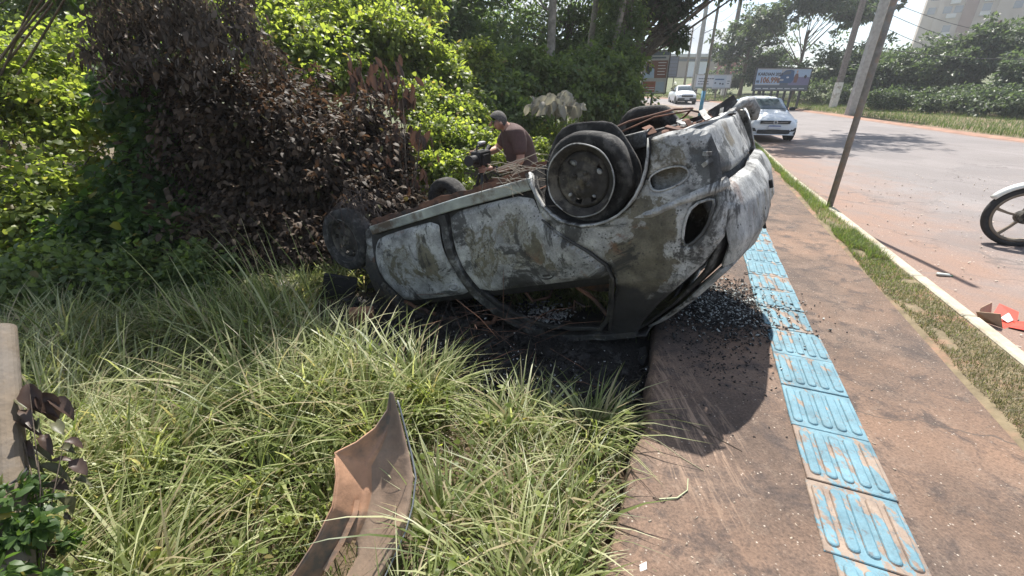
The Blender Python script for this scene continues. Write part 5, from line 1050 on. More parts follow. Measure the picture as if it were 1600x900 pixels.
n = 700; S_ = g.uniform(1.5, 12, n); Q_ = g.uniform(2.25, 6.5, n); x, y = PQ(S_, Q_); P = np.column_stack([x, y, rise(y) + Z_ROAD + .012 + .03 * np.clip((Q_ - 2) / 3, 0, 1)]); shards('road_grit', 'pale crumbs of gravel lying on the road near the kerb', 'gravel', P, .012, simple('gravel', (.45, .38, .32), .9, var=.5, scale=30), 7, .25)
# ash heap seen through the rear door opening
c_ = WM @ Vector((.85, -.35, 1.33)); n = 420; P = np.array(c_)[None] + g.normal(size=(n, 3)) * [.14, .10, .03]; shards('ash_heap', 'heap of white ash and glass inside the roof of the wreck', 'ash', P, .013, M['ash'], 8, .3)
n = 900; c_ = WM @ Vector((1.2, -.3, 1.33)); P = np.array(c_)[None] + g.normal(size=(n, 3)) * [.42, .22, .06]; shards('burnt_debris', 'charred remains of the seats lying inside the upturned roof', 'debris', P, .035, M['char'], 9, .3)
def brick(name, label, cat, p, sz, rot, m, seed):
    r_ = random.Random(seed); b = MB(); b.box(-sz[0] / 2, sz[0] / 2, -sz[1] / 2, sz[1] / 2, 0, sz[2]); o = b.build(name, m); 
    bm = bmesh.new(); bm.from_mesh(o.data); bmesh.ops.subdivide_edges(bm, edges=bm.edges, cuts=3, use_grid_fill=True)
    for v in bm.verts: v.co += Vector((r_.gauss(0, 1), r_.gauss(0, 1), r_.gauss(0, 1))) * min(sz) * .035
    bm.to_mesh(o.data); bm.free(); o.location = p; o.rotation_euler = rot; bevel(o, min(sz) * .08, 2); return tag(o, label, cat)
import bmesh
wood = simple('charred_wood', (.24, .12, .075), .8, var=.4, scale=9, bm=.5, col2=(.05, .04, .035)); blk = simple('concrete_lump', (.22, .20, .18), .9, var=.3, scale=10, bm=.6)
p = on_ground(566, 502, -.3); brick('brick', 'reddish brown brick in the shade below the front end of the wreck', 'brick', p + Vector((0, 0, .02)), (.20, .10, .10), (.15, .1, .3), wood, 1)
p = on_ground(448, 470, -.3); brick('concrete_block', 'grey lump of concrete in the shade left of the front wheel', 'concrete block', p + Vector((0, .1, -.02)), (.26, .2, .16), (.1, .2, .6), blk, 2)
p = at(515, 440, 4.0); brick('scorched_plate', 'dark scorched plate leaning below the front wheel', 'metal plate', p + Vector((0, .1, -.22)), (.30, .04, .26), (.2, .3, .3), M['rubber'], 3)
# twigs and a stalk on the pavement
def twig(label, pts_, r_, m, cat='twig'):
    b = MB(); P = [Vector(p) for p in pts_]; b.tube(P, [r_ * (1 - .5 * i / (len(P) - 1)) for i in range(len(P))], 6); return tag(b.build('twig', m), label, cat)
sw = lambda u, v, dz=.006: on_ground(u, v, dz)
twig('long dark twig lying across the pavement from the grass edge', [sw(992, 622, .03), sw(1035, 642), sw(1090, 668), sw(1160, 705)], .0032, M['twig'])
twig('long pale grass stalk crossing the pavement edge into the shadow', [sw(975, 668, .10), sw(1030, 690, .04), sw(1065, 715), sw(1100, 736)], .0030, simple('stalk', (.30, .27, .17), .7, var=.2))
twig('short pale curved stem in the sun on the pavement', [sw(1030, 780), sw(1058, 778), sw(1074, 766), sw(1075, 748)], .004, simple('stalk_green', (.34, .36, .22), .7, var=.2))
twig('small broken brown twig beside the curved stem', [sw(1020, 776), sw(1036, 783), sw(1050, 772)], .003, M['twig'])
for i, (u, v, l_) in enumerate([(1000, 893, 'small white shred of paper lowest on the pavement'), (1166, 410, 'small pale chip among the burnt crumbs near the tiles')]):
    b = MB(); p = sw(u, v); b.add([(0, 0, 0), (.025, .006, .003), (.03, .03, .008), (.004, .022, .002)], [(0, 1, 2, 3)]); o = b.build('paper_scrap', plain('paper', (.6, .58, .54), .8)); o.location = p; md = o.modifiers.new('s', 'SOLIDIFY'); md.thickness = .002; tag(o, l_, 'paper scrap')
# litter in the gutter: torn red box, white bottle, rag of cardboard
ROADZ = lambda Y: rise(Y) + Z_ROAD
p = on_ground(1558, 503, Z_ROAD); root = empty('torn_box', tuple(p), .5); tag(root, 'torn red and brown cardboard box lying open in the gutter', 'box')
card = simple('cardboard', (.34, .25, .17), .9, var=.2, scale=12); redm = plain('red_print', (.50, .045, .02), .5, var=.2); whm = plain('white_print', (.65, .62, .58), .6)
def flap(name, V, m, parent):
    o = mesh(name, V, [tuple(range(len(V)))], m, parent); md = o.modifiers.new('s', 'SOLIDIFY'); md.thickness = .004; return o
flap('base', [(-.11, -.07, .006), (.10, -.08, .008), (.12, .06, .006), (-.10, .08, .006)], redm, root)
flap('flap', [(-.11, .08, .01), (.10, .065, .01), (.09, .09, .11), (-.08, .10, .10)], card, root); flap('flap', [(-.12, -.06, .01), (-.105, .08, .012), (-.17, .10, .09), (-.15, -.02, .12)], card, root)
flap('flap', [(.10, -.08, .01), (.12, .06, .012), (.20, .07, .08), (.19, -.05, .06)], redm, root); flap('flap', [(-.08, -.075, .012), (.08, -.08, .012), (.10, -.17, .03), (-.05, -.18, .02)], redm, root)
flap('label', [(.02, -.05, .014), (.13, -.06, .016), (.14, -.01, .05), (.03, 0, .03)], whm, root); flap('flap', [(.03, -.10, .012), (.16, -.16, .012), (.17, -.11, .012), (.09, -.06, .012)], redm, root)
p = on_ground(1474, 431, Z_ROAD + .01); root = empty('plastic_bottle', tuple(p), -.25); root.scale = (.6, .6, .5); tag(root, 'crushed pale plastic bottle lying in the gutter shadow', 'bottle')
b = MB(); b.tube([(-.10, 0, .022), (-.08, 0, .03), (.03, 0, .026), (.06, 0, .024), (.085, 0, .014), (.10, 0, .012)], [.022, .03, .027, .028, .013, .012], 12); b.build('bottle_body', plain('bottle_plastic', (.55, .57, .52), .35), root, smooth=True)
b = MB(); b.tube([(.10, 0, .012), (.118, 0, .012)], .014, 10); b.build('cap', plain('cap_green', (.06, .2, .08), .4), root)
# wooden post and wilted broad leaves at the lower left
tp_ = at(3, 513, 1.66); dn_ = at(14, 700, 1.50); dd_ = dn_ - tp_; p = tp_ + dd_ * ((-.32 - tp_.z) / dd_.z); root = empty('wooden_post', (p.x, p.y, -.32)); tag(root, 'weathered round wooden post cut off at the left border', 'post')
b = MB(); top = tp_; h_ = top.z + .32; tx = top.x - p.x; ty = top.y - p.y
b.tube([(0, 0, -.1), (tx * .35, ty * .35, h_ * .35), (tx * .7, ty * .7, h_ * .7), (tx, ty, h_)], [.050, .045, .042, .040], 20); b.build('shaft', simple('post_wood', (.155, .12, .085), .85, var=.3, scale=6, bm=.5, col2=(.16, .135, .11)), root, smooth=False)
b = MB(); 
for k in range(2): b.tube([(tx * .62 + .0455 * math.cos(a), ty * .62 + .0455 * math.sin(a), h_ * .62 + .012 * math.sin(a + 1) + .012 * k) for a in np.linspace(0, 6.28, 20)], .0022, 5)
b.build('wire', M['steel_dark'], root)
root = empty('wilted_plant', tuple(at(60, 960, 1.40))); tag(root, 'broad leaved plant with wilted curling brown and grey green leaves beside the wooden post', 'plant')
wl1 = leafmat('wilted_leaf', [(.06, .07, .035), (.10, .10, .055), (.15, .14, .08)], .3); wl2 = leafmat('wilted_brown', [(.045, .03, .027), (.07, .045, .036), (.11, .075, .055)], .25)
r_ = random.Random(12); b = MB(); rl = Vector(root.location)
spec = [(45, 600, .13, 0), (60, 615, .14, 0), (25, 625, .11, 1), (40, 640, .12, 0), (85, 660, .09, 1), (20, 720, .12, 1), (60, 730, .12, 1), (75, 760, .11, 0), (35, 690, .10, 0), (90, 780, .10, 1), (15, 785, .11, 0), (50, 700, .10, 1), (110, 720, .09, 0), (70, 680, .08, 0), (95, 700, .07, 1), (30, 820, .12, 1), (55, 660, .07, 1), (100, 810, .08, 0), (30, 660, .10, 0), (75, 625, .12, 0), (50, 640, .1, 0), (65, 760, .11, 1), (20, 750, .1, 1), (80, 720, .08, 0), (45, 790, .1, 1), (10, 830, .1, 1), (70, 850, .09, 0), (100, 690, .07, 0), (115, 750, .07, 1)]
for k, (u, v, l_, c_) in enumerate(spec):
    q = at(u, v, 1.50 + .06 * r_.random()); me = big_leaf_mesh(l_ * .85, l_ * r_.uniform(.28, .5), 50 + k, fold=r_.uniform(.3, .95), droop=r_.uniform(.2, .7)); me.materials.append(wl1 if c_ else wl2); o = bpy.data.objects.new('leaf', me); C.objects.link(o); o.parent = root; o.location = q - rl
    d = Vector((r_.uniform(.2, 1), r_.uniform(-.6, .4), r_.uniform(-.6, .35))).normalized(); o.rotation_mode = 'QUATERNION'; o.rotation_quaternion = d.to_track_quat('Y', 'Z')
    if k % 3 == 0: b.tube([(0, 0, 0), tuple((q - rl) * .5 + Vector((r_.uniform(-.05, .07), 0, .05))), tuple(q - rl)], [.0025, .002, .0012], 5)
b.build('stem', M['twig'], root)['kind'] = 'stuff'
# ------------------------------------------------------------------ poles and wires
def pole(name, label, cat, u, v, h, r0, r1, m, dz=0.0, parts=(), rect=False, group=None, lean=(0, 0)):
    p = on_ground(u, v, dz); root = empty(name, tuple(p)); tag(root, label, cat, group); b = MB()
    if rect: b.sweep([(0, 0, -.2), (lean[0] * h, lean[1] * h, h)], [r0 * 2, r1 * 2], [r0 * 1.4, r1 * 1.4], side=(1, 0, 0)); bevel(b.build('shaft', m, root), .02)
    else: b.tube([(0, 0, -.2), (lean[0] * h * .5, lean[1] * h * .5, h * .5), (lean[0] * h, lean[1] * h, h)], [r0, (r0 + r1) / 2, r1], 14); b.build('shaft', m, root, smooth=True)
    return root, p
r_lean, p1 = pole('sign_pole', 'thin brown grey pole standing on the grass verge close to the wreck', 'pole', 1295, 325, 4.2, .040, .036, M['pole_grey'])
r2, p2 = pole('concrete_pole', 'thick flat sided pale concrete pole across the road behind the thin verge pole', 'utility pole', 1328, 179, 11, .25, .18, M['concrete'], rect=True)
r3, p3 = pole('utility_pole', 'brown pole with a whitewashed foot right of the car advertisement', 'utility pole', 1300, 170, 11, .19, .13, M['pole_wood'], rect=True)
b = MB(); b.sweep([(0, 0, -.1), (0, 0, 1.75)], .40, .31, side=(1, 0, 0)); b.build('painted_foot', M['whitewash'], r3)
b = MB(); b.box(-1.1, 1.1, -.05, .05, 9.2, 9.32); b.build('crossarm', M['pole_wood'], r3)
r4, p4 = pole('utility_pole', 'brown pole with a whitewashed foot in front of the plain white billboard', 'utility pole', 1129, 151, 10, .24, .16, M['pole_wood'], rect=True)
b = MB(); b.sweep([(0, 0, -.1), (0, 0, 2.0)], .50, .38, side=(1, 0, 0)); b.build('painted_foot', M['whitewash'], r4)
r5, p5 = pole('concrete_pole', 'tall grey concrete pole left of the plain white billboard', 'utility pole', 1082, 146, 12, .28, .18, M['concrete'], rect=True)
b = MB(); b.sweep([(0, 0, 6.5), (1.1, 0, 7.0), (1.5, 0, 7.0)], .07, .07, side=(0, 1, 0)); b.build('lamp_arm', M['steel_dark'], r5)
r6, p6 = pole('lamp_post', 'slim post with a blue painted foot on the grass strip by the road', 'lamp post', 1092, 188, 8, .085, .055, M['pole_grey'])
b = MB(); b.tube([(0, 0, -.1), (0, 0, 1.45)], [.098, .094], 14); b.build('painted_foot', M['pole_blue'], r6, smooth=True)
r7, p7 = pole('street_lamp', 'street lamp with one long arm rising behind the portrait billboard', 'street lamp', 1030, 140, 9.5, .2, .14, M['concrete'])
b = MB(); b.tube([(0, 0, 6.4), (-.7, 0, 6.3), (-1.1, 0, 6.0)], .05, 8); b.tube([(0, 0, 6.5), (.8, 0, 6.8), (1.2, 0, 6.8)], .04, 8); b.build('lamp_arm', M['steel_dark'], r7); b = MB(); b.box(-1.5, -1.0, -.12, .12, 5.85, 6.02, bev=.03); b.build('lamp_head', M['steel_dark'], r7)
r8, p8 = pole('utility_pole', 'thin dark distant pole above the motorcyclist', 'utility pole', 1068, 141, 7.5, .16, .11, M['pole_wood'])
r9, p9 = pole('utility_pole', 'faint thin distant pole left of the street lamp', 'utility pole', 1023, 140, 9, .10, .07, M['pole_wood'])
def cable(label, a, b_, sag, r_=.02):
    a, b_ = Vector(a), Vector(b_); m = MB(); P = []
    for k in range(17): f = k / 16; q = a.lerp(b_, f); q.z -= sag * 4 * f * (1 - f); P.append(q)
    m.tube(P, r_, 5); return tag(m.build('cable', M['cable']), label, 'cable')
top = lambda p, h, dx=0: Vector((p.x + dx, p.y, p.z + h))
for i, hh in enumerate((7.3, 6.7, 5.9)): cable(['highest', 'middle', 'lowest'][i] + ' of the cables running right from the whitewashed pole past the thick pole', top(p3, hh), at(1620, 60 + 28 * i, 30), .5, .018)
cable('low pale cable sagging in front of the trees on the right', top(p3, 4.3), at(1640, 92, 24), .35, .022)
for i, hh in enumerate((9.25, 8.6)): cable(['upper', 'lower'][i] + ' cable strung from the whitewashed pole to the pole at the white billboard', top(p3, hh, -.5), top(p4, hh, .2), .7, .018)
for i, hh in enumerate((9.2, 8.2, 7.0)): cable(['top', 'second', 'bottom'][i] + ' cable strung between the white billboard pole and the grey concrete pole', top(p4, hh, -.2), top(p5, hh, .2), .8, .018)
for i, hh in enumerate((9.0, 7.6)): cable(['upper', 'lower'][i] + ' cable crossing the sky from the grey concrete pole to the street lamp', top(p5, hh, -.2), top(p7, hh - .5, .2), .9, .02)

# ------------------------------------------------------------------ billboards
def text(body, size, m, parent, loc, name='lettering', bold=0.0, sx=1.0, rot=(math.pi / 2, 0, 0)):
    c = bpy.data.curves.new(name, 'FONT'); c.body = body; c.size = size; c.extrude = .004; c.offset = bold; c.resolution_u = 2; c.materials.append(m); o = bpy.data.objects.new(name, c); C.objects.link(o); bpy.context.view_layer.update(); me = bpy.data.meshes.new_from_object(o.evaluated_get(bpy.context.evaluated_depsgraph_get())); bpy.data.objects.remove(o); o = bpy.data.objects.new(name, me); C.objects.link(o); o.parent = parent; o.location = loc; o.rotation_euler = rot; o.scale = (sx, 1, 1); return o
def board(name, label, cat, uc, v0, v1, wpx, t, yaw, panel_m, legs=(), foot_v=None, frame_m='steel_dark'):
    """a board facing the road; its face spans v0..v1 and wpx at depth t. local x right, y away, z up; origin at its lower left corner"""
    a = at(uc, v1, t); c_ = at(uc, v0, t); hgt = (at(uc, v0, t) - a).length * .97; wid = wpx * t / F_PX; z0 = a.z; root = empty(name, (a.x, a.y, z0), yaw); tag(root, label, cat); b = MB(); b.box(-wid / 2, wid / 2, 0, .10, 0, hgt); b.build('panel', panel_m, root)
    b = MB(); e = .05 * t / 25
    for (x0, x1, z0_, z1) in ((-wid / 2 - e, wid / 2 + e, -e, 0), (-wid / 2 - e, wid / 2 + e, hgt, hgt + e), (-wid / 2 - e, -wid / 2, 0, hgt), (wid / 2, wid / 2 + e, 0, hgt)): b.box(x0, x1, -.03, .13, z0_ + .001, z1 - .001)
    b.build('frame', M[frame_m], root)
    return root, wid, hgt, a
bw = plain('poster_white', (.55, .57, .60), .5, var=.03); bgr = plain('poster_grey', (.36, .36, .37), .6, var=.1); brn = plain('poster_brown', (.17, .085, .07), .6, var=.1); rdb = plain('poster_red', (.27, .10, .075), .6, var=.1); drk = plain('poster_dark', (.04, .04, .05), .6); org = plain('poster_orange', (.22, .10, .05), .6); blu = plain('poster_blue', (.05, .10, .20), .5); lbl = plain('poster_light_blue', (.32, .42, .56), .6); purp = plain('poster_violet', (.17, .16, .26), .6); skn = plain('poster_skin', (.45, .29, .22), .7); slate = plain('poster_slate', (.10, .12, .15), .7)
def rect(root, name, x0, x1, z0, z1, m, y=-.004): b = MB(); b.box(x0, x1, y - .004, y + .004, z0, z1); return b.build(name, m, root)
def disc(root, name, pts_, m, y=-.006):
    V = [(x, y, z) for x, z in pts_] + [(x, y + .006, z) for x, z in pts_]; n = len(pts_); return mesh(name, V, [tuple(range(n))[::-1], tuple(range(n, 2 * n))] + [(i, (i + 1) % n, n + (i + 1) % n, n + i) for i in range(n)], m, root)
ell = lambda cx, cz, rx, rz, n=20, a0=0, a1=6.2832: [(cx + rx * math.cos(a0 + (a1 - a0) * k / n), cz + rz * math.sin(a0 + (a1 - a0) * k / n)) for k in range(n)]
# portrait board on one post
root, W_, H_, a_ = board('portrait_billboard', 'brown and white portrait billboard with a long haired woman on one dark post', 'billboard', 1020, 86, 145, 36, 21, -.25, bgr)
rect(root, 'print_band', -W_ * .48, W_ * .48, H_ * .90, H_ * .985, slate); rect(root, 'print_panel', -W_ * .40, W_ * .46, H_ * .36, H_ * .78, brn); rect(root, 'print_panel', -W_ * .46, W_ * .06, H_ * .02, H_ * .28, rdb); rect(root, 'print_panel', W_ * .08, W_ * .42, H_ * .03, H_ * .27, plain('poster_pale_blue', (.30, .36, .44), .6))
for k in range(5): rect(root, 'print_line', W_ * .08, W_ * (.40 - .03 * (k % 2)), H_ * (.72 - .07 * k), H_ * (.735 - .07 * k), bw, -.009)
rect(root, 'print_line', -W_ * .2, W_ * .36, H_ * .825, H_ * .865, slate); rect(root, 'print_line', -W_ * .40, W_ * .0, H_ * .20, H_ * .25, org, -.009); rect(root, 'print_line', -W_ * .44, W_ * .04, H_ * .07, H_ * .085, bw, -.009); rect(root, 'print_line', -W_ * .44, W_ * .04, H_ * .12, H_ * .135, bw, -.009)
disc(root, 'print_portrait', ell(-W_ * .24, H_ * .60, W_ * .13, H_ * .155), drk, -.011); disc(root, 'print_portrait', ell(-W_ * .22, H_ * .66, W_ * .065, H_ * .07), skn, -.018); disc(root, 'print_portrait', [(-W_ * .46, H_ * .36), (-W_ * .42, H_ * .47), (-W_ * .3, H_ * .52), (-W_ * .23, H_ * .48), (-W_ * .14, H_ * .60), (-W_ * .06, H_ * .58), (-W_ * .03, H_ * .36)], lbl, -.024); disc(root, 'print_portrait', [(-W_ * .36, H_ * .47), (-W_ * .33, H_ * .60), (-W_ * .26, H_ * .57), (-W_ * .22, H_ * .44)], drk, -.03)
disc(root, 'print_emblem', ell(-W_ * .40, H_ * .90, W_ * .07, H_ * .05), drk, -.011)
b = MB(); zf = float(rise(a_.y)) - a_.z; b.tube([(-W_ * .02, .07, H_ * .3), (-W_ * .02, .07, zf - .3)], .05, 8); b.build('post', M['steel_dark'], root)
# dark back of another board
root, W_, H_, a_ = board('blank_billboard', 'dark blank back of a billboard beside the portrait one', 'billboard', 1047, 92, 119, 17, 48, -.3, slate); b = MB(); zf = float(rise(a_.y)) - a_.z
for x in (-W_ * .35, W_ * .35): b = MB(); b.tube([(x, .15, .2), (x, .15, zf - .3)], .06, 6); b.build('post', M['steel_dark'], root)
for k in range(5): rect(root, 'slat', -W_ * .48, W_ * .48, H_ * (.08 + .19 * k), H_ * (.10 + .19 * k), M['steel_dark'])
# plain white board with grey lines of print
root, W_, H_, a_ = board('white_billboard', 'wide white billboard with three lines of small print and drawings', 'billboard', 1113, 119, 137, 56, 41, .08, bw, frame_m='concrete'); rect(root, 'print_sheet', -W_ * .0, W_ * .36, -H_ * .12, H_ * .98, plain('poster_bluish', (.45, .50, .56), .6)); gre = plain('poster_green', (.12, .24, .22), .6)
for k in range(3):
    x = -W_ * .44; r_ = random.Random(k)
    while x < -W_ * (.06 + .12 * (k > 0)): w_ = W_ * r_.uniform(.03, .07); rect(root, 'print_line', x, x + w_, H_ * (.68 - .21 * k), H_ * (.76 - .21 * k), slate, -.01); x += w_ + W_ * .012
rect(root, 'print_band', -W_ * .5, -W_ * .02, -H_ * .04, H_ * .06, gre, -.01)
for (x, z) in ((.06, .38), (.2, .33), (.28, .30)): disc(root, 'print_picture', ell(W_ * x, H_ * z, W_ * .03, H_ * .08, 10), slate, -.02)
rect(root, 'print_line', W_ * .04, W_ * .30, H_ * .62, H_ * .72, blu, -.014); rect(root, 'print_line', W_ * .40, W_ * .46, H_ * .3, H_ * .36, slate, -.014); rect(root, 'print_line', W_ * .40, W_ * .47, H_ * .5, H_ * .56, slate, -.014)
zf = float(rise(a_.y)) - a_.z
for x in (-.42, -.15, .15, .42): b = MB(); b.tube([(W_ * x, .16, .2), (W_ * x, .16, zf - .3)], .07, 6); b.build('post', M['pole_wood'], root)
# car advertisement
root, W_, H_, a_ = board('car_billboard', 'billboard advertising a dark blue car for R$106.990 on seven dark legs', 'billboard', 1219, 110, 141, 93, 31, .16, bgr)
rect(root, 'print_panel', -W_ * .495, -W_ * .05, H_ * .28, H_ * .95, lbl); rect(root, 'print_band', -W_ * .495, W_ * .495, H_ * .02, H_ * .24, slate); rect(root, 'print_panel', W_ * .12, W_ * .495, H_ * .24, H_ * .62, purp); rect(root, 'print_panel', W_ * .18, W_ * .495, H_ * .63, H_ * .97, lbl); rect(root, 'print_panel', -W_ * .04, W_ * .115, H_ * .24, H_ * .40, slate)
text('KARDIAN 2026', H_ * .19, drk, root, (-W_ * .475, -.012, H_ * .68), bold=.01, sx=1.12); text('R$', H_ * .14, drk, root, (-W_ * .48, -.012, H_ * .36), bold=.01); text('106.990', H_ * .36, org, root, (-W_ * .42, -.012, H_ * .35), bold=.02, sx=.98)
disc(root, 'print_car', [(-W_ * .10, H_ * .34), (-W_ * .11, H_ * .60), (-W_ * .05, H_ * .74), (W_ * .02, H_ * .92), (W_ * .12, H_ * .96), (W_ * .18, H_ * .90), (W_ * .20, H_ * .5), (W_ * .16, H_ * .34)], blu, -.014); disc(root, 'print_car', [(-W_ * .03, H_ * .72), (W_ * .03, H_ * .88), (W_ * .12, H_ * .90), (W_ * .12, H_ * .74)], slate, -.022); rect(root, 'print_car', -W_ * .06, W_ * .01, H_ * .44, H_ * .52, bgr, -.022); disc(root, 'print_car', ell(-W_ * .075, H_ * .6, W_ * .02, H_ * .04, 10), bw, -.022); disc(root, 'print_car', ell(W_ * .08, H_ * .6, W_ * .025, H_ * .04, 10), bw, -.022)
disc(root, 'print_figure', ell(W_ * .24, H_ * .86, W_ * .015, H_ * .07, 10), skn, -.016); disc(root, 'print_figure', [(W_ * .21, H_ * .36), (W_ * .20, H_ * .66), (W_ * .22, H_ * .78), (W_ * .26, H_ * .78), (W_ * .28, H_ * .64), (W_ * .265, H_ * .36)], brn, -.016); disc(root, 'print_emblem', ell(W_ * .41, H_ * .64, W_ * .03, H_ * .10, 4), drk, -.016)
for k in range(7): rect(root, 'print_line', -W_ * (.47 - .135 * k), -W_ * (.37 - .135 * k), H_ * .06, H_ * .10, bw, -.014)
zf = float(rise(a_.y)) - a_.z
for x in (-.45, -.27, -.12, .0, .13, .25, .42): b = MB(); b.sweep([(W_ * x, .2, .3), (W_ * x, .2, zf - .4)], .12, .12, side=(1, 0, 0)); b.build('post', M['steel_dark'], root)

# ------------------------------------------------------------------ buildings
def tower(label, x, y, wx, wy, nf, bays, cols, yaw, balc=True):
    z = float(rise(y)) - 4; root = empty('apartment_tower', (x, y, z), yaw); tag(root, label, 'building', 'apartment towers'); fh = 3.0; H_ = nf * fh + 6; b = MB(); b.box(-wx / 2, wx / 2, -wy / 2, wy / 2, 0, H_); b.build('wall', cols[0], root)
    me = None; wm = None; zt = H_ - 1.5
    for (bx, bw_, cm) in bays: b = MB(); b.box(bx - bw_ / 2, bx + bw_ / 2, -wy / 2 - .5, -wy / 2 - .002, 0, H_ + .6); b.build('pilaster', cm, root)
    return root, fh, H_
pale = simple('tower_plaster', (.40, .33, .27), .9, var=.06, scale=.3, bm=0); tbrown = simple('tower_brown', (.17, .085, .055), .9, var=.1, scale=.3, bm=0); tgrey = simple('tower_grey', (.50, .49, .48), .9, var=.05, bm=0); tred = simple('tower_red', (.48, .15, .09), .9, var=.1, bm=0)
p = at(1452, 200, 120); root, fh, H_ = tower('beige apartment tower with a brown stripe and small balconies, left of the two towers', p.x, p.y, 20, 15, 17, [(-1.5, 2.4, tbrown), (-7.0, 1.0, pale), (4.5, 2.6, pale)], [pale], -.66)
b = MB(); b.box(-.75, .75, -.08, .05, 0, 1.5); wme = b.build('window', M['glass_bldg'], root); wme.location = (-4.6, -7.53, 12); bl_ = MB(); bl_.box(-.9, .9, -.9, 0, 0, .9); bme = bl_.build('balcony', tgrey, root); bme.location = (-4.6, -7.52, 11)
for f_ in range(5, 17):
    for x in (-8.6, -5.6, -3.6, 1.4, 6.6, 8.8):
        o = wme.copy(); C.objects.link(o); o.location = (x, -7.53, f_ * fh + 1.1)
    for x in (-4.6, 1.4): o = bme.copy(); C.objects.link(o); o.location = (x, -7.52, f_ * fh)
p = at(1612, 200, 112); root, fh, H_ = tower('white apartment tower with long balconies and red stripes, right of the two towers', p.x, p.y, 30, 16, 18, [(-10.5, .9, tred), (5.5, .9, tred), (-2.2, 4.2, pale)], [tgrey], -.72)
b = MB(); b.box(-3.6, 3.6, -1.3, 0, 0, 1.0); bme = b.build('balcony', plain('balcony_white', (.62, .63, .65), .7), root); bme.location = (-7, -8.02, 9); b = MB(); b.box(-3.4, 3.4, -.06, .05, 1.0, 2.8); wme = b.build('window', plain('shaded_glazing', (.09, .11, .14), .3), root); wme.location = (-7, -8.02, 9)
for f_ in range(4, 18):
    for x in (-12.5, -7, 3.5, 11.5):
        if x == -12.5 : x = -13.6; sx_ = .55
        else: sx_ = 1
        for s0_ in (bme, wme): o = s0_.copy(); C.objects.link(o); o.location = (x, -8.02, f_ * fh); o.scale = (sx_ * (.62 if x == -7 else 1), 1, 1)
# low commercial strip on the hill
p = on_ground(1068, 122); root = empty('shop_building', tuple(p), .05); tag(root, 'long low pale roadside building with white doors on the distant hill', 'building'); b = MB(); b.box(-11, 14, 0, 8, -1, 3.4); b.build('wall', pale, root); b = MB(); b.box(-11.4, 14.4, -1.2, 8.4, 3.4, 3.9); b.build('roof', tgrey, root)
b = MB(); b.box(-.8, .8, -.06, -.002, 0, 2.6); dme = b.build('door', plain('door_white', (.75, .76, .78), .5), root); dme.location = (-9, 0, .1)
for x in (-5.8, -3, 1, 3.2): o = dme.copy(); C.objects.link(o); o.location = (x, 0, .1)
b = MB(); b.box(6, 10.5, -.3, -.01, .3, 2.9); b.build('red_shopfront', simple('shopfront_red', (.42, .10, .10), .7, var=.2, bm=0), root)
b = MB(); b.box(-9.8, 5, -.05, -.002, 2.75, 3.2); b.build('sign_band', slate, root)
# small distant parked car by the building
# red dirt track up the hill
V = []; 
for k in range(14):
    f = k / 13; u = 1046 + 46 * f - 8 * math.sin(f * 3); v = 153 - 22 * f; a = on_ground(u - 9 + 6 * f, v); b_ = on_ground(u + 9 - 5 * f, v); V += [(a.x, a.y, float(zlot(np.array([a.x]), np.array([a.y]))[0]) + .06), (b_.x, b_.y, float(zlot(np.array([b_.x]), np.array([b_.y]))[0]) + .06)]
tag(mesh('dirt_track', V, [(2 * i, 2 * i + 1, 2 * i + 3, 2 * i + 2) for i in range(13)], M['red_dirt']), 'red dirt track climbing the grassy hill', kind='structure')
# ------------------------------------------------------------------ cars on the road
def car_body(root, paint, secs, glass_rng, roof_rng):
    """secs: (x, [(y, z) x 7 from sill centre to roof centre]) front to rear; mirrored"""
    V = []; n = len(secs[0][1]); full = []
    for x, pr in secs:
        ring = [(x, y, z) for y, z in pr] + [(x, -y, z) for y, z in pr[::-1][1:]]; full.append(ring)
    m = len(full[0]); Fc = []
    for r in full: V += r
    for i in range(len(full) - 1):
        for k in range(m - 1): Fc.append((i * m + k, i * m + k + 1, (i + 1) * m + k + 1, (i + 1) * m + k))
    Fc.append(tuple(range(m))[::-1]); Fc.append(tuple((len(full) - 1) * m + k for k in range(m)))
    o = mesh('body', V, Fc, paint, root, smooth=True); md = o.modifiers.new('sub', 'SUBSURF'); md.levels = 2; md.render_levels = 2; return o
def sec(x, zl, wl, zm, wm, zb, wb, zr, wr, crown=.03): return (x, [(0, zl), (wl * .96, zl), (wl, zl + .05), (wm, zm), (wm * .995, (zm + zb) / 2), (wb, zb), (wr, zr), (wr * .55, zr + crown * .8), (0, zr + crown)])
def quadpatch(name, A, B_, C_, D_, m, parent, n=6, bulge=.0, nrm=(0, 0, 0)):
    A, B_, C_, D_ = map(Vector, (A, B_, C_, D_)); nr = Vector(nrm); V = []; Fc = []
    for i in range(n + 1):
        for j in range(n + 1): u, v = j / n, i / n; V.append(A.lerp(B_, u).lerp(D_.lerp(C_, u), v) + nr * bulge * 16 * u * (1 - u) * v * (1 - v))
    for i in range(n):
        for j in range(n): a = i * (n + 1) + j; Fc.append((a, a + 1, a + n + 2, a + n + 1))
    o = mesh(name, V, Fc, m, parent, smooth=True); md = o.modifiers.new('s', 'SOLIDIFY'); md.thickness = .012; return o
def road_wheel(root, x, y, r, w_, m_rim):
    wl = empty('wheel', (x, y, r), 0, root); s_ = 1 if y > 0 else -1; b = MB(); b.lathe([(r * .62, -w_ / 2), (r * .9, -w_ / 2), (r, -w_ * .35), (r, w_ * .35), (r * .9, w_ / 2), (r * .62, w_ / 2)], 28, closed=True); b.build('tyre', M['rubber'], wl, smooth=True)
    b = MB(); b.lathe([(0, .3 * w_ * s_), (r * .15, .34 * w_ * s_), (r * .2, .22 * w_ * s_), (r * .52, .3 * w_ * s_), (r * .64, .46 * w_ * s_), (r * .64, -.3 * w_ * s_), (0, -.3 * w_ * s_)], 24); b.build('rim', m_rim, wl, smooth=True)
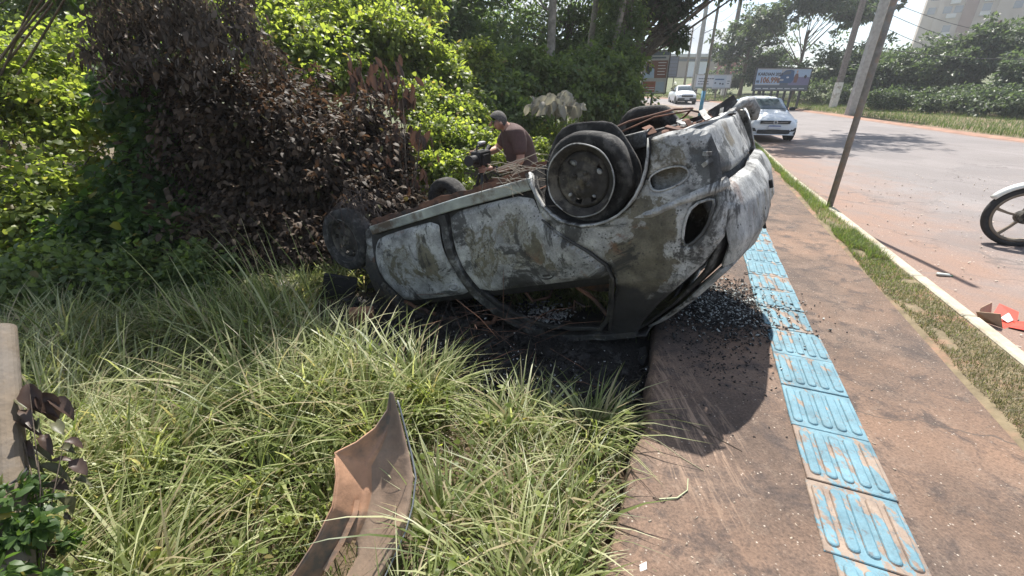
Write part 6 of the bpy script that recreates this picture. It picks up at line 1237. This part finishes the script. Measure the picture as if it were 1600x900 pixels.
def hatch_car(root, paint, kind='hatch'):
    if kind == 'hatch':
        S_ = [sec(0.02, .30, .45, .45, .55, .60, .50, .68, .40, .02), sec(.10, .22, .70, .42, .78, .62, .72, .74, .55, .03), sec(.35, .19, .78, .45, .835, .68, .80, .82, .64, .04), sec(.8, .19, .79, .5, .845, .80, .81, .90, .68, .05), sec(1.12, .19, .80, .5, .85, .88, .815, .97, .70, .04), sec(1.2, .19, .80, .5, .85, .90, .815, 1.03, .69, .04), sec(1.75, .19, .80, .52, .85, .93, .815, 1.40, .60, .035), sec(2.0, .19, .80, .52, .85, .935, .815, 1.45, .585, .035), sec(2.9, .19, .80, .52, .85, .95, .81, 1.45, .575, .035), sec(3.45, .20, .80, .54, .84, .96, .79, 1.38, .56, .03), sec(3.78, .26, .77, .56, .80, .98, .74, 1.08, .60, .03), sec(3.90, .36, .70, .56, .74, .90, .68, .95, .5, .02)]
    else:
        S_ = [sec(0.02, .34, .45, .5, .55, .70, .50, .78, .40, .02), sec(.10, .28, .70, .5, .78, .76, .72, .86, .55, .03), sec(.4, .26, .78, .5, .83, .84, .80, .94, .64, .04), sec(.95, .26, .79, .55, .84, .94, .80, 1.03, .68, .04), sec(1.2, .26, .80, .55, .84, .96, .80, 1.08, .70, .04), sec(1.65, .26, .80, .55, .84, .98, .80, 1.50, .62, .035), sec(1.9, .26, .80, .55, .84, .99, .80, 1.54, .60, .035), sec(2.5, .26, .80, .55, .84, 1.0, .80, 1.52, .60, .035), sec(2.62, .26, .80, .55, .84, 1.0, .80, 1.08, .70, .0), sec(4.3, .30, .80, .55, .83, 1.0, .79, 1.03, .70, .0), sec(4.38, .38, .76, .6, .80, .96, .76, .99, .6, .0)]
    bd = car_body(root, paint, S_, None, None); k = 1 if kind == 'hatch' else 0
    if kind == 'hatch':
        x0, z0, w0, x1, z1, w1 = 1.17, 1.00, .655, 1.74, 1.375, .55
    else: x0, z0, w0, x1, z1, w1 = 1.14, 1.07, .66, 1.60, 1.455, .565
    dx, dz = (z1 - z0), (x1 - x0); l_ = math.hypot(dx, dz); nx_, nz_ = -dx / l_, dz / l_
    off = Vector((nx_, 0, nz_)) * .030
    quadpatch('windscreen', Vector((x0, -w0, z0)) + off, Vector((x0, w0, z0)) + off, Vector((x1, w1, z1)) + off, Vector((x1, -w1, z1)) + off, M['glass'], root, 8, .035, (nx_, 0, nz_))
    for s_ in (-1, 1):
        xe = 2.0 if kind == 'hatch' else 2.1
        quadpatch('side_window', (1.35, s_ * .802, z0 - .02), (xe + .25, s_ * .818, z0 - .02), (xe + .2, s_ * .645, z1 - .02), (1.80, s_ * .645, z1 - .03), M['glass'], root, 4)
        if kind == 'hatch': quadpatch('side_window', (2.33, s_ * .818, z0 - .02), (3.35, s_ * .80, z0), (3.1, s_ * .632, z1 - .02), (2.28, s_ * .642, z1 - .02), M['glass'], root, 4)
        b = MB(); mz = z0 + .01; b.box(1.38, 1.52, s_ * .84, s_ * 1.02, mz - .02, mz + .10, bev=.03); b.build('mirror', M['black_plastic'] , root)
        hz = .66 if kind == 'hatch' else .74
        quadpatch('headlight', (.05, s_ * .46, hz - .06), (.26, s_ * .80, hz - .03), (.32, s_ * .775, hz + .08), (.13, s_ * .47, hz + .055), M['lamp_lens'], root, 4, .02, (-1, 0, 0))
        if kind == 'hatch':
            quadpatch('fog_recess', (.045, s_ * .54, .34), (.10, s_ * .74, .36), (.10, s_ * .745, .47), (.06, s_ * .60, .45), M['black_plastic'], root, 3, .0, (-1, 0, 0))
        r_ = .29 if kind == 'hatch' else .31
        for x in (.78, 3.22 if kind == 'hatch' else 3.5): road_wheel(root, x, s_ * .745, r_, .17, M['chrome'])
        b = MB(); yo = s_ * .856
        b.lathe([(0, 0), (r_ + .05, 0), (r_ + .05, .02), (0, .02)], 20, M=Matrix.Translation((.78, yo - .025, r_ + .03))); b.build('wheel_arch', M['black_plastic'], root)
    if kind == 'hatch':
        b = MB(); b.add([(-.012, y_, z_) for y_, z_ in ((-.47, .60), (.47, .60), (.50, .70), (-.50, .70))], [(0, 1, 2, 3)]); b.box(-.012, .09, -.47, .47, .60, .70); b.build('grille', M['black_plastic'], root)
        b = MB(); b.box(-.022, -.013, -.40, -.07, .645, .652); b.box(-.022, -.013, .07, .40, .645, .652); b.build('grille_trim', M['chrome'], root)
        b = MB(); b.box(-.02, .08, -.52, .52, .27, .40, bev=.02); b.build('lower_grille', M['black_plastic'], root); b = MB(); b.box(-.035, .1, -.66, .66, .222, .255, bev=.008); b.build('front_lip', paint, root)
        b = MB(); b.box(-.035, .0, -.20, .20, .42, .545, bev=.006); pl_ = b.build('number_plate', plain('plate_white', (.6, .6, .62), .5), root); b = MB(); b.box(-.039, -.0355, -.195, .195, .515, .543); b.build('plate_band', plain('plate_blue', (.03, .06, .3), .5), pl_)
        b = MB(); b.lathe([(.055, -.006), (.068, -.006), (.068, .006), (.055, .006)], 24, M=Matrix.Translation((-.028, 0, .65)) @ Matrix.Rotation(math.pi / 2, 4, 'Z'), closed=True); em = b.build('emblem', M['chrome'], root)
        b = MB()
        for pts_ in ([(-.038, .05), (0, .004), (.038, .05)], [(-.05, .016), (-.026, -.045), (0, .0), (.026, -.045), (.05, .016)]): b.tube([(-.028, y_, .65 + z_) for y_, z_ in pts_], .006, 5)
        b.build('emblem_letters', M['chrome'], em)
        b = MB(); b.box(1.06, 1.14, -.6, .6, .985, 1.0); b.build('wiper_panel', M['black_plastic'], root)
    else:
        b = MB(); b.box(-.03, .14, -.78, .78, .26, .52, bev=.03); b.build('bumper', M['black_plastic'], root); b = MB(); b.box(-.02, .1, -.46, .46, .60, .74, bev=.01); b.build('grille', M['black_plastic'], root); b = MB(); b.box(-.045, -.032, -.20, .20, .40, .50); b.build('number_plate', plain('plate_pale', (.6, .6, .6), .5), root)
        b = MB(); b.box(2.66, 4.25, -.66, .66, .75, 1.0); b.build('load_bed', M['black_plastic'], root)
p = on_ground(1204, 223, Z_ROAD); az_view = math.atan2(p.x, p.y); heading = math.pi + R(15)      # nose points towards the camera side of the road
root = empty('white_hatchback', (p.x, p.y, float(rise(p.y)) + Z_ROAD + .03), 0); root.rotation_euler = (0, 0, math.pi / 2 - R(12)); tag(root, 'white hatchback with its black grille facing us, driving nearest on the road', 'car'); hatch_car(root, M['white_paint'])
p = on_ground(1072, 164, Z_ROAD); root = empty('white_pickup', (p.x, p.y, float(rise(p.y)) + Z_ROAD + .02), 0); root.rotation_euler = (0, 0, math.pi / 2 - R(8)); tag(root, 'small white pickup truck coming round the distant bend', 'pickup truck'); hatch_car(root, M['white_paint'], 'pickup')
p = on_ground(1036, 137); 
# ------------------------------------------------------------------ people (skin-modifier figures)
def skin_fig(name, joints, edges, m, parent, root_i=0, sub=2):
    me = bpy.data.meshes.new(name); me.from_pydata([j[:3] for j in joints], edges, []); me.update(); o = bpy.data.objects.new(name, me); C.objects.link(o); o.parent = parent; me.materials.append(m)
    md = o.modifiers.new('skin', 'SKIN'); md.use_smooth_shade = True
    lay = me.skin_vertices[0].data if len(me.skin_vertices) else None
    if lay is None:
        bm = bmesh.new(); bm.from_mesh(me); bm.verts.layers.skin.verify(); bm.to_mesh(me); bm.free(); lay = me.skin_vertices[0].data
    for i, j in enumerate(joints): r_ = j[3]; lay[i].radius = (r_, j[4] if len(j) > 4 else r_); lay[i].use_root = (i == root_i)
    s_ = o.modifiers.new('sub', 'SUBSURF'); s_.levels = sub; s_.render_levels = sub; return o
def chain(*idx): return [(idx[i], idx[i + 1]) for i in range(len(idx) - 1)]
# local frame of the photographer: x to his front (picture left), y towards the camera, z up
head = at(783, 194, 4.55); base_z = zg(head.x + .25, head.y); ph = empty('person', (head.x + .30, head.y, base_z)); ph.rotation_euler = (0, 0, math.pi + .25); tag(ph, 'man in a dark brown short sleeved shirt bending over a camera on a tripod', 'person')
HZ = head.z - base_z                         # head centre height
X0 = .36
sz = HZ - .06                                # shoulder height
J = [(0, 0, .92, .11, .14), (.03, 0, 1.02, .10, .12), (.12, 0, (1.02 + sz) / 2 + .02, .10, .13), (.19, 0, sz - .04, .09, .13), (.25, 0, sz + .03, .055), (.29, 0, sz + .07, .05), (.335, 0, HZ + .02, .085), (.365, 0, HZ + .055, .088), (.385, 0, HZ - .03, .068),
     (.17, .18, sz - .05, .05), (.16, .27, sz - .29, .048), (.36, .17, sz - .38, .036), (.42, .13, sz - .37, .028),
     (.17, -.18, sz - .05, .05), (.30, -.27, sz - .22, .045), (.46, -.12, sz - .24, .034), (.50, -.09, sz - .24, .028),
     (-.01, .10, .80, .095), (.04, .11, .46, .065), (-.02, .12, .12, .045), (.0, .12, .05, .045), (.12, .13, .03, .035),
     (-.01, -.10, .80, .095), (.02, -.11, .46, .065), (-.04, -.12, .12, .045), (-.02, -.12, .05, .045), (.10, -.13, .03, .035)]
E_ = chain(0, 1, 2, 3, 4, 5, 6, 7) + [(6, 8)] + chain(3, 9, 10, 11, 12) + chain(3, 13, 14, 15, 16) + chain(0, 17, 18, 19, 20, 21) + chain(0, 22, 23, 24, 25, 26)
skin_fig('body', J, E_, M['skin'], ph)
SH = [(.0, 0, .86, .145, .185), (.02, 0, 1.02, .14, .18), (.11, 0, (1.02 + sz) / 2 + .02, .135, .19), (.185, 0, sz - .03, .135, .20), (.25, 0, sz + .04, .072), (.17, .20, sz - .04, .10), (.165, .24, sz - .16, .076), (.16, .262, sz - .23, .070), (.17, -.20, sz - .04, .10), (.23, -.225, sz - .12, .072), (.28, -.25, sz - .175, .064)]
skin_fig('shirt', SH, chain(0, 1, 2, 3, 4) + chain(3, 5, 6, 7) + chain(3, 8, 9, 10), M['shirt'], ph)
TR = [(-.0, 0, .90, .14, .18), (-.01, .10, .80, .11), (.04, .11, .46, .08), (-.02, .12, .12, .07), (-.02, .12, .07, .07), (-.01, -.10, .80, .11), (.02, -.11, .46, .08), (-.04, -.12, .12, .07), (-.04, -.12, .07, .07)]
skin_fig('trousers', TR, chain(0, 1, 2, 3, 4) + chain(0, 5, 6, 7, 8), M['jeans'], ph)
# hair cap, ears, nose
b = MB(); V = []; Fc = []; nn = 18; mm = 9; hc = Vector((.342, 0, HZ + .04))
for i in range(mm):
    th = math.pi * .52 * i / (mm - 1)
    for k in range(nn):
        a_ = 2 * math.pi * k / nn; ext = 1.0 + (.30 * max(0, -math.cos(a_)) - .22 * max(0, math.cos(a_))) * (i / (mm - 1)); q = Vector((.097 * math.sin(th * ext) * math.cos(a_), .083 * math.sin(th * ext) * math.sin(a_), .098 * math.cos(th * ext))); q.rotate(Matrix.Rotation(-.18, 3, 'Y')); V.append(hc + q)
for i in range(mm - 1):
    for k in range(nn): Fc.append((i * nn + k, i * nn + (k + 1) % nn, (i + 1) * nn + (k + 1) % nn, (i + 1) * nn + k))
mesh('hair', V, Fc, M['hair_grey'], ph, smooth=True)
for s_ in (-1, 1): b = MB(); b.tube([(.335, s_ * .082, HZ + .03), (.33, s_ * .096, HZ + .015), (.34, s_ * .088, HZ - .01)], [.012, .018, .008], 8); b.build('ear', M['skin'], ph, smooth=True)
b = MB(); b.tube([(.405, 0, HZ + .035), (.428, 0, HZ - .002), (.412, 0, HZ - .014)], [.010, .018, .009], 8); b.build('nose', M['skin'], ph, smooth=True)
b = MB(); b.tube([(.402, -.025, HZ - .045), (.412, 0, HZ - .05), (.402, .025, HZ - .045)], .006, 6); b.build('mouth', plain('lip', (.3, .14, .11), .6), ph)
for s_ in (-1, 1): b = MB(); b.tube([(.402, s_ * .018, HZ + .032), (.402, s_ * .034, HZ + .034), (.392, s_ * .052, HZ + .032)], .006, 6); b.build('eyebrow', M['hair_grey'], ph)
# hands: palm and five fingers curled towards the camera body
for s_, hx, hy, hz in ((1, .42, .13, sz - .37), (-1, .50, -.09, sz - .24)):
    J = [(hx, hy, hz, .028), (hx + .045, hy - s_ * .012, hz, .030, .02), (hx + .085, hy - s_ * .018, hz, .024, .017)]; E_ = chain(0, 1, 2)
    for k in range(4):
        dz_ = (k - 1.5) * .019; L_ = (.07, .078, .072, .055)[k]; i0_ = len(J); J += [(hx + .10, hy - s_ * .016, hz + dz_, .0095), (hx + .10 + L_ * .5, hy - s_ * .026, hz + dz_ * 1.1, .0085), (hx + .10 + L_ * .8, hy - s_ * .05, hz + dz_ * 1.1, .007)]; E_ += [(2, i0_)] + chain(i0_, i0_ + 1, i0_ + 2)
    i0_ = len(J); J += [(hx + .04, hy - s_ * .02, hz + .035, .011), (hx + .075, hy - s_ * .045, hz + .052, .009), (hx + .10, hy - s_ * .06, hz + .05, .008)]; E_ += [(1, i0_)] + chain(i0_, i0_ + 1, i0_ + 2); skin_fig('hand', J, E_, M['skin'], ph, 0, 1)
b = MB(); b.lathe([(.036, -.012), (.040, -.012), (.040, .012), (.036, .012)], 16, M=Matrix.Translation((.395, .145, sz - .374)) @ Matrix.Rotation(math.pi / 2 - .1, 4, 'Z'), closed=True); b.build('wrist_watch', M['black_plastic'], ph)
# the camera and its tripod
PM = Matrix.Translation(ph.location) @ Matrix.Rotation(math.pi + .25, 4, 'Z'); cx_w = PM @ Vector((.53, .02, 0)); cz = HZ + base_z - .33
vc = empty('video_camera', (cx_w.x, cx_w.y, cz), math.pi + 1.1); tag(vc, 'black video camera held by the man in the brown shirt', 'camera')
b = MB(); b.box(-.10, .12, -.055, .055, -.07, .08, bev=.012); b.build('camera_body', M['black_plastic'], vc); b = MB(); b.tube([(.12, 0, .0), (.20, 0, 0), (.26, 0, 0)], [.045, .045, .055], 20); b.build('lens', M['black_plastic'], vc, smooth=False); b = MB(); b.tube([(-.06, 0, .085), (-.05, 0, .13), (.08, 0, .13), (.10, 0, .085)], .011, 8); b.tube([(-.10, 0, .06), (-.17, 0, .10)], [.02, .028], 10); b.build('handle', M['black_plastic'], vc); b = MB(); b.box(-.02, .10, .075, .085, -.06, .05, bev=.003); b.build('screen', M['black_plastic'], vc); b = MB(); b.box(-.06, .04, -.02, .02, .14, .17, bev=.008); b.build('microphone', plain('silver', (.5, .5, .5), .4), vc)
tp = empty('tripod', (cx_w.x, cx_w.y, zg(cx_w.x, cx_w.y))); tag(tp, 'black tripod standing under the video camera', 'tripod'); hh = cz - .07 - zg(cx_w.x, cx_w.y)
b = MB(); b.tube([(0, 0, hh - .10), (0, 0, hh)], [.03, .04], 12); b.box(-.06, .06, -.04, .04, hh - .02, hh - .002, bev=.006); b.build('head', M['black_plastic'], tp); b = MB(); b.tube([(.05, 0, hh - .05), (.25, .1, hh - .16)], .009, 6); b.build('handle', M['black_plastic'], tp)
for k in range(3):
    a_ = k * 2.094 + .5; b = MB(); b.tube([(.03 * math.cos(a_), .03 * math.sin(a_), hh - .10), (.2 * math.cos(a_), .2 * math.sin(a_), hh * .5), (.36 * math.cos(a_), .36 * math.sin(a_), .0)], [.018, .014, .009], 8); b.build('leg', M['black_plastic'], tp)
# ------------------------------------------------------------------ motorcycle standing on the road, cut by the right border
def motorbike(root, fender_m, rim_m, seat_m, detail=True):
    rw_ = .30
    for x, nm in ((0, 'front'), (1.27, 'rear')):
        wl = empty('wheel', (x, 0, rw_), 0, root); b = MB(); b.lathe([(rw_ - .055, -.03), (rw_ - .02, -.042), (rw_, -.02), (rw_ + .002, 0), (rw_, .02), (rw_ - .02, .042), (rw_ - .055, .03)], 48, closed=True); b.build('tyre', M['rubber'], wl, smooth=True)
        b = MB(); b.lathe([(rw_ - .078, -.022), (rw_ - .05, -.034), (rw_ - .05, .034), (rw_ - .078, .022)], 48, closed=True)
        b.build('rim', rim_m, wl, smooth=True)
        for k in range(5):
            a_ = k * 1.2566 + .35; c_, s_ = math.cos(a_), math.sin(a_); b = MB(); b.sweep([(.04 * c_, 0, .04 * s_), (.12 * c_ - .006 * s_, 0, .12 * s_ + .006 * c_), ((rw_ - .07) * c_, 0, (rw_ - .07) * s_)], [.035, .026, .03], [.022, .022, .03], side=(0, 1, 0)); b.build('spoke', rim_m, wl)
        b = MB(); b.lathe([(0, -.065), (.05, -.065), (.062, -.045), (.062, .045), (.05, .065), (0, .065)], 20); b.build('hub', M['rim_metal'], wl, smooth=False)
    for s_ in (-1, 1):
        b = MB(); b.tube([(0, s_ * .075, rw_ - .01), (.07, s_ * .078, .50), (.19, s_ * .08, .90)], [.024, .022, .018], 10); b.build('fork', M['bike_metal'], root, smooth=True)
    b = MB(); V = []; Fc = []; n = 18
    for i in range(n + 1):
        a_ = R(150) - R(110) * i / n; r_ = rw_ + .032 + .01 * (i / n)
        for (y, dr) in ((-.055, -.03), (-.045, .0), (0, .012), (.045, .0), (.055, -.03)): V.append((-(r_ + dr) * math.cos(math.pi - a_) * 1.0, y * (1 - .35 * abs(1 - 2 * i / n) ** 3), rw_ + (r_ + dr) * math.sin(a_)))
    for i in range(n):
        for j in range(4): a2 = i * 5 + j; Fc.append((a2, a2 + 1, a2 + 6, a2 + 5))
    fo_ = mesh('front_mudguard', V, Fc, fender_m, root, smooth=True); md = fo_.modifiers.new('s', 'SOLIDIFY'); md.thickness = .004
    b = MB(); b.tube([(.20, 0, .95), (.30, 0, .78), (.42, 0, .55), (.60, 0, .42), (.85, 0, .42), (1.05, 0, .62), (1.3, 0, .74)], .024, 8); b.tube([(.85, 0, .40), (1.27, .06, rw_)], .022, 8); b.tube([(.85, 0, .40), (1.27, -.06, rw_)], .022, 8); b.build('frame', M['steel_dark'], root)
    b = MB(); b.tube([(.22, 0, .80), (.34, 0, .72), (.50, 0, .70), (.62, 0, .70)], [.05, .10, .11, .08], 14); b.build('front_cowl', fender_m, root, smooth=True); b = MB(); b.tube([(.58, 0, .74), (.8, 0, .74), (1.1, 0, .78), (1.38, 0, .82)], [.07, .11, .11, .06], 12); b.build('seat', seat_m, root, smooth=True)
    b = MB(); b.box(.48, .78, -.11, .11, .24, .50, bev=.04); b.tube([(.62, 0, .46), (.50, 0, .58)], .06, 12); b.build('engine', M['bike_metal'], root); b = MB(); b.tube([(.6, -.12, .28), (.9, -.14, .26), (1.35, -.14, .34)], [.02, .035, .045], 10); b.build('exhaust', M['chrome'], root, smooth=True)
    b = MB(); b.tube([(.24, -.34, 1.02), (.19, -.18, 1.04), (.20, 0, .98), (.19, .18, 1.04), (.24, .34, 1.02)], .013, 8); b.build('handlebar', M['steel_dark'], root); b = MB(); b.tube([(.10, 0, .90), (.17, 0, .90)], [.075, .06], 16); b.build('headlight', M['lamp_lens'], root, smooth=True)
    for s_ in (-1, 1): b = MB(); b.tube([(.22, s_ * .25, 1.03), (.20, s_ * .30, 1.18)], .006, 6); b.box(.19, .205, s_ * .30 - .05, s_ * .30 + .05, 1.16, 1.24); b.build('mirror', M['steel_dark'], root)
    b = MB(); b.tube([(.85, .05, .38), (.82, .24, .0)], .012, 6); b.build('side_stand', M['steel_dark'], root)
M['bike_metal'] = simple('bike_metal', (.13, .115, .10), .55, .5, var=.3, scale=20); M['bike_rim'] = simple('bike_rim', (.20, .16, .12), .5, .4, var=.15, scale=14); M['bike_white'] = plain('bike_white', (.70, .71, .66), .3)
p = on_ground(1577, 384, Z_ROAD + .01); mb = empty('motorcycle', (p.x, p.y, p.z), 0); mb.rotation_euler = (-.04, 0, R(-30)); mb.scale = (1.12, 1.12, 1.12); tag(mb, 'parked motorcycle with brown spoked wheel and white mudguard at the right border', 'motorcycle'); motorbike(mb, M['bike_white'], M['bike_rim'], M['black_plastic'])
# distant rider
p = on_ground(1051, 161, Z_ROAD); rb = empty('motorcycle', (p.x, p.y, float(rise(p.y)) + Z_ROAD + .02), 0); rb.rotation_euler = (0, 0, R(72)); tag(rb, 'small motorcycle ridden beside the distant white pickup', 'motorcycle'); motorbike(rb, M['red_plastic'], M['steel_dark'], M['black_plastic'])
rd = empty('person', (p.x, p.y, float(rise(p.y)) + Z_ROAD + .02), 0); rd.rotation_euler = (0, 0, R(72)); tag(rd, 'motorcyclist in a yellow top and white helmet riding beside the distant pickup', 'person')
J = [(.85, 0, .88, .13, .15), (.78, 0, 1.15, .12, .16), (.72, 0, 1.38, .11, .17), (.70, 0, 1.48, .05), (.69, 0, 1.60, .10), (.68, .2, 1.38, .06), (.5, .32, 1.18, .045), (.26, .33, 1.06, .035), (.68, -.2, 1.38, .06), (.5, -.32, 1.18, .045), (.26, -.33, 1.06, .035), (.75, .14, .85, .09), (.48, .19, .72, .07), (.62, .17, .32, .05), (.54, .17, .26, .04), (.75, -.14, .85, .09), (.48, -.19, .72, .07), (.62, -.17, .32, .05), (.54, -.17, .26, .04)]
skin_fig('body', J, chain(0, 1, 2, 3, 4) + chain(2, 5, 6, 7) + chain(2, 8, 9, 10) + chain(0, 11, 12, 13, 14) + chain(0, 15, 16, 17, 18), plain('rider_clothes', (.20, .20, .10), .8), rd, 0, 1)
b = MB(); b.lathe([(0.001, .13), (.07, .115), (.12, .06), (.135, 0), (.12, -.07), (.08, -.11), (0.001, -.12)], 16, M=Matrix.Translation((.68, 0, 1.62)) @ Matrix.Rotation(math.pi / 2, 4, 'X')); b.build('helmet', plain('helmet_white', (.7, .7, .55), .4), rd, smooth=True)
# ------------------------------------------------------------------ the hazy air
b = MB(); b.box(-265, 290, -35, 290, -3.5, 62)
hz = b.build('haze', None); hz['kind'] = 'stuff'; hz['label'] = 'thin bright haze in the air'
hm = bpy.data.materials.new('haze'); hm.use_nodes = True; t = hm.node_tree; t.nodes.clear(); o = N(t, 'ShaderNodeOutputMaterial'); pv = N(t, 'ShaderNodeVolumePrincipled')
pv.inputs['Color'].default_value = (.93, .96, 1, 1); pv.inputs['Density'].default_value = .0015; pv.inputs['Anisotropy'].default_value = .5; t.links.new(pv.outputs[0], o.inputs['Volume']); hz.data.materials.append(hm); hz.visible_shadow = True
